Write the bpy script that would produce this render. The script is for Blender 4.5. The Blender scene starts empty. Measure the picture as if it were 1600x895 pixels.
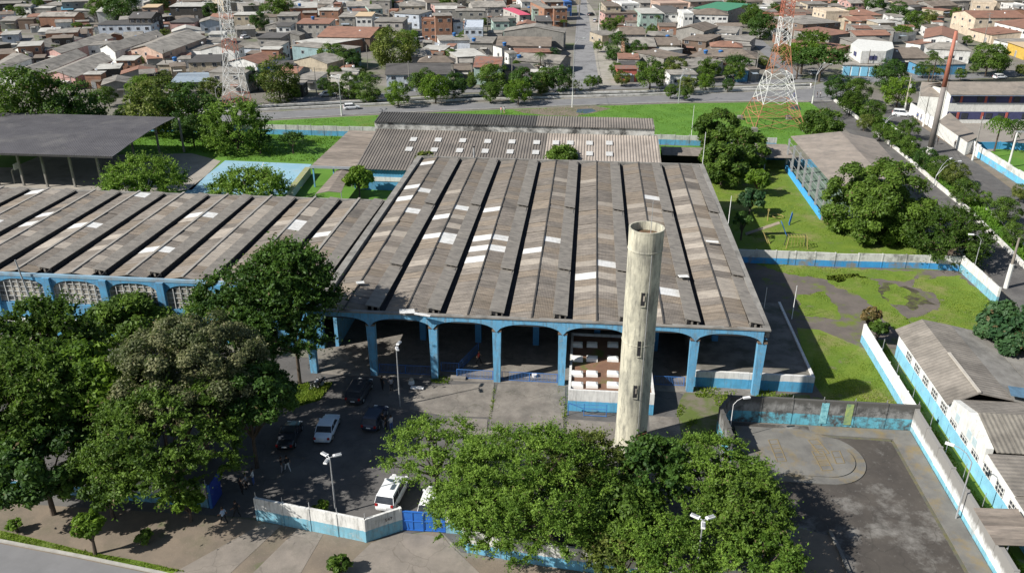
import bpy, bmesh, math, random
import numpy as np
from mathutils import Vector, Matrix
random.seed(7); rng = np.random.default_rng(11)
SC = bpy.context.scene
C = SC.collection
# ------------------------------------------------------------------ camera
FPX, PITCH, YAW, ROLL, CH = 1295.7, 0.434804, -0.0905988, 0.003238, 48.0
_F = Vector((math.sin(YAW)*math.cos(PITCH), math.cos(YAW)*math.cos(PITCH), -math.sin(PITCH)))
_R0 = Vector((math.cos(YAW), -math.sin(YAW), 0)); _U0 = _R0.cross(_F)
_R = _R0*math.cos(ROLL)+_U0*math.sin(ROLL); _U = -_R0*math.sin(ROLL)+_U0*math.cos(ROLL)
cam = bpy.data.cameras.new('camera'); camo = bpy.data.objects.new('camera', cam); C.objects.link(camo)
cam.sensor_width = 36; cam.lens = 36*FPX/1600; cam.clip_end = 9000; cam.clip_start = 0.5
camo.matrix_world = Matrix(((_R.x,_U.x,-_F.x,0),(_R.y,_U.y,-_F.y,0),(_R.z,_U.z,-_F.z,CH),(0,0,0,1)))
SC.camera = camo
# ------------------------------------------------------------------ light
SAZ, SEL = math.radians(61.5), math.radians(38.5)      # shadows fall towards SAZ (from +Y to +X)
sd = Vector((math.sin(SAZ)*math.cos(SEL), math.cos(SAZ)*math.cos(SEL), -math.sin(SEL)))
sun = bpy.data.lights.new('sun', 'SUN'); sun.energy = 4.9; sun.angle = math.radians(0.55); sun.color = (1, .955, .88)
suno = bpy.data.objects.new('sun', sun); C.objects.link(suno)
suno.rotation_euler = sd.to_track_quat('-Z', 'Y').to_euler(); suno.location = (-60, -20, 90)
W = bpy.data.worlds.new('World'); SC.world = W; W.use_nodes = True
nt = W.node_tree; sky = nt.nodes.new('ShaderNodeTexSky'); sky.sky_type = 'NISHITA'; sky.sun_disc = False
sky.sun_elevation = SEL; sky.sun_rotation = SAZ + math.pi; sky.air_density = 1.2; sky.dust_density = 1.0; sky.ozone_density = 1.5
bgn = nt.nodes['Background']; bgn.inputs['Strength'].default_value = 0.058
nt.links.new(sky.outputs[0], bgn.inputs['Color'])
SC.view_settings.view_transform = 'Standard'; SC.view_settings.look = 'None'
SC.view_settings.exposure = 0.58; SC.view_settings.gamma = 1; SC.view_settings.use_curve_mapping = False
SC.cycles.max_bounces = 6; SC.cycles.diffuse_bounces = 3; SC.cycles.transparent_max_bounces = 6
SC.cycles.sample_clamp_indirect = 6

# ------------------------------------------------------------------ pixel -> world helpers
def G(px, py, z=0.0):
    d = _F*FPX+_R*(px-800)-_U*(py-447.5); t = (z-CH)/d.z
    return Vector((0, 0, CH))+d*t
def PX(v):
    w = Vector(v)-Vector((0, 0, CH)); k = FPX/w.dot(_F)
    return 800+k*w.dot(_R), 447.5-k*w.dot(_U)
def scale_at(v):
    return FPX/(Vector(v)-Vector((0, 0, CH))).dot(_F)
def HT(bx, by, ty):
    b = G(bx, by); lo, hi = 0., 70.
    for _ in range(40):
        m = (lo+hi)/2
        if PX((b.x, b.y, m))[1] > ty: lo = m
        else: hi = m
    return lo

# ------------------------------------------------------------------ materials
MATS = {}
def _n(nt, t, **k):
    n = nt.nodes.new(t)
    for a, b in k.items(): setattr(n, a, b)
    return n
def ramp(nt, fac, stops):
    r = nt.nodes.new('ShaderNodeValToRGB'); e = r.color_ramp.elements
    while len(e) < len(stops): e.new(0.5)
    for i, (p, c) in enumerate(stops):
        e[i].position = p; e[i].color = (c[0], c[1], c[2], 1) if hasattr(c, '__len__') else (c, c, c, 1)
    nt.links.new(fac, r.inputs[0]); return r.outputs[0]
def mixc(nt, fac, a, b, mode='MIX'):
    m = nt.nodes.new('ShaderNodeMix'); m.data_type = 'RGBA'; m.blend_type = mode
    for s, v in ((0, fac), (6, a), (7, b)):
        if isinstance(v, bpy.types.NodeSocket): nt.links.new(v, m.inputs[s])
        else: m.inputs[s].default_value = v if s == 0 else (v[0], v[1], v[2], 1)
    return m.outputs[2]
def noise(nt, vec, scale, detail=4, rough=.6):
    n = nt.nodes.new('ShaderNodeTexNoise'); n.inputs['Scale'].default_value = scale
    n.inputs['Detail'].default_value = detail; n.inputs['Roughness'].default_value = rough
    nt.links.new(vec, n.inputs['Vector']); return n.outputs[0]
def vscale(nt, vec, s, add=(0, 0, 0)):
    m = nt.nodes.new('ShaderNodeMapping'); m.inputs['Scale'].default_value = s; m.inputs['Location'].default_value = add
    nt.links.new(vec, m.inputs['Vector']); return m.outputs[0]
def mat(name, c, c2=None, sc=1.0, rough=.85, dirt=None, dsc=.25, dth=(.5, .7), streak=0, corr=None, pitch=.18, bump=.0, bsc=8, split=None, low=None, metal=0, an=None, cst=.55, lap=None, crack=None, big=None, rnd=0, fleck=None, top=None):
    """c/c2 mixed by noise; dirt = stain colour in patches; streak = vertical stains; corr = 'x'|'y' corrugation across that world axis;
    split/low = paint line height and lower colour; top = (height, colour) weathered top band"""
    if name in MATS: return MATS[name]
    m = bpy.data.materials.new(name); m.use_nodes = True; nt = m.node_tree
    b = nt.nodes['Principled BSDF']; b.inputs['Roughness'].default_value = rough; b.inputs['Metallic'].default_value = metal
    b.inputs['Specular IOR Level'].default_value = .3
    geo = nt.nodes.new('ShaderNodeNewGeometry'); pos = geo.outputs['Position']
    c2 = c2 or tuple(x*.8 for x in c)
    npos = vscale(nt, pos, an) if an else pos
    col = mixc(nt, ramp(nt, noise(nt, npos, sc, 5, .65), [(.35, 0), (.65, 1)]), c, c2)
    if split is not None:
        sx = nt.nodes.new('ShaderNodeSeparateXYZ'); nt.links.new(pos, sx.inputs[0])
        wob = nt.nodes.new('ShaderNodeMath'); wob.operation = 'MULTIPLY_ADD'; nt.links.new(noise(nt, pos, 2.5, 4), wob.inputs[0]); wob.inputs[1].default_value = .12; nt.links.new(sx.outputs[2], wob.inputs[2])
        l = nt.nodes.new('ShaderNodeMath'); l.operation = 'LESS_THAN'; nt.links.new(wob.outputs[0], l.inputs[0]); l.inputs[1].default_value = split+.06
        lc = mixc(nt, ramp(nt, noise(nt, pos, sc*1.3), [(.35, 0), (.65, 1)]), low, tuple(x*.78 for x in low))
        col = mixc(nt, l.outputs[0], col, lc)
    if dirt is not None:
        f = ramp(nt, noise(nt, npos, dsc, 7, .7), [(dth[0], 0), (dth[1], 1)])
        col = mixc(nt, f, col, dirt)
    if streak:
        v = vscale(nt, pos, (3, 3, .35)); f = ramp(nt, noise(nt, v, 1.3, 5, .7), [(.48, 0), (.72, streak)])
        col = mixc(nt, f, col, (.10, .10, .095))
    if top is not None:
        sx = nt.nodes.new('ShaderNodeSeparateXYZ'); nt.links.new(pos, sx.inputs[0])
        a = nt.nodes.new('ShaderNodeMath'); a.operation = 'MULTIPLY_ADD'; nt.links.new(noise(nt, vscale(nt, pos, (1, 1, .3)), 1.6, 6, .7), a.inputs[0]); a.inputs[1].default_value = 1.6; nt.links.new(sx.outputs[2], a.inputs[2])
        f = ramp(nt, a.outputs[0], [(0, 0), (1, 1)]); mr = nt.nodes.new('ShaderNodeMapRange'); nt.links.new(a.outputs[0], mr.inputs[0])
        mr.inputs[1].default_value = top[0]+.7; mr.inputs[2].default_value = top[0]+1.2
        col = mixc(nt, mr.outputs[0], col, top[1])
    if fleck is not None:
        f = ramp(nt, noise(nt, pos, fleck[1], 3, .8), [(.60, 0), (.68, fleck[2])]); col = mixc(nt, f, col, fleck[0])
    if big:
        f = ramp(nt, noise(nt, pos, big[1], 6, .65), [(big[2], 0), (big[3], 1)]); col = mixc(nt, f, col, big[0])
    if crack:
        wv = nt.nodes.new('ShaderNodeVectorMath'); wv.operation = 'SCALE'; nz = nt.nodes.new('ShaderNodeTexNoise'); nz.inputs['Scale'].default_value = crack[0]*2.5; nt.links.new(pos, nz.inputs['Vector']); nt.links.new(nz.outputs[1], wv.inputs[0]); wv.inputs['Scale'].default_value = .8/crack[0]*.5
        ad = nt.nodes.new('ShaderNodeVectorMath'); ad.operation = 'ADD'; nt.links.new(pos, ad.inputs[0]); nt.links.new(wv.outputs[0], ad.inputs[1])
        vo = nt.nodes.new('ShaderNodeTexVoronoi'); vo.feature = 'DISTANCE_TO_EDGE'; vo.inputs['Scale'].default_value = crack[0]; nt.links.new(ad.outputs[0], vo.inputs['Vector'])
        f = ramp(nt, vo.outputs['Distance'], [(0, .45), (crack[1], 0)]); col = mixc(nt, f, col, crack[2])
    if lap:
        sx = nt.nodes.new('ShaderNodeSeparateXYZ'); nt.links.new(pos, sx.inputs[0])
        w_ = nt.nodes.new('ShaderNodeMath'); w_.operation = 'MULTIPLY_ADD'; nt.links.new(noise(nt, pos, .8, 3), w_.inputs[0]); w_.inputs[1].default_value = .22; nt.links.new(sx.outputs[1], w_.inputs[2])
        s_ = nt.nodes.new('ShaderNodeMath'); s_.operation = 'SUBTRACT'; nt.links.new(w_.outputs[0], s_.inputs[0]); s_.inputs[1].default_value = lap[0]
        d_ = nt.nodes.new('ShaderNodeMath'); d_.operation = 'DIVIDE'; nt.links.new(s_.outputs[0], d_.inputs[0]); d_.inputs[1].default_value = lap[1]
        f_ = nt.nodes.new('ShaderNodeMath'); f_.operation = 'FRACT'; nt.links.new(d_.outputs[0], f_.inputs[0])
        col = mixc(nt, ramp(nt, f_.outputs[0], [(0, .75), (.16, 0)]), col, lap[2])
    bh = None
    if corr:
        sx = nt.nodes.new('ShaderNodeSeparateXYZ'); nt.links.new(pos, sx.inputs[0])
        s = nt.nodes.new('ShaderNodeMath'); s.operation = 'MULTIPLY'; nt.links.new(sx.outputs[{'x': 0, 'y': 1}[corr]], s.inputs[0]); s.inputs[1].default_value = 2*math.pi/pitch
        q = nt.nodes.new('ShaderNodeMath'); q.operation = 'SINE'; nt.links.new(s.outputs[0], q.inputs[0]); bh = q.outputs[0]
        bn = nt.nodes.new('ShaderNodeBump'); bn.inputs['Strength'].default_value = cst; bn.inputs['Distance'].default_value = pitch*.2
        nt.links.new(bh, bn.inputs['Height']); nt.links.new(bn.outputs[0], b.inputs['Normal'])
    if bump:
        bn2 = nt.nodes.new('ShaderNodeBump'); bn2.inputs['Strength'].default_value = bump; bn2.inputs['Distance'].default_value = .05
        nt.links.new(noise(nt, pos, bsc, 5, .7), bn2.inputs['Height'])
        if corr: nt.links.new(bn.outputs[0], bn2.inputs['Normal'])
        nt.links.new(bn2.outputs[0], b.inputs['Normal'])
    if rnd:
        oi = nt.nodes.new('ShaderNodeObjectInfo'); f = nt.nodes.new('ShaderNodeMapRange'); nt.links.new(oi.outputs['Random'], f.inputs[0])
        f.inputs[3].default_value = 1-rnd; f.inputs[4].default_value = 1+rnd
        vm = nt.nodes.new('ShaderNodeVectorMath'); vm.operation = 'SCALE'; nt.links.new(col, vm.inputs[0]); nt.links.new(f.outputs[0], vm.inputs['Scale']); col = vm.outputs[0]
    nt.links.new(col, b.inputs['Base Color'])
    MATS[name] = m; return m
def leafmat(name, dark, light, trans=.35):
    if name in MATS: return MATS[name]
    m = bpy.data.materials.new(name); m.use_nodes = True; nt = m.node_tree; nt.nodes.remove(nt.nodes['Principled BSDF'])
    at = _n(nt, 'ShaderNodeAttribute', attribute_name='tone'); oi = nt.nodes.new('ShaderNodeObjectInfo')
    a = nt.nodes.new('ShaderNodeMath'); a.operation = 'MULTIPLY_ADD'; nt.links.new(oi.outputs['Random'], a.inputs[0]); a.inputs[1].default_value = .25; nt.links.new(at.outputs['Fac'], a.inputs[2])
    s = nt.nodes.new('ShaderNodeMath'); s.operation = 'SUBTRACT'; nt.links.new(a.outputs[0], s.inputs[0]); s.inputs[1].default_value = .12; s.use_clamp = True
    col = mixc(nt, s.outputs[0], dark, light)
    lt = nt.nodes.new('ShaderNodeMath'); lt.operation = 'LESS_THAN'; nt.links.new(at.outputs['Fac'], lt.inputs[0]); lt.inputs[1].default_value = -.5; col = mixc(nt, lt.outputs[0], col, (.15, .12, .06))
    d = nt.nodes.new('ShaderNodeBsdfPrincipled'); d.inputs['Roughness'].default_value = .55; d.inputs['Specular IOR Level'].default_value = .25; nt.links.new(col, d.inputs['Base Color'])
    t = nt.nodes.new('ShaderNodeBsdfTranslucent'); tc = mixc(nt, .5, col, (.12, .22, .02)); nt.links.new(tc, t.inputs[0])
    mx = nt.nodes.new('ShaderNodeMixShader'); mx.inputs[0].default_value = trans; nt.links.new(d.outputs[0], mx.inputs[1]); nt.links.new(t.outputs[0], mx.inputs[2])
    nt.links.new(mx.outputs[0], nt.nodes['Material Output'].inputs[0]); MATS[name] = m; return m

BLUE = (.085, .36, .62); LBLUE = (.16, .47, .66); WHITE = (.68, .68, .65); CONC = (.25, .24, .22)
M_blue = mat('blue_paint', (.13, .37, .58), (.11, .31, .50), 1.2, .75, dirt=(.19, .25, .27), dsc=.9, dth=(.52, .78), streak=.7, fleck=((.36, .40, .40), 2.2, .6))
M_dblue = mat('deep_blue_paint', (.03, .15, .50), (.025, .12, .43), 2, .5)
M_white = mat('white_paint', WHITE, (.58, .58, .55), 1.5, .75, dirt=(.30, .30, .28), dsc=.8, dth=(.58, .85), streak=.35)
M_conc = mat('concrete', (.27, .26, .24), (.19, .18, .165), .8, .9, dirt=(.09, .088, .08), dsc=.35, dth=(.5, .75), bump=.3)
M_slab = mat('yard_concrete', crack=(.22, .012, (.07, .065, .05)), c=(.23, .21, .185), c2=(.155, .14, .125), sc=.7, rough=.9, dirt=(.10, .095, .085), dsc=.28, dth=(.48, .75), bump=.25, fleck=((.33, .32, .29), 5, .4))
M_sheet = mat('weathered_sheet', (.275, .240, .205), (.185, .162, .138), 1.0, .92, dirt=(.075, .068, .062), dsc=1.3, dth=(.46, .8), corr='x', pitch=.18, cst=.18, an=(.7, 2.6, 1), bump=.6, bsc=4, rnd=.16, fleck=((.28, .235, .185), 6, .6), lap=(77.7, .915, (.08, .07, .062)), big=((.11, .10, .09), .14, .52, .70))
M_sheet2 = mat('tan_sheet', (.275, .228, .178), (.20, .168, .135), 1.0, .92, dirt=(.085, .075, .065), dsc=1.3, dth=(.46, .8), corr='x', pitch=.18, cst=.18, an=(.7, 2.6, 1), bump=.6, bsc=4, rnd=.16, lap=(77.7, .915, (.08, .065, .05)), fleck=((.31, .21, .14), 5, .5))
M_sheetl = mat('pale_sheet', (.39, .345, .29), (.30, .265, .225), .9, .9, dirt=(.2, .18, .16), dsc=1.5, corr='x', pitch=.18, cst=.15, an=(.7, 2, 1), rnd=.12)
M_sheetw = mat('white_sheet', (.72, .72, .71), (.58, .58, .56), .9, .7, dirt=(.42, .41, .38), dsc=1.2, dth=(.52, .75), lap=(77.7, .915, (.45, .44, .41)), corr='x', pitch=.18, cst=.12, rnd=.06)
M_strip = mat('grey_cover_sheet', (.265, .243, .213), (.20, .183, .163), .6, .92, dirt=(.095, .09, .084), dsc=.9, dth=(.45, .8), corr='y', pitch=.3, cst=.12, an=(1, 2, 1), bump=.5, bsc=5)
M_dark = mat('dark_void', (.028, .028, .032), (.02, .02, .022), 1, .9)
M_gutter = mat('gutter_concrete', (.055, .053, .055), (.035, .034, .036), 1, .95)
M_steel = mat('galvanised_steel', (.42, .43, .44), (.32, .33, .34), 3, .5, metal=.3)
M_lampw = mat('lamp_white', (.78, .78, .78), (.7, .7, .7), 3, .4); M_skyl = mat('dull_skylight', (.55, .55, .54), (.42, .42, .41), 2, .6)
M_asph = mat('asphalt', (.115, .110, .107), (.082, .079, .078), .5, .9, crack=(.16, .010, (.05, .048, .045)), dirt=(.17, .165, .155), dsc=.12, dth=(.5, .8), bump=.2, bsc=12, fleck=((.2, .19, .18), 9, .3))
M_road = mat('road_asphalt', (.20, .20, .205), (.165, .165, .17), .25, .9, dirt=(.13, .13, .132), dsc=.1, dth=(.5, .8), bump=.15, bsc=10)
M_kerb = mat('kerb_concrete', (.42, .41, .38), (.3, .29, .27), 1, .9)
M_wkerb = mat('whitewashed_kerb', (.7, .69, .66), (.5, .49, .46), .8, .85, dirt=(.25, .24, .22), dsc=.5)
M_pane = mat('dark_glass', (.03, .035, .045), (.05, .055, .065), 2, .15)
M_bark = mat('bark', (.11, .085, .065), (.065, .05, .04), 3, .95)
M_mark = mat('road_marking', (.7, .7, .68), (.45, .45, .43), 2, .8)
M_black = mat('black_rubber', (.02, .02, .02), (.03, .03, .03), 2, .7)
M_metalb = mat('blue_painted_metal', (.05, .16, .42), (.04, .13, .36), 2, .5)
M_rust = mat('rusty_iron', (.20, .09, .05), (.13, .06, .035), 3, .8)

# ------------------------------------------------------------------ object helpers
def tag(o, label=None, cat=None, group=None, kind=None):
    if label: o['label'] = label
    if cat: o['category'] = cat
    if group: o['group'] = group
    if kind: o['kind'] = kind
    return o
PEND = []          # (object, base text, position) -> unique labels at the end
def auto(o, base, cat, group=None, pos=None):
    o['category'] = cat
    if group: o['group'] = group
    PEND.append((o, base, Vector(pos if pos is not None else o.location)))
    return o
def empty(name, loc=(0, 0, 0), rz=0.0):
    o = bpy.data.objects.new(name, None); C.objects.link(o); o.location = loc; o.rotation_euler = (0, 0, rz); o.empty_display_size = .5
    return o
class MB:
    """collects world or local faces and links them as one object"""
    def __init__(s): s.v = []; s.f = []; s.m = []; s.mats = []
    def mi(s, m):
        if m not in s.mats: s.mats.append(m)
        return s.mats.index(m)
    def face(s, pts, m):
        i = len(s.v); s.v += [tuple(p) for p in pts]; s.f.append(tuple(range(i, i+len(pts)))); s.m.append(s.mi(m))
    def raw(s, vs, fs, m):
        i = len(s.v); s.v += [tuple(p) for p in vs]; k = s.mi(m)
        for f in fs: s.f.append(tuple(i+j for j in f)); s.m.append(k)
    def box(s, c, d, m, rz=0.0):
        x, y, z = (q/2 for q in d); co, si = math.cos(rz), math.sin(rz); vs = []
        for a, b, e in ((-x,-y,-z),(x,-y,-z),(x,y,-z),(-x,y,-z),(-x,-y,z),(x,-y,z),(x,y,z),(-x,y,z)):
            vs.append((c[0]+a*co-b*si, c[1]+a*si+b*co, c[2]+e))
        s.raw(vs, ((0,3,2,1),(4,5,6,7),(0,1,5,4),(1,2,6,5),(2,3,7,6),(3,0,4,7)), m); return s
    def b2(s, x0, x1, y0, y1, z0, z1, m): return s.box(((x0+x1)/2, (y0+y1)/2, (z0+z1)/2), (x1-x0, y1-y0, z1-z0), m)
    def slab(s, q, t, m, ms=None):
        q = [Vector(p) for p in q]; lo = [p-Vector((0, 0, t)) for p in q]; n = len(q)
        s.raw(q+lo, [tuple(range(n))], m)
        s.raw(q+lo, [tuple(reversed(range(n, 2*n)))]+[(i, n+i, n+(i+1) % n, (i+1) % n) for i in range(n)], ms or m); return s
    def prism(s, poly, z0, z1, m):
        n = len(poly); lo = [(p[0], p[1], z0) for p in poly]; hi = [(p[0], p[1], z1) for p in poly]
        s.raw(lo+hi, [tuple(range(n, 2*n)), tuple(reversed(range(n)))]+[(i, (i+1) % n, n+(i+1) % n, n+i) for i in range(n)], m); return s
    def tube(s, a, b, r0, r1, m, n=6, cap=True):
        a = Vector(a); b = Vector(b); d = (b-a)
        if d.length < 1e-6: return s
        d.normalize(); u = d.orthogonal().normalized(); w = d.cross(u); vs = []
        for p, r in ((a, r0), (b, r1)):
            for i in range(n):
                t = 2*math.pi*i/n; vs.append(p+(u*math.cos(t)+w*math.sin(t))*r)
        fs = [(i, (i+1) % n, n+(i+1) % n, n+i) for i in range(n)]
        if cap: fs += [tuple(range(n, 2*n)), tuple(reversed(range(n)))]
        s.raw(vs, fs, m); return s
    def lathe(s, c, prof, m, n=24):
        vs = []; k = len(prof)
        for i in range(n):
            t = 2*math.pi*i/n
            for r, z in prof: vs.append((c[0]+r*math.cos(t), c[1]+r*math.sin(t), c[2]+z))
        s.raw(vs, [(i*k+j, ((i+1) % n)*k+j, ((i+1) % n)*k+j+1, i*k+j+1) for i in range(n) for j in range(k-1)], m); return s
    def mesh(s, name, smooth=False):
        me = bpy.data.meshes.new(name); me.from_pydata(s.v, [], s.f)
        for m in s.mats: me.materials.append(m)
        me.polygons.foreach_set('material_index', s.m)
        if smooth: me.polygons.foreach_set('use_smooth', [True]*len(s.f))
        me.update(); return me
    def build(s, name, parent=None, smooth=False, loc=None, world=False):
        o = bpy.data.objects.new(name, s.mesh(name, smooth)); C.objects.link(o)
        if parent is not None:
            o.parent = parent
            if world: o.matrix_parent_inverse = pinv(parent)
        if loc is not None: o.location = loc
        return o
def pinv(p):
    return (Matrix.Translation(p.location) @ p.rotation_euler.to_matrix().to_4x4()).inverted()
def inst(name, me, parent=None, loc=(0, 0, 0), rz=0, sc=(1, 1, 1), world=False):
    o = bpy.data.objects.new(name, me); C.objects.link(o); o.location = loc; o.rotation_euler = (0, 0, rz); o.scale = sc
    if parent is not None:
        o.parent = parent
        if world: o.matrix_parent_inverse = pinv(parent)
    return o
def copy_tree(o, parent=None):
    c = o.copy(); C.objects.link(c)
    if parent is not None: c.parent = parent
    for ch in list(o.children): copy_tree(ch, c)
    return c
def sheet(name, poly, z, m, label=None, kind='structure', th=0.0):
    """flat ground sheet; poly = pixel corners on the ground"""
    pts = [G(p[0], p[1]) for p in poly]; return wsheet(name, [(p.x, p.y) for p in pts], z, m, label, kind, th)
def wsheet(name, poly, z, m, label=None, kind='structure', th=0.0):
    area = sum(poly[i][0]*poly[(i+1) % len(poly)][1]-poly[(i+1) % len(poly)][0]*poly[i][1] for i in range(len(poly)))
    if area < 0: poly = poly[::-1]
    b = MB()
    if th: b.prism(poly, z-th, z, m)
    else: b.face([(p[0], p[1], z) for p in poly], m)
    me = b.mesh(name); bm = bmesh.new(); bm.from_mesh(me); bmesh.ops.triangulate(bm, faces=[f for f in bm.faces if len(f.verts) > 4]); bm.to_mesh(me); bm.free()
    o = bpy.data.objects.new(name, me); C.objects.link(o)
    return tag(o, label, None, None, kind)
# ================================================================== GROUND
M_base = mat('dusty_ground', (.21, .195, .17), (.13, .12, .105), .06, .95, dirt=(.10, .13, .05), dsc=.05, dth=(.5, .65), bump=.2, fleck=((.36, .34, .30), 1.3, .5))
M_dirt = mat('brown_dirt', (.21, .17, .13), (.15, .125, .10), .35, .95, big=((.10, .12, .05), .18, .60, .68), dirt=(.115, .11, .075), dsc=.22, dth=(.5, .75), bump=.35, bsc=6, fleck=((.28, .24, .19), 4, .4))
M_grass = mat('lawn', (.14, .20, .024), (.095, .16, .018), .35, .9, dirt=(.23, .20, .09), dsc=.16, dth=(.50, .70), big=((.17, .15, .10), .35, .62, .70), bump=.6, bsc=9, fleck=((.07, .12, .015), 3, .5))
M_field = mat('field_grass', (.105, .22, .028), (.075, .175, .022), .2, .9, dirt=(.14, .17, .04), dsc=.07, dth=(.56, .74), bump=.8, bsc=5, fleck=((.03, .075, .01), 2, .5))
M_mixed = mat('grass_over_asphalt', (.10, .17, .025), (.075, .12, .02), .5, .92, dirt=(.125, .108, .093), dsc=.085, dth=(.47, .53), bump=.5, bsc=7, fleck=((.06, .06, .05), 2, .4))
M_broken = mat('broken_asphalt', (.145, .125, .11), (.105, .092, .082), .4, .93, dirt=(.12, .155, .03), dsc=.22, dth=(.53, .62), bump=.4, fleck=((.19, .17, .14), 3, .45))
M_court = mat('court_concrete', (.088, .078, .068), (.055, .049, .044), .25, .88, crack=(.14, .010, (.04, .038, .033)), dirt=(.32, .31, .29), dsc=.13, dth=(.53, .74), bump=.2, fleck=((.17, .165, .155), 1.5, .4))
M_ledge = mat('court_kerb_concrete', (.185, .18, .165), (.125, .122, .115), .5, .9, dirt=(.22, .165, .075), dsc=.35, dth=(.5, .7), bump=.3)
M_bcourt = mat('blue_court_paint', (.20, .36, .46), (.27, .42, .50), .3, .8, dirt=(.24, .30, .33), dsc=.3, dth=(.55, .85))
M_canal = mat('canal_water', (.012, .014, .010), (.022, .025, .018), .3, .7)  # near-black and matt: the canal's shadow is put into this colour
M_pond = mat('puddle_water', (.05, .075, .11), (.04, .05, .07), .3, .12)

g = wsheet('ground', [(-3000, -300), (3000, -300), (3000, 4500), (-3000, 4500)], -.03, M_base, 'dusty grey ground under the whole town')
# rear avenue, canal and side avenue
LOW = [(0, 213), (200, 200), (420, 187), (530, 181), (700, 173), (867, 166), (1060, 160), (1200, 158), (1300, 158)]
UPP = [(0, 196), (200, 187), (420, 176), (567, 168), (700, 163), (834, 158), (1060, 148.5), (1161, 145), (1290, 138)]
sheet('avenue', LOW+UPP[::-1], .03, M_road, 'grey asphalt avenue crossing behind the factory field')
def strip(name, line, w, h, z0, m, label, parent=None, wpts=None):
    pts = wpts or [G(*p) for p in line]; b = MB()
    for i in range(len(pts)-1):
        a, c = Vector((pts[i][0], pts[i][1], 0)), Vector((pts[i+1][0], pts[i+1][1], 0)); d = c-a; n = Vector((-d.y, d.x, 0)).normalized()*w/2
        b.prism([(a-n)[:2], (c-n)[:2], (c+n)[:2], (a+n)[:2]], z0, z0+h, m)
    o = b.build(name); return tag(o, label, None, None, 'structure')
strip('kerb', LOW[2:], .3, .13, 0, M_kerb, 'low concrete kerb on the field side of the avenue')
strip('kerb', UPP[1:], .3, .13, 0, M_kerb, 'low concrete kerb on the canal side of the avenue')
cu = [(200, 179), (420, 167), (560, 160), (730, 151), (1000, 144.5), (1200, 137), (1268, 133)]
cl = [(200, 184), (420, 172.5), (560, 165.5), (730, 157), (1000, 149.5), (1161, 142), (1268, 138)]
sheet('canal', cl+cu[::-1], .0, M_canal, 'dark drainage canal behind the avenue')
strip('canal_bank', cl, .5, .5, 0, M_wkerb, 'pale concrete canal edge nearest the avenue')
strip('canal_bank', cu, .5, .5, 0, M_wkerb, 'pale concrete canal edge nearest the houses')
sheet('road', [(420, 163), (560, 155), (730, 145), (1000, 139), (1290, 128), (1310, 121), (1000, 131), (730, 138), (560, 148), (420, 155)], .02, M_road, 'narrow asphalt lane between canal and first houses')
sheet('road', [(1290, 160), (1255, 140), (1310, 121), (1345, 128), (1340, 152)], .045, M_road, 'asphalt crossing where the avenues meet')
sheet('road', [(1320, 122), (1450, 117), (1620, 110), (1620, 119), (1450, 126), (1340, 130)], .02, M_road, 'asphalt lane continuing right of the crossing')
sheet('canal', [(1380, 130), (1620, 121), (1620, 126), (1395, 136)], .0, M_canal, 'dark drainage canal right of the crossing')
sheet('street', [(893, 134), (937, 134), (925, 60), (916, 0), (913, -30), (898, -30), (902, 20), (897, 80)], .035, mat('street_asphalt', (.24, .24, .245), (.20, .20, .205), .2, .9, crack=(.13, .02, (.06, .06, .06)), dirt=(.14, .14, .14), dsc=.2, dth=(.52, .7), fleck=((.06, .06, .06), .9, .5)), 'straight grey street running up between the houses')
sheet('pavement', [(937, 134), (975, 134), (950, 80), (930, 20), (916, 0), (925, 60)], .03, mat('pale_pavement', (.34, .32, .28), (.27, .25, .22), .4, .9, dirt=(.2, .2, .15)), 'pale pavement right of the straight street')
sheet('street', [(985, 60), (1190, 62), (1255, 120), (1235, 128), (1180, 72), (1100, 70)], .02, M_road, 'back street curving down past the pale villas')
# side avenue on the right
sheet('side_road', [(1290, 156), (1303, 158), (1414, 247), (1465, 292), (1514, 333), (1586, 406), (1700, 520), (1700, 620), (1590, 480), (1556, 442), (1480, 360), (1400, 270), (1300, 185), (1262, 158)], .03, M_asph, 'dark asphalt lane between factory and canal wall')
PAR = [(1303, 158), (1350, 195), (1414, 246), (1465, 292), (1514, 332), (1586, 405), (1680, 500)]
pr = [G(*p) for p in PAR]
bar = empty('canal_parapet', pr[0]); tag(bar, 'long low white parapet between side lane and canal trees', 'parapet')
for i in range(len(pr)-1):
    a, c = pr[i], pr[i+1]; L = (c-a).length; n = max(1, int(L/3)); d = (c-a)/n; rz = math.atan2(d.y, d.x)
    for k in range(n):
        p = a+d*(k+.5); MB().box((0, 0, .35), (d.length-.12, .35, .7), M_wkerb).build('parapet_block', bar, loc=p-bar.location).rotation_euler = (0, 0, rz)
strip('kerb', [(1380, 188), (1418, 217), (1480, 275), (1560, 345), (1640, 425)], .35, .3, 0, M_wkerb, 'white kerb on the far side of the canal trees')
sheet('verge', [(1306, 150), (1385, 186), (1418, 215), (1480, 273), (1560, 343), (1700, 480), (1680, 500), (1586, 402), (1514, 329), (1414, 243)], .012, M_field, 'weedy canal bank under the tree row')
sheet('road', [(1385, 165), (1425, 168), (1470, 205), (1530, 255), (1620, 325), (1620, 405), (1560, 345), (1480, 275), (1418, 217), (1380, 188)], .03, M_asph, 'asphalt lane between canal trees and school wall')
sheet('verge', [(1420, 176), (1456, 202), (1510, 236), (1620, 310), (1620, 325), (1530, 258), (1440, 198)], .04, M_dirt, 'dirt strip at the foot of the school wall')
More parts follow.
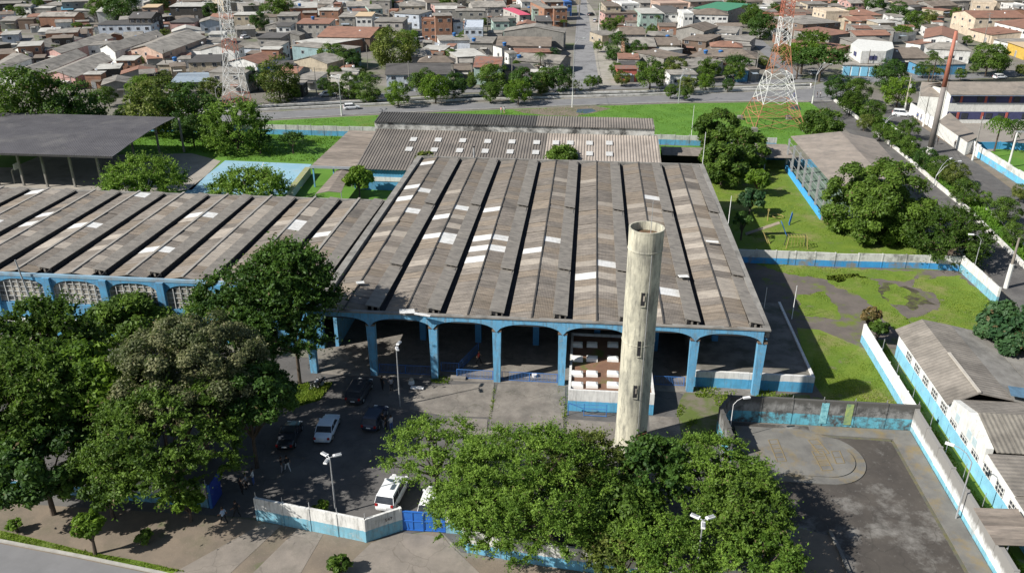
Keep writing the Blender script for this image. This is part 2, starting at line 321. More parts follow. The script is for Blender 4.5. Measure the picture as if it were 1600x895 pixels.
# ---- factory grounds
wsheet('field', [(-130, 116), (-130, 178.6), (30, 178.6), (40, 178.6), (40, 116)], -.012, M_field, 'overgrown grass behind the long sheds')
sheet('field', [(0, 236), (0, 214), (200, 201), (420, 189), (530, 183), (700, 175), (867, 168), (1060, 162), (1200, 160), (1296, 160), (1330, 192), (1240, 229), (1100, 230), (1030, 224), (545, 214), (210, 216)], .0, M_field, 'wide bright green field between rear wall and avenue')
sheet('dirt_patch', [(800, 172), (870, 168), (930, 166), (955, 170), (930, 176), (900, 182), (850, 180), (820, 177)], .012, M_dirt, 'bare muddy patch at the field edge')
sheet('puddle', [(902, 171), (925, 170), (932, 174), (915, 178), (900, 176)], .02, M_pond, 'small puddle on the bare patch by the avenue')
sheet('puddle', [(1232, 163), (1248, 164), (1252, 172), (1236, 171)], .012, M_pond, 'small puddle beside the large pylon')
wsheet('playground_lawn', [(19, 114.5), (56, 114.5), (52, 140), (42, 160), (40, 176), (19, 176)], .004, M_grass, 'bright lawn of the playground right of the hall')
wsheet('yard_ground', [(19, 76), (34.6, 76), (35, 90), (55, 90), (55, 104), (54.5, 114.4), (19, 114.4)], .004, M_broken, 'weedy yard of broken asphalt right of the hall')
sheet('grass_patch', [(1262, 585), (1300, 640), (1425, 645), (1352, 545), (1280, 515), (1245, 512)], .012, M_grass, 'bright grass triangle between terrace and white wall')
wsheet('grass_patch', [(9.5, 68.5), (13.6, 68), (15.3, 72.6), (24.8, 74.3), (25, 78.5), (12, 78.5), (11, 76)], .012, mat('weedy_earth', (.10, .14, .03), (.085, .11, .03), .8, .95, dirt=(.16, .14, .11), dsc=.35, dth=(.45, .62), bump=.5), 'weedy earth in front of the white and blue wall')
wsheet('yard', [(-75, 53.5), (-26.6, 53.9), (-16.7, 52.2), (-11, 54), (-8.8, 51.5), (14, 49.5), (14, 76), (9.5, 78.5), (-75, 84)], .008, M_asph, 'dark asphalt yard in front of the hall')
yd = empty('yard_paving', (-8, 76, 0)); tag(yd, None, None, None, 'structure'); yd['label'] = 'pale concrete slabs laid in front of the arches'
for q in ([(652, 604), (772, 598), (768, 652), (700, 650), (640, 640)], [(778, 600), (884, 600), (880, 668), (764, 668)], [(888, 655), (964, 660), (962, 704), (880, 690)], [(1014, 650), (1060, 652), (1066, 690), (1016, 690)], [(700, 652), (762, 655), (760, 680), (690, 676)]):
    pts = [G(*p) for p in q]; o = wsheet('concrete_slab', [(p.x, p.y) for p in pts], .05, M_slab, None, None, .045)
    o.parent = yd; o.matrix_parent_inverse = pinv(yd)
sheet('grass_patch', [(415, 618), (470, 600), (520, 596), (500, 625), (450, 640)], .02, M_grass, 'sunlit grass corner beside the parked motorcycles')
# ragged grass patches on the broken yard
PATCH = []
def patch(poly, m, label, z=.012, amp=.9, seed=0):
    r = np.random.default_rng(seed); P = [G(*p) for p in poly]; out = []
    for i in range(len(P)):
        a, b = P[i], P[(i+1) % len(P)]; n = max(2, int((b-a).length/.5))
        for k in range(n):
            q = a.lerp(b, k/n); w = amp*(.5*math.sin(q.x*1.3+q.y*.9+seed)+.5*math.sin(q.x*3.1-q.y*2.3+seed*2)+.35*r.normal()); d = (b-a).normalized(); out.append((q.x-d.y*w*.6, q.y+d.x*w*.6))
    PATCH.append(([tuple(G(*p)[:2]) for p in poly], m)); return wsheet('grass_patch', out, z, m, label)
patch([(1165, 408), (1290, 418), (1430, 424), (1432, 437), (1400, 440), (1340, 432), (1310, 440), (1245, 430), (1215, 424)], M_grass, 'ragged weeds along the foot of the playground wall', .012, .5, 1)
patch([(1248, 462), (1285, 455), (1312, 482), (1310, 500), (1262, 494), (1246, 480)], M_grass, 'oval weed patch on the broken asphalt near the hall', .012, .5, 2)
patch([(1340, 428), (1375, 440), (1372, 455), (1405, 490), (1440, 515), (1405, 520), (1375, 492), (1345, 462), (1300, 446), (1290, 430)], M_grass, 'long crooked weed belt across the broken yard', .012, .5, 3)
patch([(1430, 436), (1500, 430), (1552, 472), (1590, 490), (1545, 520), (1470, 520), (1420, 500), (1470, 480), (1462, 460), (1425, 448)], M_grass, 'broad bright grass corner by the white lane wall', .012, .7, 4)
patch([(1380, 452), (1398, 447), (1412, 450), (1422, 462), (1415, 474), (1398, 480), (1388, 470)], M_grass, 'small weed island in the wet part of the yard', .016, 1.1, 5)
patch([(1352, 452), (1400, 443), (1425, 448), (1438, 462), (1458, 474), (1430, 484), (1400, 470), (1380, 476)], mat('wet_dark_mud', (.07, .06, .045), (.05, .045, .03), .8, .6, dirt=(.11, .13, .035), dsc=.5, dth=(.46, .56)), 'dark wet hollow in the broken yard', .008, 1.2, 6)
# outside the front wall
wsheet('forecourt', [(-75, 40), (20, 40), (20, 50.4), (-8.8, 51), (-11, 53.8), (-16.7, 51.9), (-26.6, 53.6), (-75, 56)], .004, M_dirt, 'bare brown earth outside the front wall')
for q, l in (([(410, 818), (440, 820), (360, 895), (270, 895)], 'pale concrete driveway strip from the left gate'), ([(465, 826), (505, 834), (470, 895), (395, 895)], 'greyer concrete strip crossing the forecourt'), ([(580, 848), (628, 832), (690, 838), (760, 905), (520, 905)], 'concrete ramp in front of the blue gate')):
    sheet('driveway', q, .022, mat('driveway_concrete', (.25, .22, .19), (.18, .16, .14), .5, .9, crack=(.25, .012, (.09, .08, .065)), dirt=(.13, .12, .10), dsc=.4, dth=(.5, .8), bump=.3), l)
sheet('front_road', [(-60, 838), (0, 849), (120, 872), (250, 899), (330, 930), (-60, 960)], .02, M_road, 'grey road in the lower left corner')
strip('kerb', [(-60, 833), (0, 845), (120, 868), (250, 895), (330, 915)], .25, .14, 0, M_kerb, 'concrete kerb along the lower left road')
sheet('verge', [(-60, 812), (0, 828), (60, 842), (140, 862), (220, 876), (290, 893), (280, 900), (250, 893), (120, 866), (0, 843), (-60, 831)], .015, M_grass, 'narrow grass verge along the front kerb')
# walled court bottom right
wsheet('court_floor', [(14.8, 40), (15.0, 72.5), (33.6, 72.5), (33.4, 40)], .02, M_court, 'dark stained concrete floor of the walled court')
sheet('dirt_patch', [(1235, 850), (1250, 825), (1300, 838), (1330, 900), (1215, 905)], .03, M_dirt, 'brown earth bed left of the court floor')
strip('kerb', [(1296, 832), (1312, 862), (1330, 905)], .3, .25, 0, M_ledge, 'raised concrete edge beside the brown earth bed')
wsheet('ledge', [(31.6, 40), (31.3, 70.9), (23.5, 71.0), (23.5, 72.5), (33.4, 72.5), (33.2, 40)], .14, M_ledge, 'low concrete ledge running round the court', th=.12)
fld = sheet('platform', [(1165, 690), (1180, 672), (1260, 668), (1296, 688), (1322, 702), (1335, 720), (1335, 738), (1320, 752), (1285, 760), (1240, 748), (1200, 760)], .20, M_ledge, 'raised half round concrete platform in the court', th=.18)
cp_ = G(1283, 716); rp_ = (G(1336, 728)-cp_).length
for o_ in (fld,): bpy.data.objects.remove(o_)
def lobe(r): return [(16.0, cp_.y-r)]+[(cp_.x+r*math.sin(t), cp_.y-r*math.cos(t)) for t in np.linspace(0, math.pi*.78, 26)]+[(cp_.x-.5, 71.6), (16.0, 71.6)]
wsheet('platform', lobe(rp_), .22, M_ledge, 'raised half round concrete platform in the court', th=.2)
wsheet('step', [(p_[0], p_[1]) for p_ in lobe(rp_+.95)], .11, M_ledge, 'curved lower step round the court platform', th=.09)
if False: sheet('step', [(1240, 752), (1285, 763), (1322, 757), (1342, 742), (1344, 716), (1330, 700), (1310, 694), (1310, 700), (1335, 720), (1320, 752), (1285, 759)], .11, M_ledge, 'curved lower step round the court platform', th=.09)
M_yel = mat('faded_yellow_paint', (.23, .175, .085), (.17, .145, .10), 4, .9)
strip('weed_line', None, .28, .02, .02, mat('dry_weed_line', (.17, .145, .08), (.09, .10, .045), 1.2, .9, dirt=(.1, .1, .09), dsc=.8, dth=(.4, .6)), 'dry yellow weeds along the inner kerb of the court', wpts=[(31.45, 40), (31.15, 70.75), (23.6, 70.85)])
for (x0, y0, x1, y1, w, n, l) in ((1200, 690, 1214, 724, 14, 5, 'left faded'), (1262, 690, 1280, 712, 15, 3, 'upper middle'), (1268, 708, 1284, 738, 17, 4, 'lower middle'), (1298, 708, 1306, 727, 13, 2, 'right')):
    b = MB()
    for k in range(n+1):
        a = G(x0+(x1-x0)*k/n, y0+(y1-y0)*k/n); c = G(x0+(x1-x0)*k/n+w, y0+(y1-y0)*k/n-1); b.tube((a.x, a.y, .21), (c.x, c.y, .21), .05, .05, M_yel, 4)
    for e in (0, w):
        a = G(x0+e, y0-(e > 0)); c = G(x1+e, y1-(e > 0)); b.tube((a.x, a.y, .22), (c.x, c.y, .22), .06, .06, M_yel, 4)
    tag(b.build('drain_grating'), l+' yellow framed grating lying on the court platform', 'grating', 'yellow gratings on the court platform')
# blue sports court + pavilion floor
sheet('sports_court', [(285, 304), (352, 251), (487, 257), (447, 304)], .03, M_bcourt, 'faded blue sports court behind the left shed')
for a, b_ in (((392, 300), (412, 254)),):
    strip('court_line', [a, b_], .12, .004, .032, M_mark, None)
for o in [o for o in C.objects if o.name.startswith('court_line')]: o['label'] = 'faded white line painted on the blue court'
sheet('pavilion_floor', [(-80, 300), (-40, 262), (20, 262), (60, 245), (300, 240), (345, 252), (300, 297), (150, 305)], .03, mat('pale_concrete', (.33, .30, .26), (.27, .25, .22), .3, .9, dirt=(.18, .17, .15), dsc=.2), 'pale concrete floor under the open pavilion')
# ================================================================== MAIN HALL
XV = [-28.0, -21.25, -14.6, -7.75, -1.0, 5.95, 12.9, 19.35]
CX = [-29.3, -22.45, -15.6, -8.7, -1.65, 5.25, 12.2, 19.1]
Y0, Y1 = 77.6, 137.0
WHITE_PX = [(752,373),(781,373),(739,405),(746,390),(776,390),(689,338),(717,325),(769,327),(630,310),(659,299),(700,368),(693,379),(674,364),(831,390),(862,372),(945,412),(913,430),(1044,456),(1014,306),(660,255),(665,330),(655,290)]
PALE_PX = [(620,368),(594,364),(610,345),(913,410),(947,431),(913,450),(947,453),(829,407),(857,407),(871,303),(1013,306),(1082,307),(1115,401),(1126,420),(1133,435),(1143,463),(1105,458),(1091,397),(1082,381),(1075,350),(1101,349),(874,283),(916,281),(991,321),(1056,297),(1061,306),(1064,321),(1067,333),(1080,284),(1084,297),(1089,309),(1092,320),(1100,348),(720,340),(735,355),(640,395),(700,300),(1045,310),(1052,330),(1071,365),(1110,375),(1120,445),(990,360),(1030,345)]
LW_WHITE = [(81,332),(57,345),(7,344),(130,348),(151,353),(239,387),(268,388),(305,338),(327,339),(468,347),(454,354),(512,368),(72,297),(45,297),(250,306)]
LW_PALE = [(100,382),(83,380),(159,383),(185,384),(190,367),(284,373),(301,356),(364,357),(346,371),(402,347),(395,354),(376,366),(364,387),(343,397),(420,335),(350,380),(335,390),(357,400),(330,405),(388,340),(410,322),(372,375),(320,412),(400,420),(446,345),(470,335),(492,330)]
def sheet_roof(root, xv, y0, y1, W_PX, P_PX, prob, limit, capm, capw, zb=0.0, stagger=()):
    """bays of low pitched sheeting: each bay = two slopes of separate sheets, ridge cap, raised cover strip, sunken gutter"""
    cells = {}
    def cell_of(px):
        p = G(px[0], px[1], 8.1+zb)
        for i in range(len(xv)-1):
            w = (xv[i+1]-xv[i])/6.8
            if xv[i] <= p.x < xv[i+1]:
                side = 0 if p.x < xv[i]+2.8*w else 1
                return (i, side, int((p.y-y0)/1.83))
    for p in P_PX: cells[cell_of(p)] = 'p'
    for p in W_PX: cells[cell_of(p)] = 'w'
    rows = int((y1-y0)/1.83); rest = MB(); meshes = {}; count = 0
    order = [(r, i, sd_) for r in range(rows) for i in range(len(xv)-1) for sd_ in (0, 1)]
    for r, i, sd_ in order:
        w = (xv[i+1]-xv[i])/6.8; yy = y0+.1+r*1.83
        a, b, za, zc = ((.34, 2.85, 7.78, 8.22) if sd_ == 0 else (2.85, 5.15, 8.22, 7.92)); a *= w; b *= w
        t = cells.get((i, sd_, r)); u = rng.random()
        m = {'w': M_sheetw, 'p': M_sheetl}.get(t) or (M_sheetl if u < prob else M_sheet2 if u < .34+prob else M_sheet)
        jz = rng.normal(0, .012); jr = rng.normal(0, .010)
        if count < limit:
            # mesh shared per slope shape and material; own height/tilt per sheet
            key = (sd_, round(w, 3), m.name)
            if key not in meshes:
                sb = MB(); sb.slab([(a, 0, za), (b, 0, zc), (b, 1.93, zc-.02), (a, 1.93, za-.02)], .045, m); meshes[key] = sb.mesh('roof_sheet')
            o = inst('roof_sheet', meshes[key], root, (xv[i]-root.location.x, yy-root.location.y, zb+jz-root.location.z)); o.rotation_euler = (jr, 0, jr*.5); count += 1
        else:
            x = xv[i]; rest.slab([(x+a, yy, za+jz+zb), (x+b, yy, zc+jz+zb), (x+b, yy+1.93, zc-.02+jz+zb), (x+a, yy+1.93, za-.02+jz+zb)], .045, m)
    if rest.f: tag(rest.build('roof_sheets', root, world=True), None, None, None, 'stuff')
    for i in range(len(xv)-1):
        w = (xv[i+1]-xv[i])/6.8; x = xv[i]
        MB().b2(x+2.8*w-capw/2, x+2.8*w+capw/2, y0+.15, y1-.1, 8.22+zb, 8.30+zb, capm).build('ridge_cap', root, world=True)
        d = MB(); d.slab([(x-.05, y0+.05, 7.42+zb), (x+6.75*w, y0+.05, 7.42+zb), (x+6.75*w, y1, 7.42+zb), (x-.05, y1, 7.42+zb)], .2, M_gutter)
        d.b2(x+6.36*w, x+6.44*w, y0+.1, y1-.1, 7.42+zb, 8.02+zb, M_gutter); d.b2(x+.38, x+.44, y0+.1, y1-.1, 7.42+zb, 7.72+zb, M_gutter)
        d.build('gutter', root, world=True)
        cuts = [y0+.9]+[c+rng.normal(0, .25) for c in stagger]+[y1-.05]
        for k in range(len(cuts)-1):
            a, b = cuts[k], cuts[k+1]; s = MB()
            s.slab([(x+5.0*w, a, 8.50+zb), (x+6.57*w, a, 8.27+zb), (x+6.57*w, b+.25, 7.97+zb), (x+5.0*w, b+.25, 8.18+zb)], .07, M_strip)
            for e in (5.12, 5.75, 6.38): s.b2(x+e*w-.1, x+e*w+.1, a+.15, a+.3, 7.7+zb, 8.24+zb, M_strip)
            s.b2(x+5.03*w, x+6.5*w, a+.6, a+.65, 7.6+zb, 8.22+zb, M_dark); s.build('cover_strip', root, world=True)  # near-black panel painted in for the shade under the raised strip end
hall = empty('factory_hall', (-28, 77.6, 0))
tag(hall, 'large hall with blue arched front and sheeted roof of seven long bays', 'hall')
M_cap = mat('ridge_cap_dark', (.07, .066, .062), (.045, .043, .042), 1, .9)
M_capl = mat('ridge_cap_pale', (.30, .28, .25), (.25, .235, .215), 1, .9)
sheet_roof(hall, XV, Y0, Y1, WHITE_PX, PALE_PX, .02, 300, M_cap, .16, 0, (90.4, 112.5))
for i, x in enumerate(CX):
    z0 = 1.8 if x > 11 else 0
    if 4 < x < 7: z0 = 2.35
    b = MB(); b.slab([(x-.42, 77.75, 6.9), (x+.42, 77.75, 6.9), (x+.42, 78.45, 6.9), (x-.42, 78.45, 6.9)], .02, M_blue)
    q0 = [(x-.36, 77.8, 0), (x+.36, 77.8, 0), (x+.36, 78.4, 0), (x-.36, 78.4, 0)]; q1 = [(x-.46, 77.72, 6.35), (x+.46, 77.72, 6.35), (x+.46, 78.45, 6.35), (x-.46, 78.45, 6.35)]
    b.raw(q0+q1, ((4,5,6,7),(0,1,5,4),(1,2,6,5),(2,3,7,6),(3,0,4,7)), M_blue)
    cp = b.build('column', hall, world=True)
    MB().b2(x-.5, x+.5, 77.68, 78.5, 6.35, 6.55, mat('exposed_brown_joint', (.19, .14, .10), (.12, .09, .07), 2)).build('column_joint', cp, world=True)
def arch_beam(root, xa, xb, y, zt, zs, zc, th, m, name='arch_beam'):
    """fascia with a shallow arch cut into its lower edge"""
    b = MB(); n = 16; lo = []
    for k in range(n+1):
        t = k/n; e = abs(2*t-1); z = zs+(zc-zs)*(1-e**2.6)**.62; lo.append((xa+(xb-xa)*t, z))
    for f, yy in ((0, y), (1, y+th)):
        for k in range(n):
            p = [(lo[k][0], yy, lo[k][1]), (lo[k+1][0], yy, lo[k+1][1]), (lo[k+1][0], yy, zt), (lo[k][0], yy, zt)]
            b.face(p if not f else p[::-1], m)
    for k in range(n): b.face([(lo[k][0], y+th, lo[k][1]), (lo[k+1][0], y+th, lo[k+1][1]), (lo[k+1][0], y, lo[k+1][1]), (lo[k][0], y, lo[k][1])], m)
    b.face([(xa, y, zt), (xb, y, zt), (xb, y+th, zt), (xa, y+th, zt)], m)
    return b.build(name, root, world=True)
for i in range(7): arch_beam(hall, CX[i]+.001, CX[i+1]-.001, 77.6, 7.95, 6.35, 7.42, .35, M_blue)
MB().b2(-29.75, 19.72, 77.5, 77.98, 7.955, 8.12, M_conc).build('coping', hall, world=True)
MB().b2(-28.9, 19.72, 136.9, 137.3, 0, 8.1, M_conc).build('rear_wall', hall, world=True)
for (xa, xb, nm) in ((19.02, 19.72, 'side_parapet'), (-29.0, -28.1, 'side_parapet')):
    MB().b2(xa, xb, 77.99, 136.89, 7.0, 8.16 if xa > 0 else 8.05, M_conc).build(nm, hall, world=True)
b = MB(); b.b2(19.15, 19.5, 98, 136.8, 0, 6.99, M_blue); b.build('side_wall', hall, world=True)
b = MB(); b.b2(-28.6, -28.2, 84, 136.8, 0, 6.99, M_blue); b.build('side_wall', hall, world=True)
MB().b2(-28.5, 19.0, 77.7, 136.8, .0, .06, M_slab).build('floor', hall, world=True)
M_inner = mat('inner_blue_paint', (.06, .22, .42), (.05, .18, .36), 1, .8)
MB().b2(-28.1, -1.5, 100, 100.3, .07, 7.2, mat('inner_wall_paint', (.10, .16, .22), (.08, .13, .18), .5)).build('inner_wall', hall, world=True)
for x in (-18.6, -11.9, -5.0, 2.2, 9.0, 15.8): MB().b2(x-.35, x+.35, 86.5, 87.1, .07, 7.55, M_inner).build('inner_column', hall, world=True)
# blue inner band behind the tower bay
MB().b2(-.6, 8.8, 85.6, 85.8, 4.9, 7.5, M_white).build('inner_panel', hall, world=True)
# roof pipe, lightning rods, lamps on roof edge
pp = G(739, 248, 8.3)
tag(MB().tube((pp.x, 137.1, 7.9), (pp.x, 137.1, 9.9), .14, .14, M_steel, 8).tube((pp.x, 137.1, 9.9), (pp.x, 137.1, 10.05), .22, .18, M_dark, 8).build('vent_pipe'), 'short dark capped vent pipe at the rear roof edge', 'vent pipe')
for px, py, tp, l in ((1133, 349, 306, 'thin white rod on the right roof edge beside the playground'), (1094, 252, 208, 'thin white rod rising from the rear right roof corner')):
    p = G(px, py, 8.1); h = (py-tp)/scale_at(p)/math.cos(PITCH)*.95
    tag(MB().tube((19.8, p.y, 5.5), (19.8, p.y, 8.1+h), .06, .04, M_lampw, 5).build('roof_rod'), l, 'rod')
for px, py in ((1197, 370), (1183, 441)):
    p = G(1131+(py-360)*.4, py, 8.1)
# debris on the roof
for px, py, w, d, rz, l in ((636, 487, 1.6, .9, .3, 'bright white broken sheet lying at the front roof edge'), (660, 492, 1.7, .4, -.1, 'long narrow white strip lying by the front roof edge'), (563, 442, .9, .6, .5, 'small white scrap on the shaded front roof corner'), (1113, 378, 1.6, .5, .1, 'torn white piece on the right roof bay'), (1068, 432, 1.2, .6, .3, 'broken pale piece near the right front bay')):
    p = G(px, py, 8.45); bb = MB(); bb.box((0, 0, 0), (w, d, .06), M_sheetw); o = bb.build('loose_sheet', loc=(p.x, p.y, 8.5)); o.rotation_euler = (.05, .08, rz); tag(o, l, 'sheet')

# ================================================================== LEFT WING
wing = empty('factory_wing', (-60, 84, 0)); tag(wing, 'long left wing with arched grid windows and sheeted roof of many bays', 'building')
XW = [-98.3, -91.4, -84.2, -76.6, -69.6, -62.65, -55.8, -49.0, -42.4, -35.7, -29.1]
sheet_roof(wing, XW, 84.0, 114.0, LW_WHITE, LW_PALE, .10, 300, M_capl, .34, 0, ())
MB().b2(-98.5, -29.0, 83.7, 84.1, 7.62, 7.98, mat('pale_blue_fascia', (.22, .36, .47), (.2, .3, .38), .8, dirt=(.2, .2, .2), dsc=.5)).build('fascia', wing, world=True)
MB().b2(-98.5, -29.0, 113.7, 114.2, 0, 7.95, M_conc).build('rear_wall', wing, world=True)
MB().b2(-98.5, -98.1, 84.1, 113.7, 0, 7.6, M_white).build('end_wall', wing, world=True)
cxw = [-62.8+6.98*k for k in range(-5, 5)]
M_wb = mat('wing_blue_paint', (.09, .30, .50), (.07, .24, .42), .8, .8, dirt=(.15, .19, .22), dsc=.8, dth=(.5, .8), streak=.5)
M_grid = mat('window_grid_paint', (.55, .56, .55), (.4, .4, .4), 1, .7)
M_mural = mat('faded_window_panel', (.45, .42, .36), (.05, .055, .06), .9, .5)
for i in range(len(cxw)-1):
    xa, xb = cxw[i], cxw[i+1]
    arch_beam(wing, xa+.45, xb-.45, 83.75, 7.62, 6.2, 7.3, .3, M_wb, 'window_arch')
    MB().b2(xa-.45, xa+.449, 83.4, 84.05, 0, 7.62, M_wb).build('pilaster', wing, world=True)
    MB().b2(xa+.451, xb-.451, 83.75, 84.05, 2.2, 4.15, M_wb).build('window_apron', wing, world=True)
    MB().b2(xa+.451, xb-.451, 83.0, 84.0, 1.9, 2.1, M_white).build('awning_slab', wing, world=True)
    wd = MB(); wd.b2(xa+.46, xb-.46, 84.0, 84.06, 4.16, 7.25, M_mural); wdo = wd.build('window', wing, world=True)
    gm = MB()
    for k in range(8): x = xa+.5+k*(xb-xa-1)/7; gm.b2(x-.04, x+.04, 83.84, 83.92, 4.16, 7.2 if 1 < k < 6 else 6.75, M_grid)
    for k in range(5): z = 4.3+k*.62; gm.b2(xa+.46, xb-.46, 83.925, 83.98, z-.035, z+.035, M_grid)
    gm.build('window_grid', wdo)
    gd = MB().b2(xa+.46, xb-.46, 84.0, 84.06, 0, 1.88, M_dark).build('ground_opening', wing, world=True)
MB().b2(cxw[-1]-.45, -29.8, 83.45, 84.05, 0, 7.62, M_wb).build('pilaster', wing, world=True)
acb = MB(); acb.box((0, 0, 0), (.95, .45, .65), M_white); acb.lathe((0, -.235, 0), [(.0, 0)], M_dark, 4)
n_ = 12; acb.raw([(.27*math.cos(2*math.pi*k/n_)-.12, -.232, .27*math.sin(2*math.pi*k/n_)) for k in range(n_)], [tuple(range(n_))], M_dark)
acm = acb.mesh('air_conditioner')
for px, py, l in ((83, 469, 'between the first and second visible arched windows'), (170, 469, 'under the left end of the middle arched window'), (217, 470, 'white, under the right end of the middle arched window'), (255, 472, 'beside the pilaster right of the middle window')):
    p = G(px, py, 3.6); o = inst('air_conditioner', acm, None, (p.x, 83.2, 3.5)); tag(o, 'boxy air conditioner '+l, 'air conditioner', 'air conditioners on the left wing')
p = G(50, 432, 7.6); tag(MB().tube((p.x-.6, 83.3, 5.2), (p.x-1, 83.1, 10.0), .1, .08, M_steel, 6).build('pole_stub'), 'leaning dark pipe above the left wing eave', 'pipe')

# ================================================================== REAR BUILDING with monitor roof
M_rib = mat('ribbed_sheet', (.19, .17, .15), (.13, .118, .108), .18, .92, dirt=(.24, .21, .185), dsc=.05, dth=(.50, .62), fleck=((.06, .055, .05), 2, .4))
M_ribl = mat('ribbed_sheet_pale', (.37, .325, .285), (.27, .235, .205), .2, .92, dirt=(.16, .14, .125), dsc=.12, dth=(.5, .8), fleck=((.12, .105, .09), 2, .4))
rb = empty('rear_building', (-14, 142, 0)); tag(rb, 'long rear building with ribbed roof, square skylights and raised dark ridge roof', 'building')
def ribbed(root, x0, x1, ya, za, yb, zb, m, pitch=.50, amp=.10, name='roof_sheet', step=4.4):
    n = max(1, round((x1-x0)/step)); w = (x1-x0)/n
    for s in range(n):
        b = MB(); k = max(2, round(w/pitch)); q = w/k; xs = x0+s*w; vs = []; prof = ((0, 0), (.18, amp), (.55, amp), (.73, 0))
        pts = [(xs+(j+t)*q, h) for j in range(k) for t, h in prof]+[(xs+w, 0)]
        for (x, h) in pts: vs += [(x, ya, za+h), (x, yb, zb+h), (x, ya, za+h-.05), (x, yb, zb+h-.05)]
        fs = []
        for j in range(len(pts)-1): fs += [(4*j, 4*j+4, 4*j+5, 4*j+1), (4*j+2, 4*j+3, 4*j+7, 4*j+6), (4*j, 4*j+2, 4*j+6, 4*j+4)]
        mm = m if not callable(m) else m(xs+w/2)
        b.raw(vs, fs, mm); o = b.build(name, root, world=True); o.location.z += rng.normal(0, .008)
ribbed(rb, -41.5, 13.7, 141.6, 4.05, 159.6, 6.95, lambda x: M_ribl if x > -6 or -34.5 < x < -32 else M_rib)
ribbed(rb, -41.9, 13.0, 159.0, 8.35, 165.3, 8.9, lambda x: mat('mossy_ribbed_sheet', (.085, .082, .078), (.06, .058, .056), .3, .95) if x < -8 else M_rib, pitch=.5)
fm = mat('blotchy_fascia', (.52, .52, .50), (.38, .38, .36), .5, .9, dirt=(.07, .07, .068), dsc=.32, dth=(.45, .6))
MB().b2(-41.9, 13.0, 159.3, 159.6, 6.9, 8.3, fm).build('monitor_fascia', rb, world=True)
MB().b2(-41.9, -41.6, 159.6, 165.2, 0, 8.3, M_conc).build('monitor_end', rb, world=True)
MB().b2(12.7, 13.0, 159.6, 165.2, 0, 8.6, M_conc).build('monitor_end', rb, world=True)
MB().b2(-41.5, 13.0, 165.0, 165.2, 0, 8.8, M_conc).build('rear_wall', rb, world=True)
MB().b2(-41.3, 13.5, 142.2, 142.5, 0, 4.0, mat('rear_blue_wall', (.10, .32, .50), (.08, .26, .42), .8, streak=.4)).build('front_wall', rb, world=True)
MB().b2(-40.8, -28.5, 142.12, 142.19, 1.7, 2.5, M_white).build('white_band', rb, world=True)
MB().b2(13.3, 13.5, 142.5, 159.2, 0, 4.0, M_white).build('end_wall', rb, world=True); MB().b2(-41.3, -41.1, 142.5, 159.2, 0, 4.0, M_white).build('end_wall', rb, world=True)
skm = MB().box((0, 0, 0), (1.25, 1.75, .06), M_skyl).mesh('skylight')
for px, py in ((646,217),(684.6,217.7),(723,218.7),(762,220),(800,220.7),(838.5,221.7),(868.5,222),(891,222.4),(921,222.7),(952,222.7),(639,233),(678.5,234),(718,235),(758,236),(797,237),(837,238),(921,240),(952,240.6)):
    z = 5.5
    for _ in range(6): q = G(px, py, z); z = 4.25+(q.y-141.6)/18*2.9
    o = inst('skylight', skm, rb, (q.x, q.y, z+.02), 0, (1, 1, 1), True); o.rotation_euler = (math.atan(2.9/18), 0, 0)
# brown linking roof and walkway
lk = empty('link_roof', (-46, 143, 0)); tag(lk, 'flat brown board roof joining the rear building on its left side', 'roof')
M_board = mat('brown_roof_board', (.29, .245, .205), (.19, .16, .135), .8, .92, dirt=(.10, .09, .08), dsc=.6, dth=(.45, .75), an=(.5, 2.5, 1), bump=.4, rnd=.2)
for k in range(11):
    y = 142.6+k*2.35; MB().slab([(-49.9, y, 4.0+.02*(k % 2)), (-41.6, y, 4.0+.02*(k % 2)), (-41.6, y+2.32, 4.1), (-49.9, y+2.32, 4.1)], .08, M_board).build('roof_board', lk, world=True)
MB().b2(-50.0, -41.5, 142.3, 142.55, 3.7, 4.12, mat('grey_fascia', (.3, .33, .36), (.25, .27, .3))).build('fascia', lk, world=True)
for x in (-49.6, -45.8, -42): MB().b2(x-.12, x+.12, 142.7, 142.95, 0, 3.9, M_blue).build('post', lk, world=True)
for x in (-49.6, -42): MB().b2(x-.12, x+.12, 167, 167.3, 0, 3.9, M_blue).build('post', lk, world=True)
MB().b2(-49.4, -42, 155, 155.3, 0, 3.9, M_wb).build('inner_wall', lk, world=True)
wk = empty('walkway_roof', (-44, 130, 0)); tag(wk, 'sloping covered walkway roof leading from the wing to the rear', 'roof')
qa = [G(493, 303, 3.2), G(533, 301, 3.2), G(548, 266, 3.2), G(526, 266, 3.2)]
for k in range(4):
    l0, l1 = qa[0].lerp(qa[3], k/4), qa[0].lerp(qa[3], (k+1)/4); r0, r1 = qa[1].lerp(qa[2], k/4), qa[1].lerp(qa[2], (k+1)/4)
    m0, m1 = (l0+r0)/2+Vector((0, 0, .35)), (l1+r1)/2+Vector((0, 0, .35))
    MB().slab([l0, m0, m1, l1], .06, M_board).build('roof_panel', wk, world=True); MB().slab([m0, r0, r1, m1], .06, M_board).build('roof_panel', wk, world=True)
for q in qa: MB().tube((q.x, q.y, 0), (q.x, q.y, 3.15), .08, .08, M_steel, 6).build('post', wk, world=True)

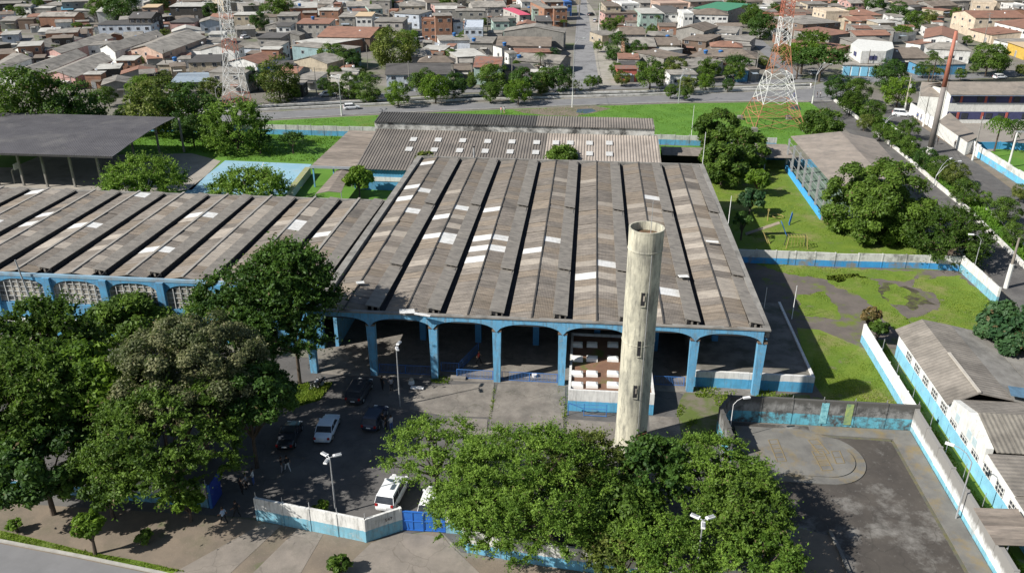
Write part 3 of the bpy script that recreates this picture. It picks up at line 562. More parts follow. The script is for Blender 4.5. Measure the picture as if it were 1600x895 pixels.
# ================================================================== WATER TOWER
TX, TY, TR, TH = 5.45, 67.25, 1.50, 22.75
M_tow = mat('mildewed_plaster', (.57, .545, .435), (.46, .44, .35), .5, .9, dirt=(.21, .205, .175), dsc=.45, dth=(.46, .68), streak=.9, fleck=((.25, .235, .19), 1.6, .55), an=(1, 1, .45), bump=.3, bsc=5)
tw = empty('water_tower', (TX, TY, 0)); tag(tw, 'tall cylindrical cream water tower with mildew stains and slot windows', 'water tower')
b = MB(); b.lathe((0, 0, 0), [(TR+.12, 0), (TR+.08, .5), (TR, 2), (TR-.02, 12), (TR-.02, TH-2.0)], M_tow, 40); b.build('shaft', tw, True)
b = MB(); b.lathe((0, 0, 0), [(TR-.02, TH-2.0), (TR+.025, TH-1.95), (TR+.025, TH-1.85), (TR, TH-1.8), (TR+.01, TH-.25), (TR+.03, TH), (TR-.12, TH), (TR-.12, TH-1.1), (0, TH-1.15)], M_tow, 40); rim = b.build('rim', tw)
MB().lathe((0, 0, 0), [(TR-.13, TH-.75), (.9, TH-.7), (0, TH-.78)], mat('leaf_litter', (.16, .08, .05), (.08, .07, .04), 3, dirt=(.05, .06, .03), dsc=1.5), 24).build('litter', rim)
MB().tube((.35, -.3, TH-1), (.35, -.3, TH+2.6), .035, .02, M_steel, 6).build('lightning_rod', tw)
for z_ in (11.9,): MB().lathe((0, 0, 0), [(TR-.03, z_-.035), (TR+.018, z_-.02), (TR+.018, z_+.02), (TR-.03, z_+.035)], M_tow, 40).build('pour_joint', tw, True)
for a_ in (-1.25,): MB().tube((math.cos(a_)*(TR+.05), math.sin(a_)*(TR+.05), .2), (math.cos(a_)*(TR+.05), math.sin(a_)*(TR+.05), TH-2), .03, .03, M_steel, 5).build('conduit', tw)
def face_ang(px, py, z):
    p = G(px, py, z); return p
for px, zc, h, w in ((1003.5, 16.6, 1.25, .36), (997.5, 11.7, 1.5, .32), (991.5, 7.2, 1.3, .36)):
    # direction on the cylinder: horizontal pixel offset from the axis at that height
    ax = PX((TX, TY, zc))[0]; off = (px-ax)/scale_at((TX, TY-TR, zc)); a = -math.pi/2+math.asin(max(-.95, min(.95, off/TR)))-YAW*.0
    b = MB(); d = Vector((math.cos(a), math.sin(a), 0)); t = Vector((-d.y, d.x, 0))
    rz = math.atan2(t.y, t.x); c = d*(TR-.10)
    b.box((c.x, c.y, zc), (w*.8, .22, h), M_dark, rz); s = b.build('slot_window', tw)
    f = MB()
    for e in (-1, 1): q = d*(TR-.01)+t*e*(w/2+.04); f.box((q.x, q.y, zc), (.06, .05, h+.12), M_tow, rz)
    q = d*(TR+.02); f.box((q.x, q.y, zc-h/2-.05), (w+.12, .14, .07), M_tow, rz)
    f.build('frame', s)
    if zc != 11.7: q = d*(TR+.055)+t*.06; MB().box((q.x, q.y, zc+.1), (w*.35, .04, h*.4), M_sheetl, rz).build('shutter', s)
b = MB(); a = -math.pi/2+.62; d = Vector((math.cos(a), math.sin(a), 0)); rz = a+math.pi/2
for k in range(9): q = d*(TR+.1); b.box((q.x, q.y, .35+k*.26), (1.1, .1, .13), M_rust, rz)
q = d*(TR+.0); b.box((q.x, q.y, 1.35), (1.15, .12, 2.5), M_dark, rz); b.build('louvred_door', tw)

# ================================================================== LOW BLOCK WITH SKYLIGHT DOMES
lb = empty('low_block', (3.5, 79, 0)); tag(lb, 'low white and blue block with white domes on its brown flat roof', 'building')
M_wb2 = mat('white_over_blue', (.68, .68, .66), (.56, .56, .55), .9, .8, split=1.25, low=(.10, .38, .62), dirt=(.32, .32, .30), dsc=.9, dth=(.6, .85), streak=.4)
M_brownroof = mat('reddish_flat_roof', (.20, .115, .075), (.15, .085, .06), .7, .95, dirt=(.10, .14, .03), dsc=.30, dth=(.56, .66), fleck=((.28, .2, .15), 5, .4))
MB().b2(-.8, 8.0, 73.0, 73.25, 0, 2.55, M_wb2).build('front_wall', lb, world=True)
MB().b2(-.8, -.55, 73.26, 85.4, 0, 2.5, M_wb2).build('side_wall', lb, world=True)
MB().b2(7.75, 8.0, 73.26, 85.4, 0, 2.5, M_wb2).build('side_wall', lb, world=True)
MB().b2(-.54, 7.74, 73.26, 85.4, 2.0, 2.2, M_brownroof).build('roof', lb, world=True)
MB().b2(-.8, 8.0, 85.41, 85.6, 0, 2.5, M_wb2).build('rear_wall', lb, world=True)
db = MB(); pr_ = [(-.62,-.42,0),(.62,-.42,0),(.62,.42,0),(-.62,.42,0),(-.60,-.40,.32),(.60,-.40,.32),(.60,.40,.32),(-.60,.40,.32),(-.36,-.2,.46),(.36,-.2,.46),(.36,.2,.46),(-.36,.2,.46)]
db.raw(pr_, [(0,1,5,4),(1,2,6,5),(2,3,7,6),(3,0,4,7),(4,5,9,8),(5,6,10,9),(6,7,11,10),(7,4,8,11),(8,9,10,11)], mat('white_dome', (.80, .80, .78), (.72, .72, .70), 1, .5))
dm = db.mesh('roof_dome')
for px, c in ((902, 0), (925, 1), (957.5, 2), (981, 3)):
    for r, py in enumerate((602, 584.5, 561, 539)):
        p = G(px, py, 2.3); o = inst('roof_dome', dm, lb, (p.x, p.y, 2.2), 0, (1, 1, 1), True)
b = MB()
fy = 72.2
for xx in (-.7, .9, 3.2): b.tube((xx, fy, 0), (xx, fy, 1.5), .04, .04, M_metalb, 5)
b.tube((-.7, fy, 1.5), (.9, fy, .85), .04, .04, M_metalb, 5); b.tube((.9, fy, .9), (3.2, fy, .9), .04, .04, M_metalb, 5); b.tube((-.7, fy, 1.3), (3.2, fy, 1.4), .03, .03, M_metalb, 5); b.tube((.9, fy, .1), (3.2, fy, .1), .04, .04, M_metalb, 5)
tag(b.build('handrail'), 'thin blue metal handrail in front of the low block', 'handrail')

# ================================================================== TERRACE right of the arches
te = empty('terrace', (19, 85, 0)); tag(te, 'raised concrete terrace with white and blue retaining wall under the right arches', 'terrace')
for i, (xa, xb) in enumerate(((12.75, 18.55), (19.6, 25.1))):
    MB().b2(xa, xb, 79.0, 79.3, 0, 2.0, M_wb2).build('retaining_wall', te, world=True)
MB().b2(18.56, 19.59, 79.02, 79.28, 0, 1.97, M_wb2).build('retaining_wall', te, world=True)
MB().b2(12.75, 25.1, 79.31, 97.5, 0, 1.75, mat('terrace_concrete', (.20, .185, .165), (.13, .12, .11), .5, .92, dirt=(.08, .085, .06), dsc=.25, dth=(.45, .65))).build('terrace_floor', te, world=True)
MB().b2(25.11, 25.4, 79.0, 97.5, 0, 1.95, M_wb2).build('side_wall', te, world=True)

# ================================================================== ENCLOSURE WALLS
def pwall(name, pts, h, m, label, th=.22, step=2.6, posts=None, posth=.5, cat='wall', zoff=0):
    """wall of separate cast panels between posts, following ground points"""
    P = [Vector((p[0], p[1], 0)) for p in pts]; root = empty(name, P[0]); tag(root, label, cat)
    for i in range(len(P)-1):
        d = P[i+1]-P[i]; L = d.length; n = max(1, round(L/step)); rz = math.atan2(d.y, d.x)
        for k in range(n):
            c = P[i]+d*((k+.5)/n); hh = h+rng.normal(0, .035)
            o = MB().box((0, 0, hh/2), (L/n-.03, th, hh), m).build('wall_panel', root, loc=c-root.location); o.rotation_euler = (0, 0, rz)
        for k in range(n+(i == len(P)-2)):
            c = P[i]+d*(k/n)
            b = MB().box((0, 0, (h+.06)/2), (.16, th+.1, h+.06), m)
            if posts: b.box((0, th*.3, h+.06+posth/2), (.05, .05, posth), posts)
            o = b.build('wall_post', root, loc=c-root.location); o.rotation_euler = (0, 0, rz)
    return root
M_fw = mat('front_wall_paint', (.70, .70, .68), (.60, .60, .58), .6, .8, split=1.15, low=(.21, .46, .58), dirt=(.30, .29, .26), dsc=.9, dth=(.52, .8), streak=.6, fleck=((.46, .46, .42), 2.5, .7))
pwall('boundary_wall', [(-26.6, 53.75), (-16.75, 52.0)], 2.3, M_fw, 'white and pale blue panel wall left of the blue gate', posts=M_steel)
fw2 = pwall('boundary_wall', [(-16.7, 52.0), (-14.15, 53.65)], 2.3, M_fw, 'short angled white and blue wall bearing the house number', step=4)
f_ = bpy.data.curves.new('number', 'FONT'); f_.body = '547'; f_.size = .42; f_.extrude = .012; f_.align_x = 'CENTER'
fo = bpy.data.objects.new('house_number', f_); C.objects.link(fo); ang = math.atan2(1.65, 2.55)
bpy.context.view_layer.update(); dg = bpy.context.evaluated_depsgraph_get(); me = bpy.data.meshes.new_from_object(fo.evaluated_get(dg)); bpy.data.objects.remove(fo)
me.materials.clear(); me.materials.append(M_black); fo = bpy.data.objects.new('house_number', me); C.objects.link(fo); fo.parent = fw2
fo.location = Vector((-15.1+.135, 53.03-.21, 1.6))-Vector((-16.7, 52.0, 0)); fo.rotation_euler = (math.pi/2, 0, ang); fo.scale = (1.1, 1, 1)
gt = empty('gate', (-14.1, 53.65, 0)); tag(gt, 'closed deep blue sheet metal double gate in the front wall', 'gate')
for k in range(2):
    xa = -14.05+k*1.85; ya = 53.65+k*.04
    lf = MB().box((0, 0, 1.0), (1.80, .07, 2.0), M_dblue).build('gate_leaf', gt, loc=(xa+.9+14.1, ya-53.65, .05))
    fr = MB()
    for z in (.05, 1.0, 1.95): fr.box((0, -.06, z), (1.8, .05, .09), M_dblue)
    for x in (-.88, 0, .88): fr.box((x, -.06, 1), (.08, .045, 1.98), M_dblue)
    fr.build('gate_frame', lf)
MB().box((3.75, -.1, 1.05), (.12, .1, .2), M_black).build('latch', gt)
MB().box((4.3, 0.05, 1.15), (1.1, .2, 2.3), M_fw).build('gate_pillar', gt)
M_fwd = mat('stained_front_wall', (.66, .66, .63), (.55, .55, .52), .6, .85, split=1.0, low=(.16, .42, .60), dirt=(.13, .13, .12), dsc=.5, dth=(.5, .72), streak=.6)
pwall('boundary_wall', [(-9.3, 54.0), (-8.2, 51.6), (-2.0, 50.7), (4.2, 50.1), (14.5, 49.2)], 2.2, M_fwd, 'stained white and blue wall under the feathery trees')
pwall('boundary_wall', [(-75, 57.5), (-50, 55.6), (-31.5, 54.9)], 2.3, M_fwd, 'white and blue boundary wall in deep shade under the left trees', posts=M_steel)
og = empty('open_gate', (-31.2, 54.9, 0)); tag(og, 'tall dark blue gate leaf standing open by the left trees', 'gate')
MB().box((.1, .9, 1.2), (.08, 1.9, 2.4), mat('navy_gate_paint', (.03, .06, .30), (.025, .05, .25), 2, .5)).build('gate_leaf', og)
MB().box((0, -.1, 1.2), (.2, .2, 2.45), M_metalb).build('gate_post', og)
M_rw = mat('rear_wall_paint', (.50, .51, .49), (.38, .39, .38), .6, .85, split=1.15, low=(.10, .34, .55), dirt=(.16, .16, .15), dsc=.7, dth=(.5, .75), streak=.5)
pwall('boundary_wall', [(-125, 178.5), (-100, 178.8), (-50, 179), (16, 179.2), (40.5, 178.6)], 2.2, M_rw, 'long grey and blue rear wall along the green field', posts=M_conc, posth=.35, step=3)
M_pw = mat('playground_wall_paint', (.50, .50, .48), (.62, .62, .60), .35, .85, split=.95, low=(.05, .30, .62), dirt=(.2, .2, .19), dsc=.35, dth=(.48, .62), streak=.3)
pwall('boundary_wall', [(19.8, 114.6), (36.5, 114.4), (49.9, 114.9), (53.9, 114.6)], 2.1, M_pw, 'white topped blue wall between playground and weedy yard', step=3)
pwall('boundary_wall', [(54.2, 114.3), (54.6, 103.6)], 2.4, M_fw, 'white and pale blue wall beside the side lane corner', step=2.7)
pwall('boundary_wall', [(34.0, 91.2), (33.9, 73.3)], 2.4, mat('bright_side_wall', (.78, .78, .76), (.70, .70, .68), .6, .8, split=1.0, low=(.22, .50, .66), dirt=(.42, .42, .38), dsc=.6, dth=(.55, .78), streak=.35), 'clean white wall with pale blue base along the alley', step=3)
M_cw = mat('court_wall_paint', (.27, .27, .265), (.17, .17, .165), .5, .9, split=1.3, low=(.14, .46, .58), dirt=(.07, .07, .068), dsc=.9, dth=(.46, .62), streak=.6, top=(2.2, (.09, .088, .082)))
M_cw2 = mat('court_wall_whitewash', (.74, .75, .74), (.66, .67, .67), .5, .85, split=.55, low=(.22, .52, .64), dirt=(.40, .41, .40), dsc=.5, dth=(.52, .70), streak=.5, top=(1.15, (.24, .235, .225)))
pwall('court_wall', [(15.6, 72.9), (33.9, 72.9)], 2.9, M_cw, 'tall grimy grey and blue wall closing the court at its back', th=.3, step=3.1, posts=M_steel, posth=.3)
for x_, m_ in ((24.9, mat('turquoise_strip', (.30, .62, .66), (.10, .30, .36), 2.5, .8)), (27.3, mat('green_strip', (.34, .42, .14), (.16, .26, .16), 2.5, .8))):
    cw_ = [o for o in C.objects if o.name.startswith('court_wall')][-1]; MB().b2(x_-.35, x_+.35, 72.70, 72.745, .3, 2.7, m_).build('painted_strip', cw_, world=True)
pwall('court_wall', [(33.7, 72.6), (33.55, 54), (33.4, 38)], 2.55, M_cw2, 'whitewashed court wall with dark stained top beside the alley', th=.34, step=3.1)
pwall('court_wall', [(14.7, 66.0), (14.3, 70.6), (15.45, 72.8)], 2.9, M_cw, 'short stained court wall with rounded corner near the tower', th=.3, step=1.2)
# mossy retaining wall by the blue court
a_, b_ = G(481, 262, 1.4), G(453, 297, 1.4)
MW = MB(); MW.prism([(a_.x-.5, a_.y), (b_.x-.5, b_.y), (b_.x+.5, b_.y), (a_.x+.5, a_.y)][::-1], 0, 1.4, M_white)
MW.prism([(a_.x-.55, a_.y+.02), (b_.x-.55, b_.y-.02), (b_.x+.55, b_.y-.02), (a_.x+.55, a_.y+.02)][::-1], 1.4, 1.5, mat('mossy_top', (.25, .27, .08), (.3, .3, .22), 1.2))
tag(MW.build('retaining_wall'), 'thick low wall with mossy top beside the blue court', 'wall')

# railings under the arches
def railing(x0, x1, y, z, label, y2=None, h=1.15):
    r = empty('railing', (x0, y, z)); tag(r, label, 'railing'); y2 = y if y2 is None else y2
    n = max(2, int(math.hypot(x1-x0, y2-y)/2.4)+1)
    for k in range(n): t = k/(n-1); MB().tube(((x1-x0)*t, (y2-y)*t, 0), ((x1-x0)*t, (y2-y)*t, h), .045, .045, M_metalb, 6).build('post', r)
    b = MB(); m = int(math.hypot(x1-x0, y2-y)/.16)
    for k in range(m): t = (k+.5)/m; b.tube(((x1-x0)*t, (y2-y)*t, .1), ((x1-x0)*t, (y2-y)*t, h-.05), .018, .018, M_metalb, 3, False)
    b.build('bars', r)
    for z_ in (.1, h): MB().tube((0, 0, z_), (x1-x0, y2-y, z_), .035, .035, M_metalb, 5).build('rail', r)
railing(-22.0, -16.1, 78.6, .0, 'blue railing in the shaded arch left of the lamp post')
railing(-15.2, -13.2, 79.6, .0, 'blue railing stub in the arch right of the lamp post')
railing(-13.2, -9.2, 78.3, .0, 'blue railing filling half of the second lit arch')
railing(-8.2, -2.1, 78.3, .0, 'blue railing spanning the third lit arch')
railing(8.4, 11.7, 79.0, .0, 'blue railing in the arch right of the tower')
railing(-13.2, -11.6, 79.7, 0, 'blue railing running back into the hall', 84.5)
# ================================================================== OPEN PAVILION (left)
pv = empty('pavilion', (-100, 137, 0)); tag(pv, 'huge open pavilion with dark sheet roof on slender posts', 'pavilion')
M_pav = mat('dark_pavilion_sheet', (.095, .092, .10), (.07, .068, .075), .25, .85, dirt=(.13, .125, .125), dsc=.15, corr='x', pitch=.45, bump=.3)
def pz(y): t = (y-135.2)/(162.8-135.2); return 7.0+.45*math.sin(math.pi*min(1, max(0, t)))+.35*t
nb = 12; xs0, xs1 = -128.0, -83.0
for i in range(nb):
    xa, xb = xs0+(xs1-xs0)*i/nb, xs0+(xs1-xs0)*(i+1)/nb
    for j in range(6):
        ya, yb = 135.2+27.6*j/6, 135.2+27.6*(j+1)/6; dx = -1.6*(j/6); dx2 = -1.6*((j+1)/6)
        MB().slab([(xa+.01+dx, ya, pz(ya)), (xb+dx, ya, pz(ya)), (xb+dx2, yb+.05, pz(yb)+.01), (xa+.01+dx2, yb+.05, pz(yb)+.01)], .08, M_pav).build('roof_sheet', pv, world=True)
for px, py in ((35, 292), (72, 294), (115, 294), (157, 292)):
    p = G(px, py); b = MB(); b.box((0, 0, 3.5), (.32, .36, 7.0), M_conc); b.build('column', pv, loc=(p.x+100, p.y-137+.6, 0))
for px, py in ((210, 246), (250, 243), (288, 238)):
    p = G(px, py); b = MB(); b.box((0, 0, 3.6), (.34, .34, 7.2), M_conc); b.build('column', pv, loc=(p.x+100, p.y-137, 0))
for x in (-108, -113, -118, -123): MB().box((0, 0, 3.5), (.45, .55, 7.0), M_conc).build('column', pv, loc=(x+100, .8, 0))
for x in (-100, -112, -124): MB().box((0, 0, 3.5), (.45, .55, 7.1), M_conc).build('column', pv, loc=(x+100, 24.5, 0))
MB().b2(-128, -83.1, 135.15, 135.35, 6.6, 6.95, M_gutter).build('edge_beam', pv, world=True)
hp = empty('basketball_hoop', (-104, 140, 0)); p = G(18, 290); hp.location = (p.x, p.y+1, 0); tag(hp, 'pale basketball backboard on bent post at the pavilion edge', 'basketball hoop')
MB().tube((0, 0, 0), (0, 0, 2.6), .14, .12, M_conc, 8).tube((0, 0, 2.6), (1.0, .2, 3.2), .12, .1, M_conc, 8).build('post', hp)
MB().box((1.1, .2, 3.4), (.08, 1.8, 1.1), M_white).build('backboard', hp)
# ================================================================== COVERED COURT (right)
cc = empty('covered_court', (45, 150, 0)); tag(cc, 'small caged court under a broad grey pitched roof', 'sports court')
q = [G(1236, 215, 6.0), G(1312, 290, 5.2), G(1398, 246, 5.4), G(1312, 206, 6.6)]
FLc, FRc, BRc, BLc = Vector((40.6, 133.5, 6.0)), Vector((54.5, 135.5, 5.6)), Vector((56.5, 165.5, 5.8)), Vector((40.2, 165.5, 6.0))
M_cc = mat('grey_court_roof', (.32, .275, .235), (.235, .205, .178), .5, .92, dirt=(.15, .14, .13), dsc=.4, dth=(.48, .8), corr='y', pitch=.5, bump=.4, rnd=.08)
for k in range(10):
    l0, l1 = FLc.lerp(BLc, k/10), FLc.lerp(BLc, (k+1)/10+.003); r0, r1 = FRc.lerp(BRc, k/10), FRc.lerp(BRc, (k+1)/10+.003); m0, m1 = (l0+r0)/2+Vector((1.2, 0, 1.3)), (l1+r1)/2+Vector((1.2, 0, 1.3))
    MB().slab([l0, m0, m1, l1], .07, M_cc).build('roof_sheet', cc, world=True); MB().slab([m0, r0, r1, m1], .07, M_cc).build('roof_sheet', cc, world=True)
for k in range(7):
    y = 134.2+k*4.8
    b = MB(); b.b2(39.35, 39.6, y-.3, y-.18, 0, 6.1, M_steel); b.b2(39.35, 39.6, y+.18, y+.3, 0, 6.1, M_steel)
    for j in range(9): b.b2(39.4, 39.55, y-.17, y+.17, .5+j*.65, .58+j*.65, M_steel)
    b.build('lattice_post', cc, world=True)
    if k: MB().b2(39.3, 39.65, y-4.75, y-.05, 0, 1.0, mat('bright_blue_wall', (.08, .38, .72), (.06, .32, .64), 1, .7)).build('low_wall', cc, world=True)
for z in (2.4, 4.0, 5.6): MB().b2(39.44, 39.5, 134, 163, z, z+.06, M_steel).build('cage_rail', cc, world=True)
MB().b2(39.7, 56, 134, 165, .02, .06, mat('green_court_floor', (.16, .22, .18), (.12, .17, .14), .3, .8)).build('floor', cc, world=True)
MB().b2(39.7, 56, 164.8, 165, 0, 1.6, M_blue).build('low_wall', cc, world=True)
for x in (43.5, 48, 52.5): MB().tube((x, 134, 0), (x, 134, 6.3), .1, .08, M_gutter, 6).build('post', cc, world=True)
for z in (.6, 2.6, 4.4): MB().tube((43.5, 134, z), (52.5, 134, z), .035, .035, M_steel, 5).build('cage_rail', cc, world=True)
# rear sheds behind the playground trees
sh = empty('shed', (34, 168, 0)); tag(sh, 'low grey open shed roof between playground trees and rear wall', 'shed')
for k in range(7): MB().slab([(29.5+k*1.6, 161, 2.9), (31.08+k*1.6, 161, 2.9), (31.08+k*1.6, 170, 3.2), (29.5+k*1.6, 170, 3.2)], .07, M_cc).build('roof_panel', sh, world=True)
for x in (30, 35, 40): MB().b2(x-.1, x+.1, 161.3, 161.5, 0, 2.85, M_steel).build('post', sh, world=True)
MB().b2(29.6, 40.6, 169.5, 169.7, 0, 3.0, M_wb).build('back_wall', sh, world=True)
s2 = empty('shed', (18, 166, 0)); tag(s2, 'dark shed roof beside the right end of the rear building', 'shed')
for k in range(5): MB().slab([(15.0+k*1.9, 160.6, 2.9), (16.88+k*1.9, 160.6, 2.9), (16.88+k*1.9, 166, 3.1), (15.0+k*1.9, 166, 3.1)], .07, M_sheet).build('roof_panel', s2, world=True)
MB().b2(15.1, 24.4, 165.5, 165.7, 0, 2.9, M_gutter).build('back_wall', s2, world=True)

# ================================================================== RIGHT LONG BUILDING (bottom right)
rbd = empty('long_shed', (36, 70, 0)); tag(rbd, 'long building with patched grey roofs and pale blue and white side wall', 'building')
M_rs = mat('grey_roof_sheet', (.26, .235, .205), (.185, .168, .148), .6, .92, dirt=(.11, .10, .088), dsc=.4, dth=(.44, .75), corr='y', pitch=.5, cst=.28, bump=.5, rnd=.1)
M_rsx = mat('grey_roof_sheet_cross', (.26, .24, .205), (.19, .175, .15), .6, .92, dirt=(.11, .10, .088), dsc=.4, dth=(.44, .75), corr='x', pitch=.45, cst=.3, bump=.5, rnd=.1)
M_sw = mat('alley_side_wall', (.70, .71, .70), (.62, .63, .62), .6, .8, split=1.6, low=(.24, .54, .70), dirt=(.42, .43, .42), dsc=.7, dth=(.6, .8))
for k in range(14):
    y = 88-k*2.55; MB().b2(36.8, 37.1, y-2.53, y, 0, 3.2 if not 5 < k < 9 else 3.6, M_sw).build('wall_panel', rbd, world=True)
    if k not in (0,):
        w = MB(); w.b2(36.75, 36.79, y-2.0, y-.6, 1.75, 2.6, M_pane)
        for j in range(4): w.b2(36.7, 36.745, y-2.03+j*.46, y-1.98+j*.46, 1.7, 2.65, M_white)
        for z in (1.7, 2.15, 2.6): w.b2(36.69, 36.74, y-2.03, y-.6, z, z+.05, M_white)
        w.build('window', rbd, world=True)
for k in range(7):
    ya, yb = 88.4-(k+1)*2.25, 88.4-k*2.25
    MB().slab([(36.4, ya, 3.3), (39.1, ya, 4.75), (39.1, yb+.05, 4.78), (36.4, yb+.05, 3.33)], .08, M_rs).build('roof_sheet', rbd, world=True)
    MB().slab([(39.1, ya, 4.75), (42.4, ya, 4.15), (42.4, yb+.05, 4.18), (39.1, yb+.05, 4.78)], .08, M_rs).build('roof_sheet', rbd, world=True)
    MB().slab([(42.42, ya, 4.13), (46.0, ya, 3.4), (46.0, yb+.05, 3.43), (42.42, yb+.05, 4.16)], .08, M_conc).build('roof_sheet', rbd, world=True)
MB().b2(38.95, 39.25, 72.7, 80.5, 4.8, 4.93, mat('pale_ridge_cap', (.45, .42, .37), (.38, .35, .31))).build('ridge_cap', rbd, world=True)
MB().slab([(46.2, 72.7, 3.3), (53, 72.7, 2.9), (53, 88.4, 2.9), (46.2, 88.4, 3.3)], .08, M_conc).build('lean_roof', rbd, world=True)
MB().b2(37.11, 52.5, 88.0, 88.3, 0, 3.2, M_white).build('end_wall', rbd, world=True)
MB().b2(52.4, 52.7, 54, 88, 0, 2.8, M_white).build('side_wall', rbd, world=True)
MB().b2(37.11, 52.3, 53.2, 53.4, 0, 3.2, M_white).build('end_wall', rbd, world=True)
MB().b2(37.15, 52.3, 72.3, 72.6, 0, 3.25, M_white).build('inner_wall', rbd, world=True)
wg = MB(); pr5 = [(72.3, 2.4), (64.6, 2.4), (64.6, 3.9), (68.7, 5.0), (72.3, 4.1)]
wg.raw([(36.66, y, z) for y, z in pr5]+[(37.3, y, z) for y, z in pr5], [(0,4,3,2,1), (5,6,7,8,9), (0,5,9,4), (4,9,8,3), (3,8,7,2), (2,7,6,1)], M_white)
for y_ in (66.3, 67.5, 70.2): wg.b2(36.6, 36.655, y_, y_+.8, 2.7, 3.5, mat('pale_window_pane', (.45, .55, .58), (.38, .47, .5), 2, .4))
wg.build('gable_wall', rbd, world=True)
for k in range(8):
    xa, xb = 37.31+k*1.8, 37.31+(k+1)*1.8+.03
    MB().slab([(xa, 64.1, 3.92), (xb, 64.1, 3.92), (xb, 68.7, 5.05), (xa, 68.7, 5.05)], .08, M_rsx).build('roof_sheet', rbd, world=True)
    MB().slab([(xa, 68.72, 5.05), (xb, 68.72, 5.05), (xb, 72.5, 4.05), (xa, 72.5, 4.05)], .08, M_rs).build('roof_sheet', rbd, world=True)
for k in range(5):
    xa, xb = 36.5+k*3.2, 36.5+(k+1)*3.2-.02
    MB().slab([(xa, 53.1, 3.25), (xb, 53.1, 3.25), (xb, 58.5, 3.5), (xa, 58.5, 3.5)], .08, M_rs).build('roof_sheet', rbd, world=True)
    MB().slab([(xa, 58.52, 3.6), (xb, 58.52, 3.6), (xb, 63.9, 3.85), (xa, 63.9, 3.85)], .08, M_rs).build('roof_sheet', rbd, world=True)
ln = empty('lean_to', (36, 52, 0)); tag(ln, 'small pale board lean-to roof across the alley at the court wall', 'lean-to')
for k in range(6): y = 53.1+k*.72; MB().slab([(32.9, y, 2.95), (36.35, y, 3.1), (36.35, y+.71, 3.1), (32.9, y+.71, 2.95)], .06, M_board).build('roof_board', ln, world=True)
for x, y in ((34.0, 53.4), (36.0, 53.4), (36.0, 57.0)): MB().tube((x, y, 0), (x, y, 2.9), .07, .07, M_steel, 6).build('post', ln, world=True)
tag(MB().slab([(42, 72.6, 4.75), (46.5, 72.3, 4.2), (46.8, 74.6, 4.2), (42.5, 74.4, 4.75)], .05, mat('blue_tarp', (.12, .22, .32), (.08, .14, .2), 1.5, .6)).build('tarpaulin'), 'wrinkled dark blue tarpaulin on the grey roofs at right', 'tarpaulin')
wsheet('alley_grass', [(33.7, 40), (36.8, 40), (36.8, 92), (34.3, 92)], .03, M_grass, 'narrow grassy alley between white wall and long building')
for i, y in enumerate((86, 81, 76, 71, 67, 63, 59)):
    tag(MB().tube((34.5, y, 0), (34.5, y, 3.3), .04, .03, M_steel, 5).build('alley_pole'), None, None)
o_ = [o for o in C.objects if o.name.startswith('alley_pole')]
for o, l in zip(o_, ('at the far end', 'behind the hedge shadow', 'level with the roof ridge', 'just behind the court corner', 'near the white gable', 'opposite the lamp', 'beside the lean-to')): tag(o, 'thin steel pole along the alley wall '+l, 'pole', 'thin poles along the alley')

# ================================================================== SCHOOL (right)
scl = empty('school_building', (80, 225, 0)); tag(scl, 'two storey white school with dark blue band and red window piers', 'school')
a = G(1488, 146, 7.2); c = G(1620, 146.5, 7.2); d = (c-a); d.z = 0; Ls = d.length+25; d.normalize(); nn = Vector((-d.y, d.x, 0))
rz = math.atan2(d.y, d.x); scl.location = (a.x, a.y, 0); scl.rotation_euler = (0, 0, rz)
M_navy = mat('navy_band', (.06, .065, .15), (.05, .055, .12), 1, .8); M_red = mat('red_panel', (.42, .11, .08), (.35, .09, .07), 1, .8)
MB().b2(0, Ls, .3, 10, 0, 7.0, M_white).build('wall', scl)
MB().b2(-.01, Ls, .22, .29, 4.9, 6.7, M_navy).build('band', scl); MB().b2(-.01, Ls, .22, .29, 1.0, 2.8, M_navy).build('band', scl)
for k in range(int(Ls/2.9)):
    for z in (5.0, 1.1):
        if (k+(z > 2)) % 3 != 2: MB().b2(k*2.9+.5, k*2.9+2.0, .12, .21, z+.1, z+1.4, M_pane).build('window', scl)
    if k % 2 == 0:
        for z in (5.0, 1.1): MB().b2(k*2.9+2.3, k*2.9+2.85, .12, .21, z-.05, z+1.55, M_red).build('window_pier', scl)
def roofslab(nm, q, m, par, n=1):
    q = [Vector(p) for p in q]
    for k in range(n): MB().slab([q[0].lerp(q[1], k/n), q[0].lerp(q[1], (k+1)/n), q[3].lerp(q[2], (k+1)/n), q[3].lerp(q[2], k/n)], .12, m).build(nm, par)
M_sr = mat('brown_grey_school_roof', (.27, .235, .20), (.21, .185, .16), .5, .92, dirt=(.14, .13, .12), dsc=.3, bump=.4)
roofslab('roof_sheet', [(-.8, -.9, 7.1), (Ls, -.9, 7.1), (Ls, 5.2, 8.9), (-.8, 5.2, 8.9)], M_sr, scl, 9); roofslab('roof_sheet', [(-.8, 5.22, 8.9), (Ls, 5.22, 8.9), (Ls, 11, 7.1), (-.8, 11, 7.1)], M_sr, scl, 9)
MB().b2(-.7, Ls, -.85, -.7, 6.75, 7.0, mat('grey_blue_gutter', (.28, .33, .42), (.22, .27, .35))).build('gutter', scl)
hb = empty('building', (60, 200, 0)); tag(hb, 'white house with tan hipped roof at the left end of the school', 'house')
f = [G(1437, 150, 5.5), G(1470, 152, 5.5), G(1492, 131, 5.5), G(1440, 128, 5.5)]
MB().prism([(p.x, p.y) for p in f], 0, 5.4, M_white).build('wall', hb, world=True)
m_ = sum(f, Vector())/4+Vector((0, 0, 1.6))
for i in range(4): MB().slab([f[i]+Vector((0, 0, .02)), f[(i+1) % 4]+Vector((0, 0, .02)), m_], .1, M_sr).build('roof_sheet', hb, world=True)
sw = [G(1421, 177.5), G(1456, 201), G(1509, 233), G(1527, 246)]
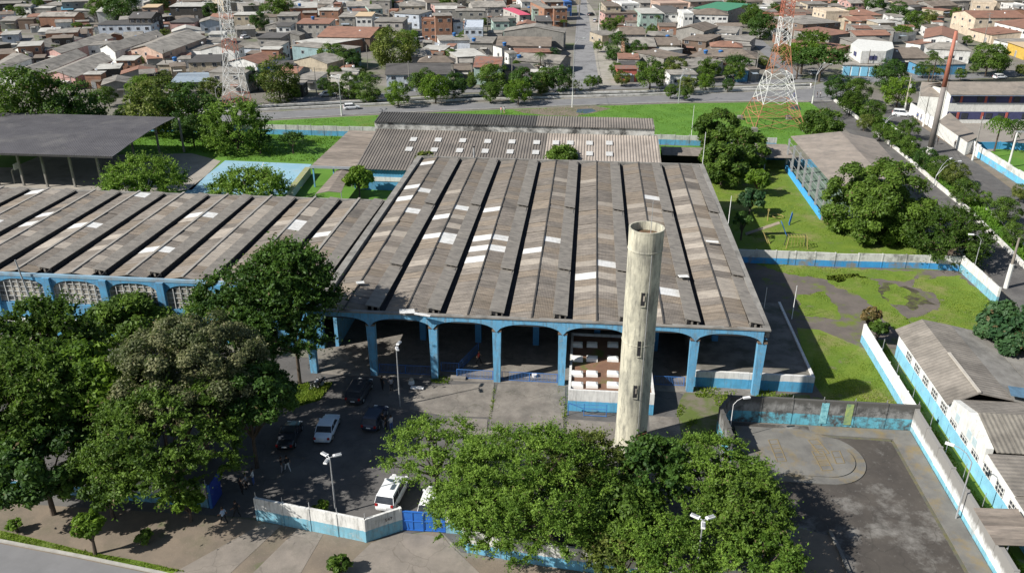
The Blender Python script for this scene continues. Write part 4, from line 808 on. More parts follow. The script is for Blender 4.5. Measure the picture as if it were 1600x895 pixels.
pwall('school_wall', [(p.x, p.y) for p in sw], 2.6, mat('bright_school_wall', (.78, .78, .77), (.70, .70, .70), .5, .8, dirt=(.45, .43, .42), dsc=.3, dth=(.6, .75), top=(2.5, (.3, .29, .28))), 'bright white wall along the lane beside the school', step=3)
sw = [G(1527.5, 246.5), G(1552, 262), G(1600, 293), G(1660, 333)]
pwall('sports_field_wall', [(p.x, p.y) for p in sw], 2.4, mat('sky_blue_wall', (.60, .62, .60), (.50, .52, .5), .6, .85, split=1.25, low=(.15, .48, .72), dirt=(.25, .24, .2), dsc=.6, dth=(.5, .75)), 'peeling white and sky blue wall at the right edge', step=3)
lr = empty('low_shed', (70, 200, 0)); tag(lr, 'long low brown roof directly behind the bright school wall', 'shed')
f = [G(1466, 190, 2.9), G(1512, 222, 2.9), G(1528, 214, 3.2), G(1484, 176, 3.2)]
for k in range(6): MB().slab([f[0].lerp(f[1], k/6), f[0].lerp(f[1], (k+1)/6), f[3].lerp(f[2], (k+1)/6), f[3].lerp(f[2], k/6)], .1, M_sr).build('roof_panel', lr, world=True)
MB().prism([(p.x, p.y) for p in f], 0, 2.75, M_white).build('wall', lr, world=True)
sheet('school_yard', [(1512, 230), (1485, 180), (1600, 182), (1660, 240), (1660, 330), (1600, 290)], .012, mat('yard_brown', (.27, .25, .22), (.22, .2, .18), .3, .9), 'pale paved yard in front of the school')
sheet('sports_field', [(1535, 243), (1560, 232), (1640, 238), (1660, 330), (1600, 285)], .03, M_field, 'green pitch behind the sky blue wall')
sw = [G(1525, 233), G(1560, 233), G(1640, 237)]
pwall('pitch_wall', [(p.x, p.y) for p in sw], 1.6, mat('pitch_wall_blue', (.06, .28, .50), (.05, .24, .44), .6, .8), 'blue wall on the far side of the green pitch', step=4)

# ================================================================== LAMPS, POLES, PYLONS
def head_lamp(px, py, ptop, nheads, label, lean=0):
    p = G(px, py); h = HT(px, py, ptop); r = empty('street_lamp', p); tag(r, label, 'lamp post')
    MB().tube((0, 0, 0), (0, 0, h*.5), .09, .075, M_steel, 8).tube((0, 0, h*.5), (0, 0, h), .07, .05, M_steel, 8).build('pole', r)
    for k in range(nheads):
        a = {3: (-1.7, .5, 2.6), 2: (1.35, -1.2)}[nheads][k]; d = Vector((math.cos(a), math.sin(a), 0))
        hd = MB(); hd.tube((0, 0, h-.05), d*.3+Vector((0, 0, h+.02)), .04, .04, M_steel, 6)
        ha = MB().box((0, 0, 0), (.70, .30, .12), M_lampw).box((.05, 0, .08), (.5, .2, .05), M_steel).build('lamp_head', r, loc=d*.62+Vector((0, 0, h+.05))); ha.rotation_euler = (0, 0, a)
        hd.build('bracket', r)
head_lamp(525, 803, 714, 3, 'three headed lamp post inside the white and blue wall')
head_lamp(625, 634, 541, 2, 'two headed lamp post in the yard before the dark arches')
head_lamp(1084, 928, 812, 3, 'three headed lamp post rising out of the feathery trees')
head_lamp(1134, 0, -40, 2, 'x') if False else None
def arm_lamp(px, py, tx, ty, label, r0=.09, arm=2.2, m=M_steel, white=0, ang=None, group='street lamps along the avenues', two=False):
    """post with curved outreach arm; (tx, ty) is where the post bends"""
    p = G(px, py); h = HT(px, py, ty); r = empty('street_lamp', p); tag(r, label, 'street lamp', group)
    MB().tube((0, 0, 0), (0, 0, h), r0*1.2, r0*.7, m, 7).build('pole', r)
    if white: MB().tube((0, 0, 0), (0, 0, white), r0*1.6, r0*1.5, M_white, 8).build('base_sleeve', r)
    for s in ((1, -1) if two else (1,)):
        a = (ang if ang is not None else 0)+(0 if s == 1 else .45)
        pts = [Vector((0, 0, h)), Vector((arm*.35*math.cos(a), arm*.35*math.sin(a), h+arm*.42)), Vector((arm*.75*math.cos(a), arm*.75*math.sin(a), h+arm*.62)), Vector((arm*math.cos(a), arm*math.sin(a), h+arm*.64))]
        b = MB()
        for i in range(3): b.tube(pts[i], pts[i+1], r0*.6, r0*.5, m, 5)
        b.build('arm', r)
        hd = MB().box((0, 0, 0), (.7, .28, .14), M_lampw).build('lamp_head', r, loc=pts[3]+Vector((.3*math.cos(a), .3*math.sin(a), 0))); hd.rotation_euler = (0, 0, a)
    return r
arm_lamp(1493, 811, 1503, 722, 'curved grey lamp standing at the foot of the court wall', .07, 1.6, ang=2.6, group=None)
arm_lamp(534, 181, 531, 134, 'white based lamp post on the avenue beside the white car', .12, 3, white=2.5, ang=1.9, two=True)
arm_lamp(894, 168, 900, 72, 'very tall lamp post at the mouth of the straight street', .10, 2.6, M_steel, white=4, ang=.6)
arm_lamp(1060, 162, 1062, 123, 'twin arm avenue lamp right of the big green tree', .12, 3, ang=.6, two=True)
arm_lamp(1269, 162, 1273, 118, 'twin arm lamp at the crossing beside the walkers', .12, 4, white=2, ang=.5, two=True)
arm_lamp(1377, 215, 1386, 196, 'twin arm lamp leaning over the canal parapet upper one', .09, 3, ang=.3, two=True)
arm_lamp(1459, 292, 1465, 275, 'twin arm lamp beside the canal parapet near the tall pole foot', .09, 4, ang=.3, two=True)
arm_lamp(340, 166, 337, 140, 'lamp post among the trees left of the thin white mast', .1, 3, ang=.5)
arm_lamp(1517, 438, 1533, 375, 'thin lamp behind the white and pale blue corner wall', .06, 1.2, ang=math.pi, group=None)
arm_lamp(1138, 690, 1145, 632, 'thin pale lamp arching over the rounded court corner', .04, 1.0, M_lampw, ang=.3, group=None)
def pole(px, py, ty, label, r=.12, m=M_conc, white=0, cross=False, grp='utility poles along the lanes', lab='utility pole'):
    p = G(px, py); h = HT(px, py, ty); o = empty('utility_pole', p); tag(o, label, lab, grp)
    MB().tube((0, 0, 0), (0, 0, h), r*1.25, r*.7, m, 8).build('pole', o)
    if white: MB().tube((0, 0, 0), (0, 0, white), r*1.6, r*1.5, M_white, 8).build('painted_base', o)
    if cross:
        for z in (h-.4, h-1.3): MB().box((0, 0, z), (2.2, .12, .12), M_conc).build('crossarm', o)
        MB().tube((.3, -.2, h-3), (.3, -.2, h-2.1), .25, .25, M_steel, 8).build('transformer', o)
    return o
pole(1413, 173, 118, 'concrete power pole beside the bright green canal tree', .16, mat('pale_pole', (.42, .38, .30), (.34, .31, .25)), cross=True, white=2)
pole(1442, 198, 150, 'concrete pole with white base at the bright school wall', .14, white=3)
pole(1519, 251, 182, 'concrete pole with white base where wall turns blue', .14, white=3)
pole(1571, 450, 372, 'thick concrete pole with white base at right lane edge', .2, mat('brown_grey_pole', (.25, .22, .19), (.2, .175, .15)), white=3.6)
pole(1237, 498, 446, 'thin white pole on the grass edge right of the hall', .045, M_lampw, grp='thin white poles right of the hall', lab='pole')
pole(1191, 500, 449, 'thin white pole in the shade against the hall side', .045, M_lampw, grp='thin white poles right of the hall', lab='pole')
pole(105, 145, 112, 'wooden pole before the pink gable wall', .12, M_bark)
pole(148, 172, 135, 'wooden pole between trees left of the thin mast', .12, M_bark)
pole(262, 118, 78, 'dark pole beside the row houses', .12, M_bark)
pole(495, 150, 105, 'pole on the verge of the canal left of the palms', .12, M_conc)
pole(575, 110, 70, 'grey pole in the side lane behind the trees', .12, M_conc)
pole(762, 62, 12, 'tall pole among houses left of the warehouse', .14, M_conc, cross=True)
pole(905, 28, -20, 'pale pole at the far left kerb of the straight street', .16, M_conc, cross=True)
pole(935, 60, 5, 'white pole at the right kerb of the straight street', .16, M_white)
pole(1353, 118, 78, 'brown pole leaning before the white corner shop', .12, M_bark)
pole(1497, 45, 5, 'grey pole among the far right houses', .14, M_conc, cross=True)
pole(1536, 70, 20, 'grey pole by the terracotta roofs at far right', .14, M_conc, cross=True)
pole(1080, 215, 165, 'thin mast in the field behind the rear building', .05, M_lampw, grp=None, lab='mast')
pole(577, 168, 120, 'thin white mast in the field left of the rear building', .05, M_lampw, grp=None, lab='mast') if False else None
# white gantry at right edge
gp = G(1575, 262); r = empty('floodlight_gantry', gp); tag(r, 'white gantry post with short arm behind the sky blue wall', 'gantry')
hh = HT(1575, 262, 206); MB().tube((0, 0, 0), (0, 0, hh), .22, .18, M_white, 8).build('post', r); MB().box((1.3, 0, hh), (3.2, .3, .3), M_steel).build('arm', r)
# tall tapering orange topped pole
p = G(1452, 240); hh = HT(1452, 240, 49); tp = empty('tall_pole', p); tag(tp, 'very tall tapering pole, grey below and orange red above', 'pole')
MB().tube((0, 0, 0), (0, 0, 1.4), .72, .66, M_white, 12).build('base_sleeve', tp)
MB().tube((0, 0, 1.4), (0, 0, hh*.56), .62, .5, mat('grey_steel_pole', (.20, .18, .17), (.155, .14, .13), .5, .7), 14).build('lower_shaft', tp, True)
MB().tube((0, 0, hh*.56), (0, 0, hh), .5, .3, mat('orange_red_paint', (.38, .145, .10), (.31, .12, .085), .5, .6), 14).build('upper_shaft', tp, True)
MB().tube((.75, 0, 2), (.75, 0, hh-1), .04, .04, M_steel, 5).build('cable_duct', tp)
MB().box((.2, -.1, hh*.80), (.9, .5, .5), M_pane).build('bracket_box', tp)
# lattice pylons
M_por = mat('faded_orange_steel', (.44, .19, .11), (.34, .15, .09), .5, .8); M_pwh = mat('white_steel', (.72, .72, .71), (.6, .6, .59), .5, .6); M_prd = mat('red_steel', (.45, .16, .11), (.36, .13, .09), .5, .8)
def pylon(c, rz, rb, waist, levels, r, label, arms):
    root = empty('lattice_pylon', c, rz); tag(root, label, 'pylon')
    zs = [l[0] for l in levels]
    def half(z):
        for i in range(len(levels)-1):
            if z <= levels[i+1][0]+1e-6:
                t = (z-levels[i][0])/(levels[i+1][0]-levels[i][0]); return levels[i][1]*(1-t)+levels[i+1][1]*t
        return levels[-1][1]
    cr = ((-1, -1), (1, -1), (1, 1), (-1, 1))
    for i in range(len(levels)-1):
        z0, z1 = levels[i][0], levels[i+1][0]; m = levels[i][2]; h0, h1 = half(z0), half(z1)
        sec = empty('pylon_section', (0, 0, z0)); sec.parent = root
        for cx, cy in cr:
            MB().tube((cx*h0, cy*h0, 0), (cx*h1, cy*h1, z1-z0), r, r, m, 4).build('leg', sec)
        n = levels[i][3]
        for s in range(4):
            a, b = cr[s], cr[(s+1) % 4]; br = MB()
            for k in range(n):
                za, zb = z0+(z1-z0)*k/n, z0+(z1-z0)*(k+1)/n; ha, hb_ = half(za), half(zb)
                P = lambda q, h_, z: (q[0]*h_, q[1]*h_, z-z0)
                br.tube(P(a, ha, za), P(b, hb_, zb), r*.7, r*.7, m, 4); br.tube(P(b, ha, za), P(a, hb_, zb), r*.7, r*.7, m, 4)
                br.tube(P(a, hb_, zb), P(b, hb_, zb), r*.7, r*.7, m, 4)
                if ha > 2.5:
                    ma = ((a[0]+b[0])/2*ha, (a[1]+b[1])/2*ha, za-z0); zm = (za+zb)/2; hm = half(zm)
                    br.tube(ma, P(a, hm, zm), r*.5, r*.5, m, 3); br.tube(ma, P(b, hm, zm), r*.5, r*.5, m, 3)
            br.build('bracing', sec)
    for cx, cy in cr: MB().box((cx*levels[0][1], cy*levels[0][1], .4), (1.2, 1.2, 1.0), M_conc).build('footing', root)
    for z, m in arms:
        for s in (-1, 1):
            b = MB(); h = half(z); e = (s*5.5, 0, z-.2)
            for q in ((s*h, -h, z), (s*h, h, z), (s*h, 0, z+1.8)): b.tube(q, e, r*.6, r*.5, m, 4)
            b.build('crossarm', root)
    return root
def H1(px, py, ty): return HT(px, py, ty)
base1 = (43.6, 199.3, 0); bp = PX(base1)
def zat(base, ty):
    lo, hi = 0, 80
    for _ in range(40):
        m = (lo+hi)/2
        if PX((base[0], base[1], m))[1] > ty: lo = m
        else: hi = m
    return lo
z155, z110, z70, z28, z2, zt = (zat(base1, t) for t in (158, 113, 71, 27, 2, -30))
pylon(base1, .12, 0, 0, [(.5, 5.9, M_por, 2), (z155, 4.0, M_pwh, 2), (z110, 2.35, M_por, 2), (z70, 1.35, M_pwh, 3), (z28, 1.2, M_prd, 3), (z2, 1.15, M_prd, 1), (zt, .9, M_pwh, 2), (zt+2, .4, M_pwh, 1)], .085, 'large orange and white lattice pylon standing in the green field', [(z28+1, M_prd), (z2+1, M_prd)])
p2 = G(372, 168); base2 = (p2.x, p2.y, 0)
z150, z100, z80, z62, z20, zt = (zat(base2, t) for t in (147, 100, 82, 62, 10, -35))
pylon(base2, .05, 0, 0, [(.5, 2.9, M_prd, 1), (z150, 2.5, M_pwh, 3), (z100, 1.7, M_pwh, 1), (z80, 1.5, M_prd, 1), (z62, 1.3, M_pwh, 4), (z20, 1.1, M_pwh, 2), (zt, .9, M_prd, 2), (zt+2, .4, M_prd, 1)], .07, 'slimmer white and red lattice pylon behind the pavilion', [(z20+1, M_pwh), (z20+5, M_prd)])

# ================================================================== PLAYGROUND
M_ylw = mat('yellow_paint', (.36, .29, .10), (.27, .22, .09), 2, .8)
p = G(1217, 368); r = empty('slide', (p.x, p.y, 0)); tag(r, 'blue ladder slide with pale ramp on the playground lawn', 'slide')
MB().slab([(-5.2, -.5, .08), (-.2, -.5, 2.2), (-.2, .5, 2.2), (-5.2, .5, .08)], .08, mat('worn_ramp', (.26, .22, .17), (.2, .17, .13), 2)).build('ramp', r)
b = MB()
for y in (-.45, .45): b.tube((.1, y, 2.3), (1.2, y, 0), .05, .05, M_metalb, 5)
for k in range(7): b.tube((.1+1.1*k/7, -.45, 2.3*(1-k/7)), (.1+1.1*k/7, .45, 2.3*(1-k/7)), .04, .04, M_metalb, 5)
b.build('ladder', r)
p = G(1245, 389); r = empty('climbing_frame', (p.x, p.y, 0)); tag(r, 'yellow and grey climbing frame near the playground wall', 'climbing frame')
for x in (-1.6, 1.6): MB().tube((x, 0, 0), (x*.85, .1, 1.9), .06, .06, M_ylw, 6).build('post', r); MB().tube((x, 1.4, 0), (x*.85, 1.3, 1.9), .06, .06, M_gutter, 6).build('post', r)
b = MB()
for k in range(7): b.tube((-1.35+k*.45, .1, 1.9), (-1.35+k*.45, 1.3, 1.9), .035, .035, M_ylw, 4); b.tube((-1.35+k*.45, .1, .3), (-1.35+k*.45, .1, 1.9), .03, .03, M_ylw, 4)
b.tube((-1.4, .1, 1.9), (1.4, .1, 1.9), .05, .05, M_ylw, 5); b.tube((-1.4, 1.3, 1.9), (1.4, 1.3, 1.9), .05, .05, M_gutter, 5); b.build('bars', r)
p = G(1200, 381); r = empty('spring_toy', (p.x, p.y, 0)); tag(r, 'small leaning yellow play post in front of the slide', 'play post')
MB().tube((0, 0, 0), (-.9, .3, 1.9), .08, .08, M_ylw, 6).tube((.3, 0, 0), (-.4, .5, 1.2), .07, .07, M_ylw, 6).build('post', r)
p = G(1199, 345); tag(MB().tube((0, 0, 0), (0, 0, 1.9), .08, .08, M_ylw, 6).box((0, 0, 1.9), (.3, .2, .3), M_ylw).build('play_post', loc=p), 'single upright yellow post behind the slide', 'play post')
p = G(1233, 352); b = MB(); b.tube((0, 0, 0), (.7, 1.6, 1.5), .1, .1, M_metalb, 6); b.tube((-.1, 0, .3), (.6, 1.6, 1.75), .06, .06, M_metalb, 6); tag(b.build('seesaw', loc=p), 'tilted blue seesaw beam right of the slide', 'seesaw')
p = G(1215, 340); b = MB()
for k in range(14): a0, a1 = 2*math.pi*k/14, 2*math.pi*(k+1)/14; b.tube((.9*math.cos(a0), .9*math.sin(a0), .25), (.9*math.cos(a1), .9*math.sin(a1), .25), .06, .06, M_ylw, 5)
tag(b.build('play_ring', loc=p), 'low yellow ring lying on the playground lawn', 'play ring')

# ================================================================== VEHICLES
def carpaint(n, c): 
    if n in MATS: return MATS[n]
    m = mat(n, c, tuple(x*.93 for x in c), 2, .32); m.node_tree.nodes['Principled BSDF'].inputs['Coat Weight'].default_value = .4; return m
def make_car(c, m, rz, label, kind='hatch', group='cars parked in the yard', cat='car'):
    """x = forward"""
    L, Wd = {'hatch': (4.1, 1.74), 'sedan': (4.45, 1.76), 'suv': (4.5, 1.84), 'van': (4.8, 1.95)}[kind]
    r = empty('car', c, rz); tag(r, label, cat, group)
    hl = L/2; top = {'hatch': 1.47, 'sedan': 1.44, 'suv': 1.68, 'van': 1.95}[kind]; belt = {'hatch': .92, 'sedan': .90, 'suv': 1.05, 'van': 1.1}[kind]
    st = [(-hl, .35, .80, .80), (-hl+.12, .25, belt-.03, .92), (-hl+.8, .22, belt+.02, 1.0), (0, .22, belt, 1.0), (hl*.45, .22, belt-.04, 1.0), (hl-.45, .22, belt-.16, .97), (hl-.08, .26, belt-.30, .86), (hl, .36, .62, .74)]
    b = MB(); vs = []
    for x, z0, z1, wf in st:
        w = Wd/2*wf; zc = (z0+z1)/2
        ring = [(-w*.9, z0), (-w, z0+.14), (-w, zc+.1), (-w*.93, z1-.03), (-w*.72, z1+.01), (w*.72, z1+.01), (w*.93, z1-.03), (w, zc+.1), (w, z0+.14), (w*.9, z0)]
        vs += [(x, y, z) for y, z in ring]
    n = 10; fs = [(i*n+j, i*n+(j+1) % n, (i+1)*n+(j+1) % n, (i+1)*n+j) for i in range(len(st)-1) for j in range(n)]
    fs += [tuple(reversed(range(n))), tuple(range((len(st)-1)*n, len(st)*n))]
    b.raw(vs, [tuple(reversed(f)) for f in fs], m); b.build('body', r, True)
    xr0, xr1, xf1, xf0 = {'hatch': (-hl+.12, -hl+.55, .35, 1.05), 'sedan': (-hl+.75, -hl+1.35, .30, 1.0), 'suv': (-hl+.10, -hl+.42, .45, 1.1), 'van': (-hl+.08, -hl+.3, .9, 1.5)}[kind]
    wb, wt = Wd/2*.93, Wd/2*.80
    def frus(x0, x1, x2, x3, z0, z1, w0, w1): return [(x0, -w0, z0), (x3, -w0, z0), (x3, w0, z0), (x0, w0, z0), (x1, -w1, z1), (x2, -w1, z1), (x2, w1, z1), (x1, w1, z1)]
    g_ = MB(); g_.raw(frus(xr0, xr1, xf1, xf0, belt-.03, top-.075, wb, wt), ((0,3,2,1),(4,5,6,7),(0,1,5,4),(1,2,6,5),(2,3,7,6),(3,0,4,7)), M_pane); g_.build('windows', r)
    rf = MB(); rf.raw(frus(xr1-.08, xr1+.05, xf1-.05, xf1+.08, top-.08, top, wt+.05, wt-.03), ((0,3,2,1),(4,5,6,7),(0,1,5,4),(1,2,6,5),(2,3,7,6),(3,0,4,7)), m); rf.build('roof_panel', r)
    pl = MB()
    for s in (-1, 1):
        for (x0, x1) in ((xr0, xr1), (xf0, xf1)): pl.tube((x0, s*(wb+.005), belt-.03), (x1, s*(wt+.005), top-.04), .03, .028, m, 4)
        xm = (xr1+xf1)/2; pl.tube((xm, s*(wb+.005), belt-.02), (xm, s*(wt+.005), top-.05), .025, .022, m, 4)
    pl.build('pillars', r)
    for sx in (-hl*.62, hl*.64):
        for s in (-1, 1):
            w = MB().tube((sx, s*(Wd/2-.2), .33), (sx, s*(Wd/2+.01), .33), .33, .33, M_black, 16).build('wheel', r)
            MB().tube((sx, s*(Wd/2+.005), .33), (sx, s*(Wd/2+.02), .33), .19, .17, M_steel, 12).build('rim', w)
    for s in (-1, 1):
        MB().box((hl-.1, s*Wd*.33, belt-.34), (.16, .34, .14), M_lampw).build('headlight', r)
        MB().box((-hl+.04, s*Wd*.38, belt-.16), (.12, .22, .22), mat('tail_red', (.35, .02, .02), (.3, .02, .02), 1, .3)).build('taillight', r)
        MB().box((xf0-.15, s*(Wd/2+.06), belt+.06), (.14, .16, .12), m).build('wing_mirror', r)
    MB().box((-hl-.005, 0, .62), (.03, .45, .13), M_lampw).build('number_plate', r)
    return r
P_w, P_s, P_k, P_r = carpaint('white_car_paint', (.75, .76, .77)), carpaint('silver_car_paint', (.42, .43, .45)), carpaint('black_car_paint', (.02, .022, .028)), carpaint('red_car_paint', (.5, .03, .03))
P_p = carpaint('pale_blue_white_paint', (.62, .70, .80))
def carpx(px, py, px2, py2, m, label, kind='hatch', **k):
    """rear end / front end on the ground"""
    a, c = G(px, py), G(px2, py2); mid = (a+c)/2; return make_car((mid.x, mid.y, .04), m, math.atan2(c.y-a.y, c.x-a.x), label, kind, **k)
carpx(504, 694, 520, 657, P_p, 'white hatchback parked mid yard seen from behind', 'sedan')
carpx(445, 707, 462, 666, P_k, 'black car at the left in the dark tree shade', 'sedan')
carpx(553, 633, 571, 603, carpaint('dark_grey_paint', (.05, .052, .06)), 'dark grey car furthest back in the yard shade', 'suv')
carpx(578, 674, 595, 645, carpaint('navy_car_paint', (.03, .04, .07)), 'dark navy car beside the three standing people', 'hatch')
carpx(603, 799, 625, 757, P_w, 'large white car half under the feathery tree by the gate', 'suv')
carpx(668, 812, 682, 772, P_w, 'white pickup almost hidden behind the blue gate', 'hatch')
ga_ = 'cars on the avenue and lanes'
carpx(533, 172, 566, 170, P_w, 'white car driving on the avenue left of the rear building', 'hatch', group=ga_)
carpx(1400, 181, 1417, 182.5, P_w, 'white car in the shade beside the bright green canal tree', 'suv', group=ga_)
carpx(500, 152, 524, 150, P_s, 'silver pickup on the lane behind the canal left', 'sedan', group=ga_)
carpx(1131, 127, 1153, 125, P_s, 'silver car parked by the blue and yellow kiosk', 'sedan', group=ga_)
carpx(1262, 118, 1284, 117, P_s, 'dark grey car in the shade under the wide flat tree', 'hatch', group=ga_)
carpx(378, 62, 389, 60, P_w, 'white car between houses, the left of a pair', 'hatch', group=ga_)
carpx(391, 57, 402, 53, P_w, 'white car between houses, right and farther of a pair', 'hatch', group=ga_)
carpx(917, 26, 930, 24, P_k, 'black car crossing the straight street', 'hatch', group=ga_)
carpx(926, 38, 934, 32, P_s, 'silver car parked right of the straight street', 'hatch', group=ga_)
carpx(1176, 14, 1184, 10, P_r, 'red car far off beside the street trees', 'hatch', group=ga_)
carpx(1150, 45, 1162, 42, P_w, 'white car on the back street past the pale villas', 'hatch', group=ga_)
carpx(652, 67, 662, 66, P_w, 'white truck cab beside the grey cube among houses', 'van', group=ga_)
carpx(1414, 19, 1424, 18, P_r, 'small red car beside far right trees', 'hatch', group=ga_)
carpx(1553, 124, 1570, 123, P_w, 'white car on the lane above the school roof', 'hatch', group=ga_)
def moto(px, py, rz, m, label):
    p = G(px, py); r = empty('motorcycle', p, rz); tag(r, label, 'motorcycle', 'motorcycles parked in the yard')
    for x in (-.62, .66):
        b = MB(); n = 14
        for k in range(n): a0, a1 = 2*math.pi*k/n, 2*math.pi*(k+1)/n; b.tube((x+.27*math.cos(a0), 0, .31+.27*math.sin(a0)), (x+.27*math.cos(a1), 0, .31+.27*math.sin(a1)), .055, .055, M_black, 5, False)
        b.tube((x, -.05, .31), (x, .05, .31), .08, .08, M_steel, 8); b.build('wheel', r)
    MB().tube((-.15, 0, .72), (.28, 0, .86), .13, .17, m, 8).tube((.28, 0, .86), (.45, 0, .78), .17, .08, m, 8).build('tank', r)
    MB().box((-.4, 0, .80), (.62, .24, .10), M_black).build('seat', r)
    MB().box((.02, 0, .42), (.42, .26, .34), M_steel).build('engine', r)
    MB().tube((.66, 0, .31), (.42, 0, 1.02), .045, .04, M_steel, 6).tube((.42, -.34, 1.05), (.42, .34, 1.05), .025, .025, M_black, 6).build('fork', r)
    MB().tube((-.62, 0, .31), (-.1, 0, .6), .04, .04, M_black, 6).tube((-.7, 0, .62), (-.4, 0, .75), .05, .09, m, 6).build('rear_frame', r)
    MB().tube((.50, 0, .88), (.60, 0, .88), .09, .10, M_lampw, 8).build('headlight', r)
moto(494, 606, 1.0, P_s, 'silver motorcycle, the left of two at the grass edge')
moto(503, 604, 1.2, P_k, 'black motorcycle, the right of two at the grass edge')
bx = empty('water_drum', G(652, 608)); tag(bx, 'small white bench slab lying in the yard shade', 'bench slab'); MB().box((0, 0, .2), (1.4, .45, .12), M_lampw).build('top', bx); MB().box((0, 0, .08), (1.1, .3, .14), M_conc).build('foot', bx); bx.name = 'bench_slab'
p = G(626, 598); b = MB(); b.tube((0, 0, 0), (0, 0, .45), .35, .3, M_lampw, 10); b.tube((0, 0, .45), (0, 0, .7), .3, .12, M_sheetl, 8); tag(b.build('bucket', loc=p+Vector((1.2, 0, 0))), 'whitish bucket standing near the two headed lamp', 'bucket')
for px, py, l in ((776, 679, 'pale concrete block on the slab edge before the feathery trees'), (716, 592, 'pale concrete step at the foot of the arches')):
    p = G(px, py); o = MB().box((0, 0, .14), (1.7, .6, .26), M_slab).build('concrete_block', loc=p+Vector((0, 0, .03))); tag(o, l, 'block')
for px, py, l in ((811, 583, 'left of the potted plant'), (835, 583, 'in a white pot')):
    pass
p = G(835, 589); r = empty('potted_plant', p); tag(r, 'bushy plant in a white pot behind the third arch railing', 'potted plant'); MB().tube((0, 0, 0), (0, 0, .4), .22, .3, M_lampw, 10).build('pot', r)

# ================================================================== PEOPLE
def skin_person(pose):
    """one continuous skinned body; x forward"""
    s = {'stand': (.06, -.06, .0, .0), 'walk': (.30, -.28, .25, -.25), 'talk': (.04, -.02, .45, .1)}[pose]
    V = []; E_ = []; Rr = []
    def v(x, y, z, r, par=None):
        V.append((x, y, z)); Rr.append(r)
        if par is not None: E_.append((par, len(V)-1))
        return len(V)-1
    pel = v(0, 0, .95, .145); wa = v(0, 0, 1.12, .125, pel); ch = v(0, 0, 1.34, .155, wa); nk = v(.01, 0, 1.50, .06, ch); hd0 = v(.02, 0, 1.60, .088, nk); hd1 = v(.02, 0, 1.70, .085, hd0)
    v(.115, 0, 1.62, .022, hd0)
    for sg, st in ((1, s[0]), (-1, s[1])):
        hp = v(0, sg*.10, .88, .095, pel); kn = v(st*.5+.03, sg*.105, .48, .062, hp); an = v(st-.02, sg*.11, .09, .042, kn); v(st+.13, sg*.12, .04, .035, an)
    for sg, st in ((1, s[2]), (-1, s[3])):
        sh_ = v(0, sg*.19, 1.40, .06, ch); el = v(st*.4-.02, sg*.25, 1.13, .043, sh_); wr = v(st+.06, sg*.25, .90+abs(st)*.35, .03, el)
        pm = v(st+.10, sg*.25, .84+abs(st)*.4, .030, wr)
        for k in range(4): f0 = v(st+.125+.006*k, sg*(.222+.018*k), .785+abs(st)*.42, .010, pm); v(st+.135, sg*(.222+.018*k), .745+.008*abs(k-1.5)+abs(st)*.44, .008, f0)
        f0 = v(st+.13, sg*.205, .82+abs(st)*.4, .011, pm); v(st+.15, sg*.20, .79+abs(st)*.42, .009, f0)
    me = bpy.data.meshes.new('person_base'); me.from_pydata(V, E_, []); o = bpy.data.objects.new('person_base', me); C.objects.link(o)
    md = o.modifiers.new('skin', 'SKIN'); md.use_smooth_shade = True
    for i, sv in enumerate(me.skin_vertices[0].data): sv.radius = (Rr[i], Rr[i]*(1.25 if i in (pel, wa, ch) else 1)); sv.use_root = (i == 0)
    sb = o.modifiers.new('sub', 'SUBSURF'); sb.levels = 1; sb.render_levels = 1
    dg = bpy.context.evaluated_depsgraph_get(); dg.update(); ev = bpy.data.meshes.new_from_object(o.evaluated_get(dg)); bpy.data.objects.remove(o)
    return ev
POSES = {k: skin_person(k) for k in ('stand', 'walk', 'talk')}
M_skin = mat('skin', (.30, .17, .11), (.26, .15, .10), 5, .6); M_hair = mat('dark_hair', (.02, .015, .012), (.03, .02, .015), 5, .6)
hairm = MB(); hairm.lathe((.005, 0, 1.70), [(.098, -.08), (.104, -.02), (.095, .05), (.06, .095), (0, .108)], M_hair, 12); hairm = hairm.mesh('hair')
def cloth(n, c): return mat('cloth_'+n, c, tuple(x*.8 for x in c), 6, .85)
SH = {'white': (.7, .7, .7), 'black': (.025, .025, .028), 'grey': (.3, .3, .32), 'blue': (.08, .14, .35), 'red': (.5, .06, .05), 'pale blue': (.4, .5, .65), 'pink': (.6, .3, .3)}
pcache = {}
def person(px, py, pose, rz, shirt, pants, label, group=None):
    key = (pose, shirt, pants)
    if key not in pcache:
        me = POSES[pose].copy(); me.materials.clear()
        for m in (M_skin, cloth(shirt, SH[shirt]), cloth(pants, SH[pants]), M_black): me.materials.append(m)
        for f in me.polygons:
            c = f.center
            f.material_index = 3 if c.z < .10 else 2 if c.z < .97 and abs(c.y) < .235 and c.z < .95 else 1 if .93 < c.z < 1.47 and not (abs(c.y) > .21 and c.z < 1.2) else 0
            f.use_smooth = True
        pcache[key] = me
    p = G(px, py); o = inst('person', pcache[key], None, (p.x, p.y, .03+(.06 if py > 560 and py < 620 else 0)), rz)
    tag(o, label, 'person', group); h = inst('hair', hairm, o); return o
person(441, 738, 'stand', .5, 'black', 'grey', 'person in dark clothes standing behind the black car', 'people in the yard')
person(450, 736, 'walk', 2.5, 'black', 'white', 'person in dark top and pale trousers behind the black car', 'people in the yard')
person(397, 757, 'talk', 3.4, 'white', 'blue', 'person in a white shirt beside the open navy gate', 'people in the yard')
person(386, 764, 'stand', .2, 'grey', 'black', 'person in grey beside the white shirted person at the gate', 'people in the yard')
person(379, 772, 'stand', 1.2, 'black', 'black', 'person in black just inside the open navy gate', 'people in the yard')
person(351, 818, 'walk', 2.8, 'pale blue', 'black', 'person in pale blue walking outside the open gate', 'people outside the gate')
person(371, 808, 'walk', 2.9, 'black', 'black', 'person in black walking outside beside the open gate', 'people outside the gate')
